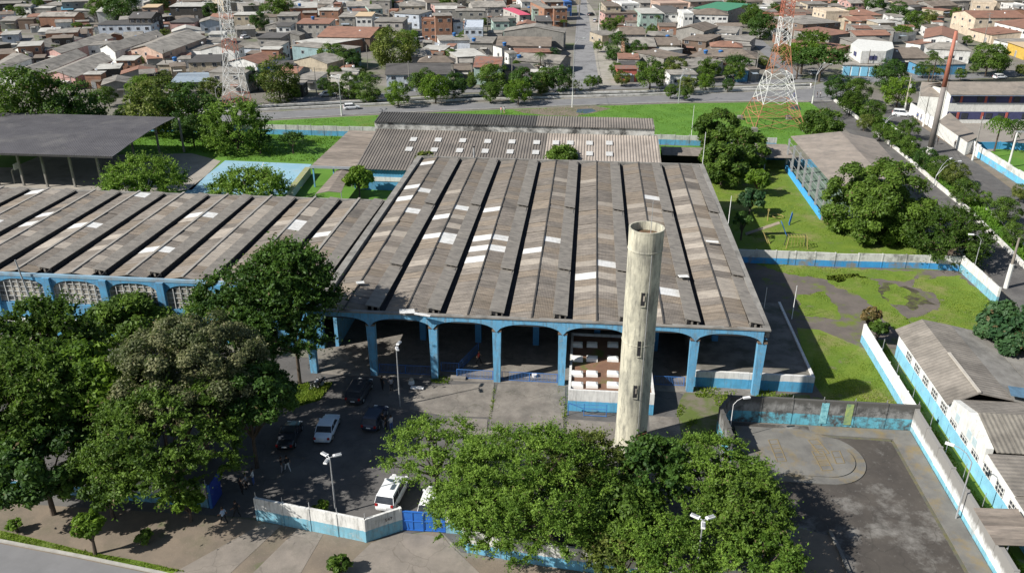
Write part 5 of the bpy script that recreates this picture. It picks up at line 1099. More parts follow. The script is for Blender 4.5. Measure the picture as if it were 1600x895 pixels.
person(604, 673, 'stand', 3.0, 'black', 'black', 'person in black leaning close to the dark navy car', 'people in the yard')
person(612, 672, 'talk', 2.6, 'white', 'blue', 'person in white top and blue trousers by the navy car', 'people in the yard')
person(599, 668, 'stand', 1.0, 'black', 'grey', 'person in dark top at the open door of the navy car', 'people in the yard')
person(598, 610, 'stand', 1.0, 'black', 'black', 'person in black near the furthest dark car', 'people in the yard')
person(612, 612, 'talk', 2.0, 'grey', 'black', 'person in grey beside the two headed lamp', 'people in the yard')
person(757, 591, 'walk', .0, 'red', 'black', 'person in red inside the shaded second arch', 'people in the hall') if False else person(748, 569, 'walk', 0, 'red', 'black', 'person in red inside the shaded hall', 'people in the hall')
person(783, 178, 'stand', 1, 'pink', 'grey', 'person in pink at the field edge, left of a pair', 'people at the field edge')
person(788, 178, 'stand', 2, 'white', 'pink', 'person in white at the field edge, right of a pair', 'people at the field edge')
for px, py, po, a, s, t, l in ((1240, 154, 'walk', 0, 'blue', 'blue', 'person in blue on the avenue kerb'), (1270, 153, 'walk', .2, 'black', 'black', 'person in black at the crossing, nearest the lamp post'), (1276, 154, 'walk', .1, 'black', 'grey', 'person in black top and grey trousers at the crossing'), (1281, 153, 'stand', .3, 'grey', 'black', 'person in grey in the middle of the crossing walkers'), (1292, 153, 'walk', .2, 'white', 'black', 'person in white at the right end of the crossing walkers'), (1266, 139, 'stand', 1, 'white', 'white', 'person in all white beyond the crossing')):
    person(px, py, po, a, s, t, l, 'people at the crossing')
for px, py, po, a, s, t, l in ((1432, 187, 'walk', 2, 'blue', 'black', 'person in blue walking by the bright wall, upper left'), (1438, 190, 'stand', 2, 'grey', 'blue', 'person in grey by the bright wall behind the blue one'), (1467, 210, 'walk', 2, 'black', 'blue', 'person in black top just right of the tall pole'), (1472, 213, 'walk', 2, 'white', 'black', 'person in white top just right of the tall pole'), (1464, 226, 'stand', 0, 'black', 'black', 'person in black behind the foot of the tall pole'), (1491, 232, 'stand', 1, 'black', 'black', 'person in black at the bright wall, left of two'), (1497, 232, 'stand', 2, 'black', 'grey', 'person in black and grey at the bright wall, right of two')):
    person(px, py, po, a, s, t, l, 'people along the school wall')
# ================================================================== TOWN HOUSES
RM = {'g': mat('grey_fibre_roof', (.29, .27, .24), (.20, .187, .168), .5, .92, dirt=(.12, .112, .10), dsc=.25, dth=(.45, .75), bump=.4, rnd=.16),
 'l': mat('light_roof', (.46, .45, .42), (.36, .35, .32), .4, .9, dirt=(.24, .23, .21), dsc=.3, rnd=.1),
 'd': mat('dark_roof', (.105, .10, .097), (.075, .072, .07), .4, .92, bump=.4, rnd=.15),
 'b': mat('brown_roof', (.20, .165, .135), (.145, .12, .10), .5, .92, dirt=(.1, .085, .07), dsc=.3, bump=.4, rnd=.12),
 't': mat('terracotta_roof', (.29, .155, .11), (.21, .115, .085), .5, .9, dirt=(.13, .085, .065), dsc=.35, dth=(.5, .8), bump=.5, rnd=.1),
 'r': mat('rusty_roof', (.19, .14, .12), (.28, .11, .07), 1.2, .9, dirt=(.1, .1, .1), dsc=.5), 'm': mat('magenta_roof', (.60, .10, .16), (.5, .09, .14), 1, .6),
 'e': mat('green_sheet_roof', (.07, .25, .14), (.06, .2, .12), 1, .6), 'u': mat('blue_grey_roof', (.20, .26, .32), (.30, .34, .38), 1.2, .7), 'y': mat('cream_roof', (.55, .42, .27), (.48, .37, .24), 1, .8), 's': mat('sky_blue_roof', (.12, .30, .42), (.1, .25, .36), 1, .7)}
RN = {'g': 'grey', 'l': 'pale', 'd': 'dark', 'b': 'brown', 't': 'terracotta', 'r': 'rusty', 'm': 'magenta', 'e': 'green', 'u': 'blue grey', 'y': 'cream', 's': 'sky blue'}
WMc = {'w': ((.70, .70, .68), 'white'), 'p': ((.50, .31, .28), 'pink'), 'k': ((.06, .055, .05), 'blackish'), 'g': ((.27, .26, .24), 'grey'), 'q': ((.40, .38, .35), 'light grey'), 'o': ((.33, .175, .115), 'orange brick'), 'e': ((.44, .38, .29), 'beige'),  # k walls are simply near-black in colour
 'm': ((.36, .48, .43), 'mint'), 'u': ((.50, .55, .62), 'pale blue'), 'b': ((.06, .16, .42), 'blue'), 'c': ((.62, .52, .40), 'cream'), 'n': ((.17, .12, .09), 'dark brown'), 'a': ((.50, .36, .29), 'peach'), 'x': ((.10, .30, .50), 'bright blue'), 't': ((.28, .40, .42), 'teal'), 'r': ((.45, .12, .09), 'red'), 'y': ((.60, .40, .08), 'ochre')}
WM = {}
for k_, (c_, n_2) in WMc.items():
    WM[k_] = mat('wall_'+n_2.replace(' ', '_'), c_, tuple(x*.82 for x in c_), .8, .9, dirt=tuple(x*.35+.03 for x in c_), dsc=.5, dth=(.5, .8), streak=.5, bump=.3, rnd=.07)
M_frame = mat('window_frame', (.5, .5, .5), (.4, .4, .4), 2, .6); M_door = mat('metal_door', (.22, .23, .25), (.3, .3, .3), 1, .6)
wmb = MB(); wmb.box((0, 0, .5), (1.0, .10, 1.0), M_frame); wmb.box((-.23, -.03, .5), (.40, .10, .84), M_pane); wmb.box((.23, -.03, .5), (.40, .10, .84), M_pane); WME = wmb.mesh('window')
dmb = MB(); dmb.box((0, 0, 1.0), (1.0, .12, 2.0), M_frame); dmb.box((0, -.03, .98), (.86, .10, 1.9), M_door); DME = dmb.mesh('door')
CR = {'A': 0, 'B': 260, 'C': 520, 'D': 730, 'E': 930, 'F': 1130, 'G': 1330}
def cpx(c, x, y): return (CR[c]+x/5.926, y/5.926) if c in CR else (x, y)
HOUSES = []
def house_world(A, B, Cc, D, z, kind, roof, wall, nwin, label, dz=None, storeys=None, overhang=.35, group='houses of the town'):
    """A front left, B front right, Cc back right, D back left (world xy at eave height)"""
    A, B, Cc, D = (Vector((p[0], p[1], 0)) for p in (A, B, Cc, D)); cen = (A+B+Cc+D)/4; o = empty('house', cen)
    rel = lambda p, zz: (p.x-cen.x, p.y-cen.y, zz)
    Wd, Dp = (B-A).length, (D-A).length
    ins = min(overhang, Wd*.08, Dp*.08)
    def inset(p): d = (cen-p); return p+d.normalized()*ins*1.3
    a, b, c, d = (inset(p) for p in (A, B, Cc, D)); wm = WM[wall]; dz = dz if dz is not None else (min(Dp if kind == 'gx' else Wd, 14)*.13 if kind in ('gx', 'gy', 'h') else .25)
    w = MB(); zt = z-.06
    if kind == 'gy':
        m0, m1 = (a+b)/2, (c+d)/2; vs = [rel(a, 0), rel(b, 0), rel(b, zt), rel(m0, zt+dz*.93), rel(a, zt), rel(d, 0), rel(c, 0), rel(c, zt), rel(m1, zt+dz*.93), rel(d, zt)]
        w.raw(vs, [(0, 1, 2, 3, 4), (6, 5, 9, 8, 7), (5, 0, 4, 9), (1, 6, 7, 2)], wm)
    elif kind == 'gx':
        m0, m1 = (a+d)/2, (b+c)/2; vs = [rel(a, 0), rel(d, 0), rel(d, zt), rel(m0, zt+dz*.93), rel(a, zt), rel(b, 0), rel(c, 0), rel(c, zt), rel(m1, zt+dz*.93), rel(b, zt)]
        w.raw(vs, [(1, 0, 4, 3, 2), (5, 6, 7, 8, 9), (0, 5, 9, 4), (6, 1, 2, 7)], wm)
    else: w.raw([rel(p, 0) for p in (a, b, c, d)]+[rel(p, zt) for p in (a, b, c, d)], [(0, 1, 5, 4), (1, 2, 6, 5), (2, 3, 7, 6), (3, 0, 4, 7), (4, 5, 6, 7)], wm)
    w.build('wall', o)
    rm = RM[roof]; t = .1
    if kind == 'f':
        MB().slab([rel(A, z), rel(B, z), rel(Cc, z+dz), rel(D, z+dz)], t, rm).build('roof', o)
        if RM[roof] is RM['g'] and rng.random() < .4: pass
    elif kind == 'p':      # parapet block, open flat top
        MB().slab([rel(a, z-.4), rel(b, z-.4), rel(c, z-.4), rel(d, z-.4)], .1, rm).build('roof', o)
        pb = MB()
        for s, e in ((a, b), (b, c), (c, d), (d, a)):
            dd = (e-s); pb.box(rel((s+e)/2, z-.1), (dd.length+.15, .15, .7), wm, math.atan2(dd.y, dd.x))
        pb.build('parapet', o)
    elif kind == 'gx':
        m0, m1 = (A+D)/2, (B+Cc)/2
        MB().slab([rel(A, z), rel(B, z), rel(m1, z+dz), rel(m0, z+dz)], t, rm).build('roof', o); MB().slab([rel(m0, z+dz), rel(m1, z+dz), rel(Cc, z), rel(D, z)], t, rm).build('roof', o)
    elif kind == 'gy':
        m0, m1 = (A+B)/2, (D+Cc)/2
        MB().slab([rel(A, z), rel(m0, z+dz), rel(m1, z+dz), rel(D, z)], t, rm).build('roof', o); MB().slab([rel(m0, z+dz), rel(B, z), rel(Cc, z), rel(m1, z+dz)], t, rm).build('roof', o)
    elif kind == 'h':
        if Wd >= Dp: r0, r1 = (A+D)/2+(B-A).normalized()*Dp*.45, (B+Cc)/2-(B-A).normalized()*Dp*.45
        else: r0, r1 = (A+B)/2+(D-A).normalized()*Wd*.45, (D+Cc)/2-(D-A).normalized()*Wd*.45
        if Wd >= Dp: qs = ([A, B, r1, r0], [Cc, D, r0, r1], [D, A, r0], [B, Cc, r1])
        else: qs = ([A, B, r0], [B, Cc, r1, r0], [Cc, D, r1], [D, A, r0, r1])
        for q in qs: MB().slab([rel(p, z+dz if (p is r0 or p is r1) else z) for p in q], t, rm).build('roof', o)
    st = storeys or (1 if z < 4.6 else 2 if z < 7.4 else 3)
    def openings(s, e, n, door=True):
        dd = e-s; Ld = dd.length
        if Ld < 2.2 or n <= 0: return
        rz = math.atan2(dd.y, dd.x); nrm = Vector((dd.y, -dd.x, 0)).normalized()
        for f in range(st):
            for k in range(n):
                tt = (k+.5+rng.uniform(-.12, .12))/n; p = s+dd*tt+nrm*.02
                if f == 0 and door and k == n//2: inst('door', DME, o, rel(p, .02), rz, (rng.uniform(.9, 1.5) if rng.random() < .7 else min(2.4, Ld/n*.7), 1, 1.05))
                else: inst('window', WME, o, rel(p, f*(z/st)+1.0), rz, (rng.uniform(.9, 1.5), 1, rng.uniform(.85, 1.15)))
    openings(a, b, nwin)
    if Dp > 4: openings(d, a, max(1, min(3, int(Dp/4))), False); openings(b, c, max(1, min(3, int(Dp/4))), False)
    if nwin and rng.random() < .5:
        e_ = b-a; t_ = rng.uniform(.25, .75); q_ = a+e_*t_; n_ = Vector((e_.y, -e_.x, 0)).normalized(); wl = min(e_.length*.6, rng.uniform(2, 4.5)); u_ = e_.normalized()*wl/2
        MB().slab([rel(q_-u_+n_*1.3, 2.2), rel(q_+u_+n_*1.3, 2.2), rel(q_+u_, 2.45), rel(q_-u_, 2.45)], .05, RM[str(rng.choice(list('glubdr')))]).build('awning', o)
    if rng.random() < .3:
        d_ = MB(); d_.tube((0, 0, 0), (0, 0, .9), .03, .03, M_steel, 5); d_.tube((0, 0, .9), (.15, -.2, 1.05), .38, .30, M_lampw, 10); pt = cen*.6+(a if rng.random() < .5 else b)*.4; d_.build('satellite_dish', o, loc=rel(pt, z+.2))
    kindn = {'f': 'flat', 'p': 'flat', 'gx': 'pitched', 'gy': 'gabled', 'h': 'hipped'}[kind]
    if label: tag(o, label, 'house', group)
    else: auto(o, f'{WMc[wall][1]} house with {RN[roof]} {kindn} roof', 'house', group, cen); HOUSES.append((o, a, b, c, d, z))
    return o
def HH(c, x0, y0, x1, y1, yb, z, kind, roof, wall, nwin=2, label=None, **k):
    a = G(*cpx(c, x0, y0), z); b = G(*cpx(c, x1, y1), z); xm, ym = (x0+x1)/2, (y0+y1)/2
    u = (b-a); u.z = 0; n = Vector((-u.y, u.x, 0)).normalized()
    zb = z+(.25 if kind in 'fp' else 0 if kind == 'gx' else 0); yb_ = cpx(c, xm, yb)[1]
    lo, hi = 1., 90.; m0 = (a+b)/2
    tz = z+(.25 if kind == 'f' else 0)
    for _ in range(40):
        m = (lo+hi)/2; q = m0+n*m; tzz = tz
        if kind == 'gx': q = m0+n*m*.5; tzz = z+min(m, 14)*.13
        if kind in ('gy', 'h'): tzz = z+min(u.length, 14)*.10
        if PX((q.x, q.y, tzz))[1] > yb_: lo = m
        else: hi = m
    dep = max(3.0, min(lo, 40))
    return house_world(a, b, b+n*dep, a+n*dep, z, kind, roof, wall, nwin, label, **k)
def HQ(c, q, z, kind, roof, wall, nwin=2, label=None, **k):
    p = [G(*cpx(c, x, y), z) for x, y in q]; return house_world(p[0], p[1], p[2], p[3], z, kind, roof, wall, nwin, label, **k)
rg = 'long row houses on the left'
# row houses on the left, running away up-right
HQ('A', [(-20, 705), (330, 716), (812, 512), (640, 486)], 3.3, 'gy', 'g', 'w', 2, 'long row house with pale roof and white gable end behind the left trees', group=rg)
HQ('A', [(365, 700), (692, 722), (1050, 560), (880, 500)], 3.4, 'gy', 'g', 'p', 2, 'long row house whose pink tiled gable end faces the trees', group=rg)
HQ('A', [(-160, 660), (30, 640), (300, 540), (120, 490)], 3.3, 'gy', 'g', 'w', 2, 'row house cut by the left picture edge', group=rg)
HQ('A', [(110, 458), (255, 500), (790, 345), (640, 312)], 3.6, 'gy', 'g', 'w', 1, 'long row house with two blue tanks, upper left', group=rg)
HQ('A', [(410, 475), (560, 497), (1055, 350), (905, 320)], 3.6, 'gy', 'g', 'p', 2, 'long row house with pink gable in the second row', group=rg)
HQ('A', [(915, 440), (1060, 483), (1520, 338), (1405, 303)], 3.8, 'gy', 'g', 'w', 1, 'long row house with white gable below the pale blue terrace', group=rg)
HQ('A', [(1200, 455), (1500, 500), (1920, 345), (1600, 305)], 5.0, 'gy', 'g', 'a', 3, 'largest row house, two storeys, peach gable and grey side', group=rg)
L = [
('A',880,645,1110,635,590,4,'f','l','k',2),('A',1060,562,1245,560,515,5,'f','l','o',2),('A',1285,690,1440,680,640,4.5,'f','g','k',1),('A',765,690,935,690,658,4,'f','l','o',1),('A',1445,600,1600,600,560,3.5,'f','g','e',1),
('A',345,155,690,155,112,4.5,'gx','g','o',0),('A',885,112,1035,108,78,6,'f','l','w',0),('A',890,232,1400,228,190,6,'f','d','u',6),('A',1180,172,1400,172,112,7.8,'gx','d','k',4),('A',1305,72,1460,70,40,6,'f','c' if False else 'y','a',1),
('A',290,78,470,78,58,4.2,'f','l','g',1),('A',120,62,280,62,38,5,'gx','g','w',2),('A',560,22,840,12,-10,6,'f','g','g',3),('A',565,95,680,90,65,3,'f','s','g',0),('A',680,100,890,98,82,5,'f','l','g',2),
('A',0,325,170,318,288,5.5,'f','l','u',1),('A',150,182,310,180,165,4,'f','b','n',1),('A',750,268,845,265,250,4,'f','g','o',1),('A',590,292,740,285,258,3,'f','g','g',1),('A',-20,42,135,42,12,4,'f','l','w',1),('A',370,52,560,52,8,3.2,'f','g','g',1),
('A',-10,200,140,195,150,3.2,'f','g','q',1),('A',-10,420,110,400,378,4,'f','g','k',1),('A',150,392,330,380,330,3,'f','g','w',0),('A',880,20,1080,15,-30,5,'gx','b','e',2),('A',-60,5,300,0,-30,4,'gx','g','q',3),
('A',1500,160,1600,150,110,5,'f','g','k',1),('A',1040,470,1190,478,450,3,'f','g','p',1),
('B',20,65,335,62,25,6,'f','l','k',2),('B',20,210,262,210,155,4.2,'h','d','p',3),('B',300,210,510,203,158,4.2,'gy','g','u',2),('B',610,140,870,140,112,6,'f','l','e',3),('B',640,278,830,270,238,3,'f','g','g',1),('B',380,322,530,320,288,3.6,'f','l','w',2),
('B',830,352,1060,355,303,6,'f','d','g',3),('B',1008,245,1150,245,208,5.5,'f','d','w',2),('B',1195,222,1510,222,170,5.4,'f','t','q',4),('B',1020,152,1215,150,112,5,'f','g','q',2),('B',1135,78,1400,72,20,6,'f','l','o',3),('B',1405,98,1590,98,72,6,'f','l','o',2),
('B',1255,122,1392,120,100,4.5,'f','g','o',1),('B',1180,385,1420,425,325,4,'f','l','o',2),('B',555,572,850,592,470,4,'gy','t','w',0),('B',862,458,1045,460,430,6.2,'f','l','o',2),('B',190,582,500,577,505,4.6,'f','d','e',3),('B',30,768,395,757,672,3,'f','u','g',2),
('B',30,622,185,612,580,3.4,'f','b','c',1),('B',1165,562,1490,592,492,4.4,'gy','g','e',3),('B',1188,735,1395,740,665,3,'f','g','w',2),('B',830,622,1205,602,568,3.6,'f','d','b',2),('B',520,480,690,430,393,3.4,'f','g','w',1),('B',705,60,900,50,22,4.2,'f','g','g',2),('B',690,442,860,450,405,3.4,'f','g','u',1),
('B',1480,70,1600,70,35,4,'f','g','e',1),('B',150,22,320,15,-20,5,'gx','b','g',2),('B',570,20,690,15,-30,4,'f','g','q',1),('B',520,10,700,0,-50,5,'gx','g','e',2),
('C',-150,342,345,352,248,4.6,'gx','t','n',3),('C',125,62,345,58,12,5.2,'gx','g','u',3),('C',330,86,465,82,42,5.4,'f','g','m',2),('C',180,105,330,102,80,4.2,'f','r','o',1),('C',203,152,362,152,112,7.2,'f','y','w',3),('C',48,160,205,160,108,5,'f','g','g',2),('C',375,202,650,205,160,6,'f','g','q',3),
('C',560,122,800,135,92,5.8,'f','g','u',3),('C',610,62,862,60,-2,5.2,'h','g','c',3),('C',990,74,1230,64,30,5,'f','g','p',2),('C',812,188,1108,187,165,7.6,'p','t','o',4),('C',940,150,1110,147,120,9.6,'f','g','o',2),('C',1112,208,1210,206,170,7,'f','d','u',1),('C',1210,262,1392,262,190,6,'p','d','u',3),
('C',1130,102,1412,102,80,6,'f','g','g',3),('C',1290,72,1610,66,12,6.2,'gx','g','q',5),('C',1480,202,1640,200,165,6,'f','g','m',2),('C',980,378,1270,372,325,3.6,'f','g','w',2),('C',1260,398,1480,402,340,4,'f','g','g',2),('C',482,695,1095,688,585,4.6,'gx','d','u',5),
('C',780,578,1125,580,510,4,'h','b','g',2),('C',730,532,930,522,450,4,'gx','g','g',2),('C',1150,532,1425,516,455,3.2,'f','l','q',1),('C',1298,622,1560,626,525,5,'gx','r','m',2),('C',1120,652,1285,650,590,3.2,'f','b','g',1),('C',130,470,268,432,405,6,'f','g','t',2),('C',150,742,238,718,700,3,'f','l','q',1),
('C',290,20,440,10,-20,4.5,'gx','g','e',2),('C',0,40,70,40,20,6,'f','r','o',1),('C',0,100,50,100,80,6,'f','l','o',1),('C',870,30,1000,25,-30,4.5,'gx','b','q',2),
('D',330,292,905,305,225,6.2,'gy','g','g',0),('D',470,492,790,482,440,3.2,'f','t','o',2),('D',262,425,778,432,340,4.2,'gx','b','g',3),('D',485,142,592,138,75,7.6,'f','m','q',1),('D',800,80,935,78,58,7.5,'f','g','o',2),('D',715,82,800,80,15,7.2,'f','g','o',1),('D',600,85,715,85,55,6,'f','g','m',2),('D',400,72,500,72,42,6,'f','g','g',1),
('D',430,562,860,592,500,3.2,'gx','g','g',2),('D',350,172,478,168,150,6,'f','g','m',2),('D',322,448,382,442,415,4,'f','d','w',1),('D',340,655,640,645,592,3,'f','d','g',2),('D',640,200,790,200,145,4.8,'f','d','g',1),('D',900,24,975,22,-2,6.2,'p','g','b',1),('D',380,500,470,495,470,3.4,'f','g','w',1),('D',800,470,880,465,435,3,'f','g','g',0),
('D',500,20,720,15,-25,5.5,'gx','g','w',3),('D',715,22,900,20,-10,8,'f','g','o',2),
('E',95,62,242,62,15,7.6,'f','b','e',2),('E',244,42,415,38,8,8,'p','l','w',2),('E',85,128,412,122,95,5.2,'f','b','p',4),('E',420,127,635,127,75,6,'f','l','m',3),('E',638,122,820,122,42,6,'f','d','w',3),('E',820,128,915,128,92,7,'p','l','w',2),('E',912,135,1240,142,72,6,'h','b','w',6),('E',900,78,1230,102,28,6.2,'f','e','q',3),
('E',600,38,870,33,5,7,'p','r','a',4),('E',742,270,1010,292,208,6,'gy','b','g',1),('E',1000,295,1310,310,242,4.6,'f','g','w',5),('E',1080,357,1440,382,325,3.6,'f','g','q',3),('E',1062,432,1372,442,372,4.2,'h','t','q',3),('E',1078,522,1500,545,440,3.6,'h','b','g',3),('E',798,367,1030,387,315,4.6,'f','b','n',2),('E',235,322,470,322,250,5,'gx','b','q',3),
('E',280,432,570,434,345,4,'gx','g','o',2),('E',565,420,795,418,345,4,'gx','b','e',2),('E',640,542,860,512,462,3.6,'f','b','g',2),('E',470,522,620,520,480,3.2,'f','g','g',1),('E',668,472,822,452,415,3.2,'f','l','w',0),('E',865,522,1118,545,432,3.2,'f','b','g',2),('E',195,640,400,640,605,3.8,'f','r','r',2),('E',240,602,400,600,565,3.2,'f','d','g',1),
('E',640,602,880,640,545,3.6,'f','g','w',2),('E',690,692,955,690,645,3.4,'f','g','w',2),('E',905,622,1140,605,552,3.2,'f','g','w',2),('E',1430,645,1535,640,600,3.4,'f','b','g',1),('E',65,332,230,322,285,3.4,'f','g','e',1),('E',560,330,720,335,290,3.4,'f','g','g',1),('E',470,332,560,335,290,3.2,'f','g','q',1),('E',1400,20,1560,15,-20,5,'gx','b','e',2),('E',880,20,1180,10,-25,5,'f','g','a',2),('E',415,30,600,28,-5,5,'f','g','q',2),
('F',740,228,1100,208,150,5,'f','g','n',4),('F',955,112,1180,110,75,6.8,'p','l','c',1),('F',655,172,742,170,148,5,'gx','g','w',1),('F',780,42,980,42,12,5.8,'f','g','e',6),('F',580,55,782,62,22,4.6,'f','g','e',2),('F',1120,192,1280,202,165,4,'f','g','o',1),('F',990,332,1222,302,262,5.2,'f','t','g',1),('F',1228,332,1560,327,280,5,'gx','t','g',2),
('F',1010,472,1180,422,382,3.6,'f','t','o',0),('F',1200,142,1480,142,80,4.2,'h','t','e',2),('F',1450,212,1600,212,185,4,'f','g','g',2),('F',1000,60,1125,60,32,3.2,'f','g','q',1),('F',300,52,440,62,20,3.4,'f','l','w',1),('F',565,122,830,132,75,3.2,'f','b','g',2),('F',1290,172,1440,172,145,3.4,'f','g','g',1),('F',850,290,970,285,262,3,'f','l','q',0),
('F',1220,398,1560,390,345,4.4,'f','g','g',2),('F',700,20,980,10,-25,5,'gx','t','e',2),('F',1180,20,1330,15,-20,5,'gx','b','p',2),('F',480,20,640,10,-20,4.5,'gx','g','q',2),
('G',668,352,992,372,248,5,'gy','t','w',2),('G',502,392,645,412,365,3.6,'f','t','w',1),('G',702,452,1122,472,388,4.2,'h','g','w',3),('G',1150,168,1640,168,98,6.2,'gx','t','c',5),('G',1322,202,1640,275,165,6,'gx','t','w',5),('G',1092,272,1300,325,232,3.6,'gx','t','c',2),('G',1312,362,1480,402,330,3.6,'f','g','w',1),('G',1442,388,1610,445,355,4,'f','y','y',1),
('G',1120,22,1340,32,-12,7,'p','l','c',2),('G',1500,52,1640,52,15,5,'p','l','w',1),('G',862,102,942,92,70,3.2,'f','t','e',1),('G',562,74,722,54,28,4,'f','d','g',2),('G',762,62,1000,52,5,4.2,'gx','b','g',2),('G',450,52,642,42,0,4.2,'gx','b','e',2),('G',530,92,592,88,65,4.2,'gx','l','w',1),('G',382,542,742,542,440,3.2,'gx','b','g',2),('G',640,604,1080,594,555,3.2,'f','g','x',4),('G',402,302,622,292,255,3.6,'f','g','w',2),
('G',-5,34,122,32,-2,5,'gx','g','p',2),('G',0,200,250,190,150,4,'gx','t','e',2),('G',250,215,420,210,182,4.2,'f','l','e',1),('G',270,30,440,20,-15,5,'f','g','w',2),('G',1350,10,1600,5,-30,6,'gx','g','c',3),('G',900,15,1110,10,-20,4.4,'gx','g','q',2),
]
for h in L: HH(*h)
# small houses, sheds and lean-tos filling the blocks between the larger houses
def inpoly(x, y, P):
    c = False; j = len(P)-1
    for i in range(len(P)):
        if (P[i][1] > y) != (P[j][1] > y) and x < (P[j][0]-P[i][0])*(y-P[i][1])/(P[j][1]-P[i][1]+1e-9)+P[i][0]: c = not c
        j = i
    return c
NOGO = [[(884, 145), (962, 145), (944, 60), (922, -60), (888, -60)], [(-200, 172), (420, 156), (560, 148), (730, 138), (1000, 131), (1200, 125), (1300, 100), (1330, 118), (1450, 117), (1700, 106), (1700, 400), (-200, 400)], [(555, 170), (590, 95), (585, 70), (640, 70), (650, 95), (605, 170)], [(1495, 28), (1620, 78), (1620, 110), (1560, 100), (1480, 50)], [(980, 57), (1190, 58), (1262, 122), (1225, 132), (1165, 74), (1100, 67)], [(1225, 45), (1310, 55), (1312, 125), (1225, 125)], [(370, 70), (410, 45), (400, 75), (370, 85)], [(1480, 85), (1600, 90), (1600, 112), (1480, 108)], [(-40, 110), (120, 105), (170, 90), (190, 140), (-40, 170)]]
def fits(q, pad=.6):
    pts = q+[(q[i]+q[(i+1) % 4])/2 for i in range(4)]+[sum(q, Vector())/4]
    for p in pts:
        u = PX((p.x, p.y, 0))
        if any(inpoly(u[0], u[1], P) for P in NOGO): return False
        for o, a, b, c, d, zz in HOUSES:
            if abs(p.x-a.x) > 45 or abs(p.y-a.y) > 45: continue
            cen = (a+b+c+d)/4
            if inpoly(p.x, p.y, [(k.x+(k-cen).normalized().x*pad, k.y+(k-cen).normalized().y*pad) for k in (a, b, c, d)]): return False
    qq = [(p.x, p.y) for p in q]
    for o, a, b, c, d, zz in HOUSES:
        if abs(qq[0][0]-a.x) < 45 and abs(qq[0][1]-a.y) < 45 and any(inpoly(k.x, k.y, qq) for k in (a, b, c, d)): return False
    return True
made = 0
for t_ in range(5200):
    if made >= 300: break
    px, py = rng.uniform(-30, 1630), rng.uniform(-6, 150)**1.0; p = G(px, py); big_ = t_ < 700
    w, d = (rng.uniform(6, 11), rng.uniform(6, 10)) if big_ else (rng.uniform(3, 6), rng.uniform(3, 6)); a = rng.choice([0, 0, .12, -.1]) if px > 330 else .45
    ux, uy = Vector((math.cos(a), math.sin(a), 0)), Vector((-math.sin(a), math.cos(a), 0)); q = [p-ux*w/2-uy*d/2, p+ux*w/2-uy*d/2, p+ux*w/2+uy*d/2, p-ux*w/2+uy*d/2]
    for k in q: k.z = 0
    if not fits(q): continue
    z = float(rng.uniform(2.6, 3.4) if not big_ else rng.choice([3.2, 3.6, 5.6])); house_world(*q, z, str(rng.choice(['f', 'f', 'gx', 'gy', 'f'])), str(rng.choice(list('ggbgttbtgbl'))), str(rng.choice(list('gqweoogkowqw'))), 1 if not big_ else 2, None, overhang=.2); made += 1
    if not big_:
        o_ = HOUSES[-1][0]; o_.name = 'shed'; o_['category'] = 'shed'; o_['group'] = 'sheds between the houses'; PEND[-1] = (o_, PEND[-1][1].replace(' house ', ' shed '), PEND[-1][2])
# white corner shop with faceted front and blue shutters
cs = HQ('F', [(1095, 600), (1445, 612), (1560, 540), (1180, 520)], 3.3, 'f', 'g', 'w', 0, 'white corner shop with blue shutters and projecting upper floor')
pz_ = [G(*cpx('F', x, y), 3.4) for x, y in ((1165, 520), (1265, 590), (1490, 590), (1560, 560), (1545, 500), (1230, 470))]
cs['label'] = 'white corner shop with blue shutters and projecting upper floor'
MB().prism([(p.x, p.y) for p in pz_][::1], 3.45, 6.6, WM['w']).build('upper_storey', cs, world=True)
MB().prism([(p.x, p.y) for p in pz_][::1], 6.61, 7.1, M_white).build('parapet', cs, world=True)
a_, b_ = pz_[1], pz_[2]; dd = (b_-a_); rz = math.atan2(dd.y, dd.x); q = a_+dd*.5; MB().box((q.x, q.y-.05, 5.1), (2.2, .2, 1.2), M_navy, rz).build('window', cs, world=True)
a_, b_ = pz_[0], pz_[1]; dd = (b_-a_); rz = math.atan2(dd.y, dd.x); q = a_+dd*.5; MB().box((q.x-.05, q.y-.05, 5.2), (3.0, .2, 1.2), M_navy, rz).build('window', cs, world=True)
a_, b_ = [G(*cpx('F', x, y), 3.3) for x, y in ((1110, 600), (1440, 612))]; dd = b_-a_; rz = math.atan2(dd.y, dd.x)
for k in range(4): q = a_+dd*((k+.5)/4); MB().box((q.x, q.y+.25, 1.4), (dd.length/4-.6, .5, 2.6), mat('pale_blue_shutter', (.22, .50, .68), (.18, .44, .62), 1, .6)).build('shutter', cs, world=True)
# blue and yellow kiosk
ks = HH('E', 1318, 655, 1430, 652, 630, 3.4, 'f', 'g', 'x', 0, 'bright blue kiosk with yellow sign by the parked silver car')
a_, b_ = [G(*cpx('E', x, y), 3.4) for x, y in ((1322, 655), (1372, 654))]; dd = b_-a_
q = (a_+b_)/2; MB().box((q.x, q.y-.1, 2.7), (dd.length*.9, .15, .9), mat('yellow_sign', (.8, .55, .04), (.7, .48, .04), 1, .6)).build('sign', ks, world=True)
# compound walls between houses on the pale paved street
for (pts, l, m) in (([(1486, 47), (1515, 58), (1545, 66), (1592, 88)], 'cream and white street wall before the far right terracotta houses', WM['c']), ([(205, 170), (260, 160), (330, 155)], 'low pale wall behind the left trees', WM['q']), ([(680, 78), (735, 80)], 'pale blue garden wall beside the small tree among houses', WM['u'])):
    w_ = [G(*p) for p in pts]; pwall('street_wall', [(p.x, p.y) for p in w_], 2.4, m, l, step=4)
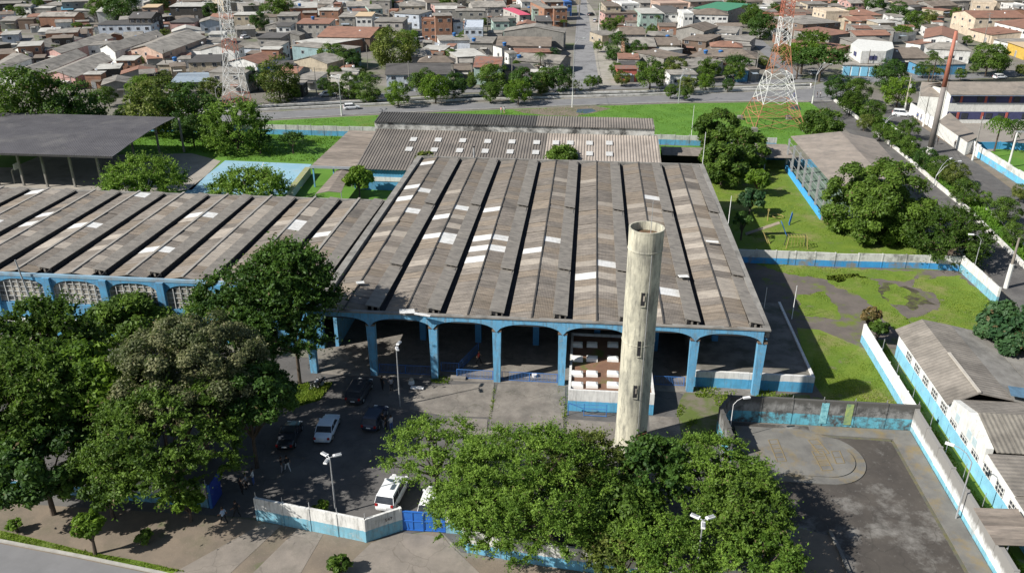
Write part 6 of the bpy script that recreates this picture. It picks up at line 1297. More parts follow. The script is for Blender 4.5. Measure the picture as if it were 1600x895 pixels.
# water tanks on roofs (a tank rests on a house, so it is a thing)
tk = MB(); tk.lathe((0, 0, 0), [(.48, 0), (.62, .75), (.66, .78), (.66, .9), (.40, 1.05), (0, 1.1)], mat('tank_blue', (.04, .16, .42), (.035, .14, .36), 3, .5), 14); tk = tk.mesh('water_tank', True)
def top_z(x, y):
    z = 0
    for o, a, b, c, d, zz in HOUSES:
        ins = True
        for s, e in ((a, b), (b, c), (c, d), (d, a)):
            if (e.x-s.x)*(y-s.y)-(e.y-s.y)*(x-s.x) < -.2: ins = False; break
        if ins: z = max(z, zz)
    return z
for c, x, y in (('A',478,398),('A',535,398),('A',1270,362),('A',1310,368),('A',445,648),('A',632,615),('A',1105,515),('A',75,150),('A',950,208),('A',1460,18),('B',115,130),('B',45,155),('B',1240,122),('B',1360,205),('B',1430,213),('B',1005,430),('B',80,565),('C',610,152),('C',1125,335),('C',1305,385),('C',1590,425),('D',572,90),('D',62,385),('D',358,430),('D',480,512),('D',590,50),('E',660,465),('E',400,592),('E',1030,415),('F',1130,180),('F',1305,195),('F',1548,358),('G',120,195),('G',360,360),('G',320,140),('G',1250,195),('C',1550,55),('F',270,90),('E',1160,500),('C',500,75)):
    z = 4.0
    for _ in range(3):
        q = G(*cpx(c, x, y), z); z = top_z(q.x, q.y)+.35
    o = inst('water_tank', tk, None, (q.x, q.y, z), 0, (1.15, 1.15, 1.1)); auto(o, 'blue plastic water tank on a roof', 'water tank', 'blue water tanks on the roofs', q)
# background rows beyond the traced houses, towards the horizon
far = 0
for row, (yp) in enumerate((-7,)):
    x = -60.
    while x < 1660:
        if 893 < x < 925: x += 24; continue
        w = rng.uniform(24, 46); z = rng.choice([3.4, 4, 5.5, 6.2]); y_ = yp+rng.uniform(-3, 3)
        HH('Z', x, y_, x+w, y_-rng.uniform(-1.5, 1.5), y_-rng.uniform(4, 8), float(z), str(rng.choice(['gx', 'h', 'f', 'gy'])), str(rng.choice(list('ggbtlg'))), str(rng.choice(list('wqecopg'))), 2); far += 1
        x += w+rng.uniform(6, 16)
# ================================================================== TREES
def crown_mesh(name, m, R=1.0, flat=.75, nb=26, br=.36, nleaf=4000, ls=.07, seed=0, droop=0., hollow=.55, low=-.35, tone=(.0, .85), spread=.62, twig=True, barkm=None, lobes=None, leaf_aspect=1.7, cz=.8, dead=.015):
    r = np.random.default_rng(seed); cs = []; tries = 0
    while len(cs) < nb and tries < 4000:
        tries += 1; v = r.normal(size=3); v /= np.linalg.norm(v)
        if v[2] < low: continue
        k = spread+(1-spread-br*.5)*r.random()**.5
        if r.random() < .22: k *= r.uniform(.2, .8)
        c = v*k; c[2] *= flat
        if any(np.linalg.norm(c-q) < br*.55 for q in cs): continue
        cs.append(c)
    cs = np.array(cs); nb = len(cs); bw = br*r.uniform(.65, 1.25, nb); ct = r.uniform(tone[0], tone[1], nb)
    idx = r.integers(0, nb, nleaf); v = r.normal(size=(nleaf, 3)); v /= np.linalg.norm(v, axis=1)[:, None]
    out = cs[idx]/np.maximum(.15, np.linalg.norm(cs[idx], axis=1))[:, None]; v = v+out*.55+np.array([0, 0, .35]); v /= np.linalg.norm(v, axis=1)[:, None]
    rad = bw[idx]*(hollow+(1-hollow)*r.random(nleaf)**.6)*(1+.22*r.normal(size=nleaf)*.6)
    if hollow < .42:
        # ragged sprays: leaves scattered along short outward twigs rather than on shells
        pd = np.cross(out, r.normal(size=(nleaf, 3))); pd /= np.linalg.norm(pd, axis=1)[:, None]
        k1 = np.abs(r.normal(size=nleaf))*.75; k2 = r.normal(size=nleaf)*.55
        tw = r.normal(size=(nb, 5, 3)); tw /= np.linalg.norm(tw, axis=2)[..., None]; tj = r.integers(0, 5, nleaf); tdir = tw[idx, tj]+out*.8+np.array([0, 0, .3]); tdir /= np.linalg.norm(tdir, axis=1)[:, None]
        off = (tdir*k1[:, None]*1.15+pd*k2[:, None]*.45)*bw[idx][:, None]
    else: off = v*rad[:, None]+r.normal(size=(nleaf, 3))*(bw[idx]*.10)[:, None]
    P = cs[idx]+off*np.array([1, 1, cz]); P[:, 2] -= droop*np.hypot(P[:, 0], P[:, 1])**2
    N = v+r.normal(size=(nleaf, 3))*.65+np.array([0, 0, .35]); N /= np.linalg.norm(N, axis=1)[:, None]
    T = np.cross(N, r.normal(size=(nleaf, 3))); T /= np.linalg.norm(T, axis=1)[:, None]; B = np.cross(N, T)
    s = ls*r.uniform(.6, 1.4, nleaf)[:, None]; a = leaf_aspect
    V = np.stack([P-T*s*a*.5, P+B*s*.42+N*s*.12, P+T*s*a*.5, P-B*s*.42+N*s*.12], 1).reshape(-1, 3)*R
    tn = np.clip(ct[idx]+r.normal(size=nleaf)*.16, 0, 1)
    me = bpy.data.meshes.new(name); me.vertices.add(nleaf*4); me.vertices.foreach_set('co', V.astype('f').ravel())
    me.loops.add(nleaf*4); me.loops.foreach_set('vertex_index', np.arange(nleaf*4, dtype='i')); me.polygons.add(nleaf)
    me.polygons.foreach_set('loop_start', np.arange(0, nleaf*4, 4, dtype='i')); me.polygons.foreach_set('loop_total', np.full(nleaf, 4, dtype='i'))
    tn[r.random(nleaf) < dead] = -1
    at = me.attributes.new('tone', 'FLOAT', 'FACE'); at.data.foreach_set('value', tn.astype('f')); me.materials.append(m); me.update(calc_edges=True)
    return me, cs*R*np.array([1, 1, 1])
def trunk_mb(cs, zc, r0, m, nlimb=9, split=.45):
    b = MB(); zs = zc*split; b.tube((0, 0, 0), (.05, .03, zs), r0, r0*.75, m, 8)
    order = sorted(range(len(cs)), key=lambda i: -cs[i][2])[:]; step = max(1, len(order)//nlimb)
    for i in order[::step][:nlimb+2]:
        c = Vector(cs[i]); e = Vector((c.x, c.y, c.z+zc)); mid = Vector((c.x*.45, c.y*.45, zs+(e.z-zs)*.55))
        b.tube((.05, .03, zs*.93), mid, r0*.45, r0*.28, m, 5); b.tube(mid, e, r0*.28, r0*.08, m, 4)
    return b
LM = {'broad': leafmat('leaf_mid', (.045, .092, .014), (.135, .22, .032), .38), 'dark': leafmat('leaf_dark', (.024, .062, .012), (.078, .155, .026), .33), 'bright': leafmat('leaf_bright', (.07, .14, .014), (.18, .29, .03), .42),
      'feather': leafmat('leaf_feather', (.085, .165, .022), (.25, .39, .060), .45), 'grey': leafmat('leaf_greyish', (.055, .075, .026), (.20, .205, .10), .3), 'olive': leafmat('leaf_olive', (.07, .105, .02), (.20, .235, .05), .38), 'blue': leafmat('leaf_bluish', (.020, .060, .024), (.075, .150, .055), .3), 'red': leafmat('leaf_reddish', (.09, .08, .025), (.25, .17, .07), .3)}
PROTO = {}
def proto(kind, leaf, k):
    key = (kind, leaf, k)
    if key not in PROTO:
        sd_ = hash_((kind, leaf, k))
        if kind == 'small': me, cs = crown_mesh('crown', LM[leaf], 1, .92, 50, .27, 6500, .055, sd_, low=-.85, hollow=.5, spread=.55)
        elif kind == 'flat': me, cs = crown_mesh('crown', LM[leaf], 1, .42, 60, .2, 6000, .05, sd_, low=-.1, hollow=.4, cz=.6)
        elif kind == 'tall': me, cs = crown_mesh('crown', LM[leaf], 1, 1.3, 48, .3, 6000, .06, sd_, low=-.9)
        elif kind == 'wisp': me, cs = crown_mesh('crown', LM[leaf], 1, .85, 20, .30, 1100, .08, sd_, hollow=.3)
        PROTO[key] = (me, cs)
    return PROTO[key]
def hash_(t): return sum(ord(c)*(i+3) for i, c in enumerate(str(t)))
def crown_pos(cx, cy, rp, k=.85, add=.5, zmin=None):
    r = 3.
    for _ in range(8): zc = r*k+add if zmin is None else max(zmin, r*k+add); p = G(cx, cy, zc); r = rp/scale_at(p)
    return p, r, zc
def tree(cx, cy, rp, kind='small', leaf='broad', label=None, group='street and garden trees', sq=1.0, base=None, var=None, kz=.85):
    p, r, zc = crown_pos(cx, cy, rp, kz)
    me, cs = proto(kind, leaf, int(rng.integers(0, 3)) if var is None else var)
    o = empty('tree', (p.x, p.y, 0), rng.uniform(0, 6.28)); inst('crown', me, o, (0, 0, zc), 0, (r*rng.uniform(.92, 1.08), r*rng.uniform(.92, 1.08), r*sq))
    tr = trunk_mb([c*r for c in cs], zc, max(.10, r*.055), M_bark, 5).build('trunk', o)
    if label: tag(o, label, 'tree', group)
    else: auto(o, {'small': 'round leafy tree', 'flat': 'wide flat topped tree', 'tall': 'tall upright tree', 'wisp': 'thin wispy tree'}[kind]+{'bright': ' of bright green', 'dark': ' of dark green', 'broad': ' of mid green', 'olive': ' of olive green', 'blue': ' of bluish green', 'feather': ' of pale green', 'grey': ' of grey green', 'red': ' of reddish green'}[leaf], 'tree', group, p)
    return o
def big(name_label, cx, cy, rpx, zc, leaf, flat=.7, nb=60, br=.26, nleaf=22000, leafm=.30, seed=1, r=None, base=None, kz=None, hollow=.5, droop=0, low=-.35, group=None, spread=.6, sq=(1, 1), cz=.8, tone=(0., .85)):
    p = G(cx, cy, zc); R = r if r else rpx/scale_at(p)
    me, cs = crown_mesh('crown', LM[leaf], R, flat, nb, br, nleaf, leafm/R, seed, hollow=hollow, droop=droop, low=low, spread=spread, cz=cz, tone=tone)
    o = empty('tree', (p.x, p.y, 0)); tag(o, name_label, 'tree', group); inst('crown', me, o, (0, 0, zc), 0, (sq[0], sq[1], 1))
    trunk_mb(cs, zc, max(.16, R*.05), M_bark, 16).build('trunk', o); return o
# --- near trees, front left mass
fl = 'big trees at the front left'
t1 = big('tall leafy tree overlapping the wing roof, glossy dark green', 448, 428, 66, 13.2, 'dark', .75, 90, .2, 34000, .20, 3, group=fl, hollow=.4, spread=.5, tone=(.2, 1.1), cz=.65)
for k_, (cx_, cy_, z_, R_) in enumerate(((378, 478, 10.2, 5.2), (432, 520, 8.2, 4.8), (475, 470, 10.5, 4.0))):
    me_, cs_ = crown_mesh('crown', LM['dark'], R_, .75, 70, .2, 22000 if k_ < 2 else 14000, .20/R_, 300+k_, hollow=.4, spread=.5, tone=(.2, 1.1), cz=.65)
    p_ = G(cx_, cy_, z_); inst('crown', me_, t1, (p_.x-t1.location.x, p_.y-t1.location.y, z_)); lb_ = MB(); lb_.tube((.05, .03, 4), (p_.x-t1.location.x, p_.y-t1.location.y, z_-R_*.4), .22, .1, M_bark, 6); lb_.build('limb', t1)
big('dome shaped grey green tree in the middle of the left mass', 300, 585, 118, 9.3, 'grey', .75, 170, .14, 70000, .16, 5, group=fl, hollow=.55, spread=.7, tone=(0, 1))
big('dark tree touching the left wing windows at the left edge', 55, 545, 98, 8.2, 'broad', .7, 120, .16, 44000, .22, 7, hollow=.4, tone=(0, .6), group=fl)
big('mid green tree filling the left picture edge', 40, 640, 120, 7.6, 'broad', .75, 160, .15, 66000, .19, 9, hollow=.4, group=fl)
big('bright green tree between the dome tree and left edge', 130, 610, 85, 8.2, 'bright', .8, 50, .26, 18000, .32, 11, group=fl)
big('olive and green tree leaning over the left boundary wall', 258, 694, 114, 7.0, 'broad', .75, 170, .14, 66000, .16, 13, group=fl, spread=.66, hollow=.35, cz=.6, tone=(.1, 1))
big('dark green tree at the lower left above the bare earth', 60, 720, 90, 5.6, 'dark', .75, 80, .2, 32000, .25, 15, group=fl)
big('mid green tree hanging over the wall in the left mass', 160, 742, 66, 4.6, 'broad', .75, 80, .18, 20000, .2, 17, group=fl)
big('dark tree behind the dome tree at the yard edge', 385, 622, 72, 7.6, 'dark', .8, 80, .2, 26000, .22, 19, group=fl)
big('small feathery tree before the wing windows', 330, 490, 42, 5.5, 'feather', .7, 60, .2, 12000, .15, 21, group=fl, hollow=.3)
big('leafy tree under the wing windows left of the pilaster', 200, 505, 60, 4.2, 'broad', .6, 40, .27, 10000, .3, 23, group=fl)
big('light green shoot at the end of the shaded wall', 293, 785, 22, 2.0, 'bright', .8, 14, .34, 1600, .26, 25, group=fl)
# --- centre feathery mass
fc = 'feathery trees behind the front wall'
big('thin pale feathery tree above the white car by the gate', 680, 708, 88, 4.4, 'feather', .5, 170, .13, 22000, .11, 31, group=fc, hollow=.3, low=-.15, spread=.45, cz=.45)
big('broadest feathery tree in the middle of the front mass', 825, 765, 140, 4.9, 'feather', .60, 340, .10, 100000, .11, 33, group=fc, hollow=.3, spread=.62, cz=.55)
big('feathery tree over the front wall left of the wide one', 752, 795, 85, 4.0, 'feather', .6, 160, .14, 52000, .10, 35, group=fc, hollow=.3, cz=.55)
big('olive feathery tree between the wide one and the tower', 905, 735, 82, 4.0, 'olive', .6, 120, .15, 26000, .13, 37, group=fc, hollow=.3, cz=.55)
big('dark glossy tree at the foot of the water tower', 1024, 738, 50, 5.3, 'dark', 1.15, 70, .2, 22000, .22, 39, group=fc, hollow=.4, tone=(0, 1))
big('mid green tree right of the tower foot near the court', 1110, 750, 95, 4.4, 'feather', .62, 190, .13, 60000, .11, 41, group=fc, hollow=.3, cz=.6)
big('green tree in front of the left court edge', 1160, 795, 76, 5.0, 'broad', .7, 140, .15, 44000, .13, 43, group=fc, hollow=.35, cz=.65, tone=(.3, 1))
big('feathery tree around the lower three headed lamp', 1035, 862, 80, 3.8, 'feather', .62, 160, .14, 50000, .11, 45, group=fc, hollow=.3, cz=.6)
big('dark green tree low in the right of the front mass', 960, 800, 78, 3.6, 'broad', .6, 50, .24, 14000, .24, 47, group=fc)
big('mid green tree at the bottom edge right of the lamp', 1185, 880, 72, 4.0, 'feather', .65, 100, .17, 26000, .14, 49, group=fc, hollow=.3, cz=.6)
big('olive tree at the bottom edge over the wall', 975, 870, 60, 3.2, 'olive', .6, 80, .18, 16000, .14, 51, group=fc, hollow=.3, cz=.6)
# --- small plants outside
big('small bright green sapling on a bent stem on the bare earth', 137, 820, 23, 3.0, 'bright', .75, 22, .34, 2600, .20, 61)
big('small round bush on the bare earth right of the sapling', 227, 839, 13, .7, 'broad', .7, 12, .38, 800, .18, 63, group='small bushes outside the wall')
big('pale bush at the lower left road verge', 24, 821, 12, .6, 'feather', .7, 10, .38, 600, .18, 65, group='small bushes outside the wall')
big('green shrub at the bottom picture edge before the gate', 530, 884, 17, .9, 'broad', .8, 16, .38, 1600, .2, 67, group='small bushes outside the wall')
big('young shrub just behind the white and blue wall', 502, 792, 13, .8, 'bright', .6, 12, .38, 700, .2, 69)
# --- mid field
mf = 'trees around the factory grounds'
big('large dense round tree beside the playground court', 1372, 322, 80, 5.0, 'broad', .92, 150, .16, 60000, .28, 71, group=mf, low=-.9, tone=(.2, 1))
big('spreading dark feathery tree at the corner by the lane', 1488, 372, 60, 3.8, 'broad', .8, 130, .16, 36000, .17, 73, group=mf, hollow=.35, tone=(0, .5), low=-.8)
big('bluish leafy tree at the right edge above the long roofs', 1592, 520, 58, 4.5, 'blue', .8, 50, .26, 12000, .36, 75, group=mf)
big('back left tree of the playground clump', 1120, 205, 36, 4.2, 'broad', .9, 60, .22, 16000, .32, 77, group=mf, low=-.9)
big('dense front tree of the playground clump at the hall corner', 1130, 258, 38, 3.9, 'broad', 1.0, 60, .22, 18000, .32, 79, group=mf, low=-.9)
big('right tree of the playground clump', 1163, 236, 40, 4.0, 'broad', .9, 60, .22, 18000, .32, 81, group=mf, low=-.9)
big('light yellowish tree alone on the playground lawn', 1184, 282, 18, 2.8, 'bright', .9, 24, .32, 2400, .34, 83, group=mf)
big('clipped round dark tree on the playground lawn', 1173, 315, 20, 2.4, 'blue', .95, 30, .30, 4200, .28, 85, group=mf)
big('thin wispy tree in the hall shadow on the lawn', 1161, 345, 16, 3.2, 'dark', .8, 18, .28, 900, .22, 87, group=mf)
big('leafy tree behind the grey court roof', 1283, 196, 34, 3.6, 'broad', .7, 60, .22, 12000, .32, 89, group=mf)
big('olive tree in front of the pavilion and wing roof', 226, 284, 64, 3.6, 'feather', .55, 110, .16, 30000, .2, 91, group=mf, hollow=.4)
big('low olive tree partly hiding the blue court', 388, 296, 58, 3.0, 'feather', .5, 100, .16, 26000, .2, 93, group=mf, hollow=.4)
big('large yellow green tree behind the blue court', 368, 202, 52, 4.6, 'feather', .85, 100, .18, 30000, .24, 95, group=mf, low=-.8, hollow=.4, tone=(0, .7))
big('dense broad leaved tree between walkway and rear building', 560, 281, 22, 3.2, 'bright', .95, 28, .32, 3600, .38, 97, group=mf)
big('bush poking above the rear roof edge of the hall', 878, 243, 24, 5.6, 'broad', .5, 26, .32, 3200, .36, 99, group=mf)
big('small sparse bush by the rear left corner of the hall', 665, 248, 18, 4.5, 'olive', .5, 16, .3, 900, .3, 101, group=mf)
big('reddish sapling at the corner of the bright white wall', 1360, 491, 16, 3.2, 'red', .7, 18, .3, 1000, .24, 103, group=mf)
big('dark sapling beside the reddish one at the wall corner', 1373, 514, 15, 2.2, 'broad', .9, 20, .32, 1600, .26, 105, group=mf)
for cx, cy, rp, kd, lf, l in ((45, 165, 64, 'small', 'broad', 'dark tree behind the pavilion at the left edge'), (115, 170, 50, 'small', 'dark', 'mid green tree behind the pavilion roof'), (5, 185, 35, 'small', 'dark', 'dark bushy tree at the extreme left edge'), (240, 165, 50, 'small', 'olive', 'large olive tree behind the right end of the pavilion'), (292, 170, 46, 'small', 'dark', 'dark tree between pavilion and yellow green tree'), (222, 142, 26, 'small', 'bright', 'brighter tree top behind the olive tree'), (168, 150, 16, 'small', 'broad', 'small tree by the pole left of the olive tree'), (195, 180, 18, 'small', 'dark', 'low dark tree behind the pavilion ridge'), (300, 205, 26, 'small', 'dark', 'dark tree beside the pavilion right posts'), (405, 220, 20, 'flat', 'dark', 'dark low bush before the rear wall'), (456, 218, 22, 'flat', 'dark', 'flat dark bush in the long grass'), (330, 140, 20, 'small', 'olive', 'olive tree left of the slim white mast')):
    tree(cx, cy, rp, kd, lf, l, mf)
# --- canal trees on the right
cg = 'trees lining the canal on the right'
for cx, cy, rp, lf in ((1309,136,21,'dark'),(1343,142,21,'broad'),(1330,160,20,'broad'),(1364,176,20,'broad'),(1352,190,14,'olive'),(1389,116,26,'dark'),(1405,144,25,'bright'),(1376,205,15,'broad'),(1396,215,15,'broad'),(1421,200,17,'broad'),(1423,230,20,'broad'),(1446,248,19,'dark'),(1470,262,20,'broad'),(1494,270,21,'olive'),(1507,300,22,'broad'),(1573,330,24,'broad'),(1587,365,20,'broad'),(1538,310,13,'feather'),(1597,300,15,'olive'),(1350,215,0,'x')):
    if rp: tree(cx, cy, rp, 'small', lf, None, cg)
# --- town trees
for cx, cy, rp, kd, lf in ((401,121,18,'small','dark'),(435,128,28,'tall','olive'),(520,88,20,'small','broad'),(523,115,12,'small','broad'),(405,33,13,'small','dark'),(190,14,24,'small','dark'),(160,12,20,'small','broad'),(331,17,13,'small','dark'),(436,12,20,'small','broad'),(415,14,9,'small','broad'),(614,76,32,'small','olive'),(637,66,18,'small','bright'),(547,92,15,'small','dark'),(575,138,18,'tall','broad'),(621,147,18,'small','bright'),(662,128,20,'small','broad'),(680,138,22,'small','bright'),(709,134,18,'small','dark'),(736,128,9,'small','broad'),(773,125,24,'small','broad'),(817,130,22,'small','dark'),(810,143,19,'small','bright'),(766,144,15,'small','broad'),(850,124,18,'small','broad'),(874,123,20,'small','dark'),(847,138,10,'small','olive'),(899,136,10,'wisp','olive'),(922,128,9,'small','bright'),(932,126,8,'small','dark'),(964,74,17,'tall','dark'),(998,80,13,'tall','dark'),(1017,116,23,'small','broad'),(972,122,11,'small','olive'),(963,108,10,'small','broad'),(952,40,12,'small','broad'),(968,33,8,'small','bright'),(935,72,8,'small','bright'),(1005,31,6,'tall','broad'),(1065,101,9,'small','dark'),(1056,104,16,'small','olive'),(1075,132,13,'small','olive'),(1103,128,13,'small','bright'),(1108,108,17,'small','broad'),(1152,98,20,'flat','dark'),(1148,112,15,'small','broad'),(1138,132,9,'small','dark'),(1048,142,10,'small','broad'),(1070,145,10,'small','broad'),(1150,8,14,'small','dark'),(1171,25,17,'small','broad'),(1190,40,20,'small','dark'),(1183,30,14,'small','broad'),(1269,62,24,'flat','broad'),(1256,82,32,'flat','bright'),(1285,92,34,'flat','dark'),(1248,98,24,'flat','dark'),(1225,82,18,'flat','dark'),(1210,14,9,'small','broad'),(1367,8,15,'small','dark'),(1402,17,14,'small','dark'),(1431,34,16,'small','broad'),(1450,28,12,'small','olive'),(1455,6,10,'small','broad'),(1546,92,25,'small','broad'),(1562,98,14,'small','dark'),(1463,113,12,'flat','olive'),(1502,116,8,'small','broad'),(1522,107,6,'small','broad'),(1597,109,8,'small','olive'),(1512,63,7,'small','broad'),(1444,108,12,'small','dark'),(16,17,8,'small','broad'),(30,20,9,'small','broad'),(58,36,5,'small','broad'),(120,40,8,'flat','broad'),(590,6,12,'small','broad'),(604,4,10,'small','broad'),(700,3,14,'small','broad'),(685,6,10,'small','dark'),(706,86,9,'small','broad'),(813,86,5,'small','bright'),(866,84,9,'small','blue'),(800,107,6,'small','bright'),(843,103,8,'flat','blue'),(1330,20,9,'small','broad'),(1335,6,8,'small','dark'),(1128,36,7,'small','broad'),(1118,38,6,'small','bright'),(1590,52,6,'small','broad'),(1410,48,14,'flat','bright'),(1494,20,8,'small','broad'),(1390,98,5,'small','broad'),(1316,78,8,'small','broad'),(60,8,9,'small','broad'),(250,4,14,'small','dark'),(1480,98,8,'small','broad'),(525,140,12,'small','broad'),(548,135,16,'tall','broad'),(505,132,10,'small','dark'),(375,120,9,'small','broad'),(460,145,10,'small','broad')):
    tree(cx, cy, rp*1.14, kd, lf)
# shrubs and small crowns standing in the gardens between houses
n_ = 0
for k in range(900):
    if n_ >= 90: break
    x = rng.uniform(-20, 1620); y = rng.uniform(-12, 128); p_ = G(x, y)
    if any(inpoly(x, y, P) for P in NOGO[:4]+NOGO[5:6]): continue
    if top_z(p_.x, p_.y) > 0: continue
    tree(x, y-2, rng.uniform(4.5, 9)*(1+.4*y/130), str(rng.choice(['small', 'small', 'flat'])), str(rng.choice(['broad', 'dark', 'olive', 'broad'])), None, 'small garden trees between the houses'); n_ += 1
# palms
def palm(cx, cy, rp, h, label, leaf='bright', n=16, droop=1.0):
    p = G(cx, cy, h); R = rp/scale_at(p); o = empty('palm_tree', (p.x, p.y, 0)); tag(o, label, 'palm tree', 'palms')
    b = MB(); b.tube((0, 0, 0), (.1, .05, h), .2, .13, M_bark, 8); b.build('trunk', o)
    for k in range(n):
        a = 2*math.pi*k/n+rng.uniform(-.2, .2); up = rng.uniform(.1, .9); f = MB(); seg = 8; pts = []
        for s in range(seg+1): t = s/seg; pts.append(Vector((R*t*math.cos(a), R*t*math.sin(a), h+R*(up*t-droop*t*t*.9))))
        side = Vector((-math.sin(a), math.cos(a), 0))
        for s in range(1, seg):
            for sg in (-1, 1):
                w = R*.26*math.sin(math.pi*(s/seg)**.7)+.08; d = (pts[s+1]-pts[s])
                f.face([pts[s], pts[s]+d*.55, pts[s]+d*.9+side*sg*w-Vector((0, 0, w*.45)), pts[s]+d*.5+side*sg*w*.9-Vector((0, 0, w*.5))], LM[leaf])
        f.build('frond', o)
    return o
palm(1463, 92, 17, 8.5, 'coconut palm before the houses right of the corner shop', 'olive')
palm(1455, 104, 10, 5, 'shorter palm with yellowing fronds beside the coconut palm', 'olive')
palm(844, 84, 11, 6, 'palm among the roofs left of the straight street', 'broad')
palm(536, 84, 12, 7, 'palm in the clump left of the olive town tree', 'broad')
palm(550, 92, 12, 6, 'second palm in the same clump, closer to the wall', 'dark')
palm(1014, 84, 7, 5, 'small palm before the mint house', 'broad') if False else palm(1028, 26, 7, 5, 'small palm before the mint house', 'broad')
palm(1475, 140, 13, 6, 'palm at the left end of the school', 'olive')
palm(1566, 186, 24, 7, 'large drooping palm in the school yard', 'bright', 22, 1.3)
palm(1592, 190, 22, 6, 'drooping palm at the right edge beside the large one', 'broad', 20, 1.3)
palm(930, 806, 0.001, 1, 'x') if False else None

# ------------------------------------------------------------------ grass tufts (stuff)
def tufts(name, poly, n, m, h=(.12, .35), seed=0, label=None, mask=None):
    r = np.random.default_rng(seed); P = np.array(poly); lo, hi = P.min(0), P.max(0); pts = []
    x = r.uniform(lo[0], hi[0], n*3); y = r.uniform(lo[1], hi[1], n*3); ins = np.zeros(n*3, bool); j = len(P)-1
    for i in range(len(P)):
        c = ((P[i, 1] > y) != (P[j, 1] > y)) & (x < (P[j, 0]-P[i, 0])*(y-P[i, 1])/(P[j, 1]-P[i, 1]+1e-9)+P[i, 0]); ins ^= c; j = i
    x, y = x[ins][:n], y[ins][:n]; ph = r.uniform(0, 6.28, 6)
    f = np.sin(x*.35+ph[0])*np.sin(y*.31+ph[1])+.6*np.sin(x*.9+y*.7+ph[2])+.4*np.sin(x*2.1-y*1.7+ph[3]); 
    keep = f > (mask if mask is not None else -9); x, y = x[keep], y[keep]; f = f[keep]; n = len(x)
    a = r.uniform(0, 6.28, n); hh = r.uniform(h[0], h[1], n)*(1+.4*np.clip(f, -1, 1)); w = hh*r.uniform(.25, .5, n); lx, ly = r.normal(0, .4, n)*hh, r.normal(0, .4, n)*hh
    z = np.full(n, .0); V = np.stack([np.stack([x-w*np.cos(a), y-w*np.sin(a), z], 1), np.stack([x+w*np.cos(a), y+w*np.sin(a), z], 1), np.stack([x+lx, y+ly, hh], 1)], 1).reshape(-1, 3)
    me = bpy.data.meshes.new(name); me.vertices.add(n*3); me.vertices.foreach_set('co', V.astype('f').ravel()); me.loops.add(n*3); me.loops.foreach_set('vertex_index', np.arange(n*3, dtype='i'))
    me.polygons.add(n); me.polygons.foreach_set('loop_start', np.arange(0, n*3, 3, dtype='i')); me.polygons.foreach_set('loop_total', np.full(n, 3, dtype='i'))
    at = me.attributes.new('tone', 'FLOAT', 'FACE'); at.data.foreach_set('value', np.clip(.5+.3*f+r.normal(0, .15, n), 0, 1).astype('f')); me.materials.append(m); me.update(calc_edges=True)
    o = bpy.data.objects.new(name, me); C.objects.link(o); tag(o, label, 'grass', None, 'stuff')
GL = leafmat('grass_blade', (.12, .20, .02), (.26, .34, .05), .5); GF = leafmat('field_blade', (.07, .17, .018), (.16, .30, .035), .5)
def W_(l): return [tuple(G(*p)[:2]) for p in l]
tufts('grass', [(20, 115.5), (56, 115.5), (52, 133), (39, 140), (39, 176), (20, 176)], 26000, GL, (.05, .14), 1, 'short grass blades of the playground lawn')
for k_, (P_, m_) in enumerate(PATCH):
    if m_ is M_grass:
        A_ = abs(sum(P_[i][0]*P_[(i+1) % len(P_)][1]-P_[(i+1) % len(P_)][0]*P_[i][1] for i in range(len(P_))))/2
        tufts('grass', P_, int(A_*36), GL, (.04, .15), 20+k_, 'rough weeds growing '+('along the playground wall', 'in the oval patch near the hall', 'in the long crooked belt', 'in the broad corner by the lane wall', 'on the small wet island')[min(k_, 4)])
tufts('grass', W_([(1265, 590), (1300, 640), (1425, 645), (1355, 548), (1280, 518)]), 12000, GL, (.04, .13), 3, 'bright grass of the triangle beside the white wall')
tufts('grass', [(-128, 115.5), (-128, 178), (19, 178), (19, 166.5), (-51, 166), (-51, 158.5), (-73, 158), (-73, 162), (-128, 165)], 22000, GF, (.12, .35), 4, 'long grass behind the blue court')
tufts('grass', W_([(0, 233), (0, 216), (420, 190), (700, 176), (867, 169), (1060, 163), (1200, 161), (1296, 161), (1320, 190), (1240, 227), (1100, 229), (1030, 224)]), 50000, GF, (.06, .2), 5, 'grass blades of the wide bright field')
tufts('grass', W_([(0, 829), (60, 843), (140, 863), (220, 877), (290, 893), (250, 892), (120, 864), (0, 842)]), 5000, GL, (.05, .17), 6, 'rough grass along the front kerb')
tufts('grass', [(9.5, 69), (13.6, 68.2), (15.3, 73.2), (25, 73.4), (25, 78.8), (12, 78.8), (11, 76)], 7000, GL, (.06, .28), 7, mask=-.1, label= 'weeds in front of the white and blue terrace wall')
tufts('grass', W_([(415, 618), (470, 600), (520, 598), (500, 625), (450, 640)]), 3500, GL, (.08, .3), 8, 'grass corner by the motorcycles')
tufts('weeds', W_([(771, 600), (776, 600), (768, 655), (763, 655)]), 160, GL, (.05, .2), 9, 'weeds in the joint between concrete slabs')
tufts('weeds', W_([(870, 592), (888, 592), (886, 680), (876, 650)]), 330, GL, (.06, .25), 10, 'weeds at the left corner of the low block')
tufts('weeds', W_([(672, 588), (705, 590), (700, 600), (675, 598)]), 400, GL, (.08, .35), 11, 'weeds at a column foot in front of the hall')
tufts('grass', [(34.0, 50), (36.0, 50), (36.3, 90), (34.4, 90)], 6000, GL, (.06, .25), 12, 'grass growing in the narrow alley')
tufts('grass', W_([(1306, 151), (1385, 187), (1418, 216), (1480, 274), (1560, 344), (1690, 480), (1586, 402), (1514, 329), (1414, 243)]), 9000, GF, (.2, .6), 13, 'weeds on the canal bank under the trees')
for i, (a_, b_) in enumerate(((G(1152, 405), G(1430, 424)), (G(1290, 640), G(1420, 646)))): pass

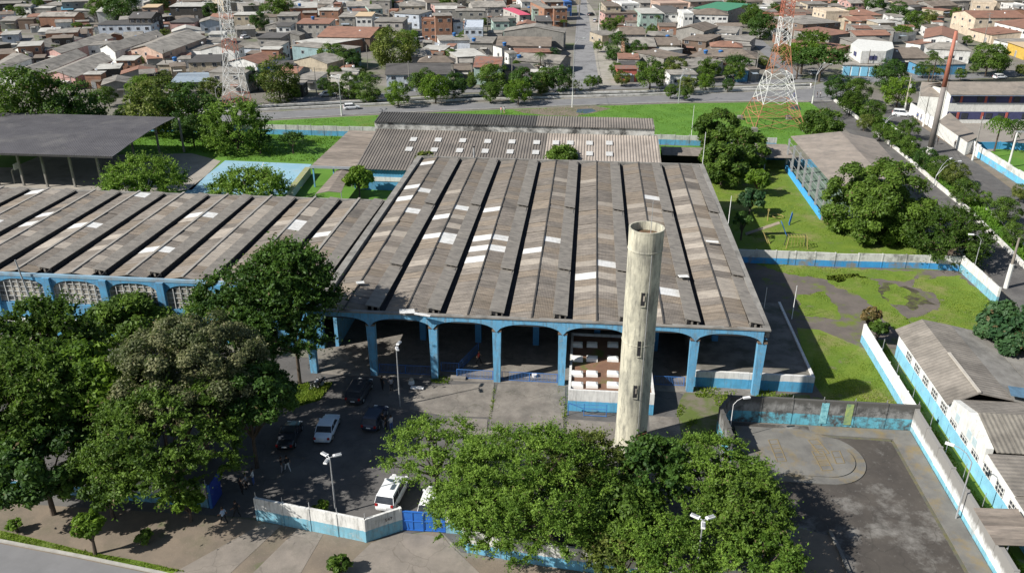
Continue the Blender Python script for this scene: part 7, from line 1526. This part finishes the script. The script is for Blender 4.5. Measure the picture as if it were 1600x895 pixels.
# ------------------------------------------------------------------ overhead cables
def cable(a, b, sag, label, r=.02):
    a, b = Vector(a), Vector(b); m = MB(); pts = [a.lerp(b, t/12)-Vector((0, 0, sag*4*(t/12)*(1-t/12))) for t in range(13)]
    for i in range(12): m.tube(pts[i], pts[i+1], r, r, M_gutter, 4, False)
    o_ = m.build('cable'); tag(o_, None if label.startswith('sagging') else label, 'cable', 'overhead cables')
    if label.startswith('sagging'): auto(o_, label, 'cable', 'overhead cables', (a+b)/2)
pa, pb_ = G(1413, 173), G(1571, 450)
cable((pa.x, pa.y, HT(1413, 173, 122)), (pb_.x, pb_.y, HT(1571, 450, 380)), 1.5, 'overhead cable running down the lane from the power pole')
pa, pb_ = G(894, 168), G(905, 28); cable((pa.x, pa.y, 8.5), (pb_.x, pb_.y, 8.5), 2, 'overhead cable along the left side of the straight street', .03)
row = []
for i_, px_ in enumerate((-40, 120, 250, 470, 640, 800, 1010, 1180)):
    py_ = np.interp(px_, [-40, 420, 560, 730, 1000, 1290], [176, 153, 146, 136.5, 129.5, 119.5]); h_ = 8.2
    p_ = G(px_, py_+1.5); o = empty('utility_pole', p_); auto(o, 'concrete power pole by the first houses', 'utility pole', 'utility poles along the lanes', p_)
    MB().tube((0, 0, 0), (0, 0, h_), .16, .10, M_conc, 7).build('pole', o); MB().box((0, 0, h_-.4), (.12, 2.0, .12), M_conc).build('crossarm', o); row.append(p_)
for i_ in range(len(row)-1):
    for k_ in (-.8, .8): cable((row[i_].x, row[i_].y+k_, 7.9), (row[i_+1].x, row[i_+1].y+k_, 7.9), 1.3, ('sagging nearer power cable' if k_ < 0 else 'sagging farther power cable')+' along the lane', .035)
pa, pb_ = G(935, 60), G(905, 28); cable((pa.x, pa.y, 8.5), (pb_.x, pb_.y, 8), 1, 'overhead cable crossing the straight street', .03)

# ================================================================== UNIQUE LABELS
LMK = [('the straight street', 915, 70), ('the orange pylon', 1212, 90), ('the slim white pylon', 365, 80), ('the tall orange pole', 1485, 110), ('the white corner shop', 1355, 92), ('the big gabled warehouse', 840, 48), ('the pale blue terrace', 195, 42), ('the terracotta long roof', 545, 50), ('the far terracotta roofs', 1560, 30), ('the pink gable end', 92, 128), ('the dark roofed house', 655, 108), ('the top left picture corner', 20, 20), ('the bright green canal tree', 1405, 140), ('the green sheet roof', 1110, 10), ('the crossing', 1290, 135), ('the white long villa', 1115, 25), ('the canal parapet', 1400, 235)]
bpy.context.view_layer.update()
groups = {}
for o, base, pos in PEND:
    if o.get('label'): continue
    x, y = PX((pos.x, pos.y, 3)); best = min(LMK, key=lambda l: abs(l[1]-x)+1.6*abs(l[2]-y)); dx, dy = x-best[1], y-best[2]
    rel = ('beyond' if dy < -14 else 'below' if dy > 14 else '') if abs(dx) < 1.5*abs(dy) else ('left of' if dx < 0 else 'right of')
    if not rel: rel = 'near'
    groups.setdefault((base, rel+' '+best[0]), []).append((x, y, o))
ORD = ['first', 'second', 'third', 'fourth', 'fifth', 'sixth', 'seventh', 'eighth', 'ninth', 'tenth', 'eleventh', 'twelfth']
for (base, rel), lst in groups.items():
    lst.sort(key=lambda t: t[0])
    for i, (x, y, o) in enumerate(lst):
        if len(lst) == 1: o['label'] = f'{base} {rel}'
        else:
            w = 'leftmost' if i == 0 else 'rightmost' if i == len(lst)-1 else (ORD[i]+' from left')
            o['label'] = f'{base} {rel}, {w}'
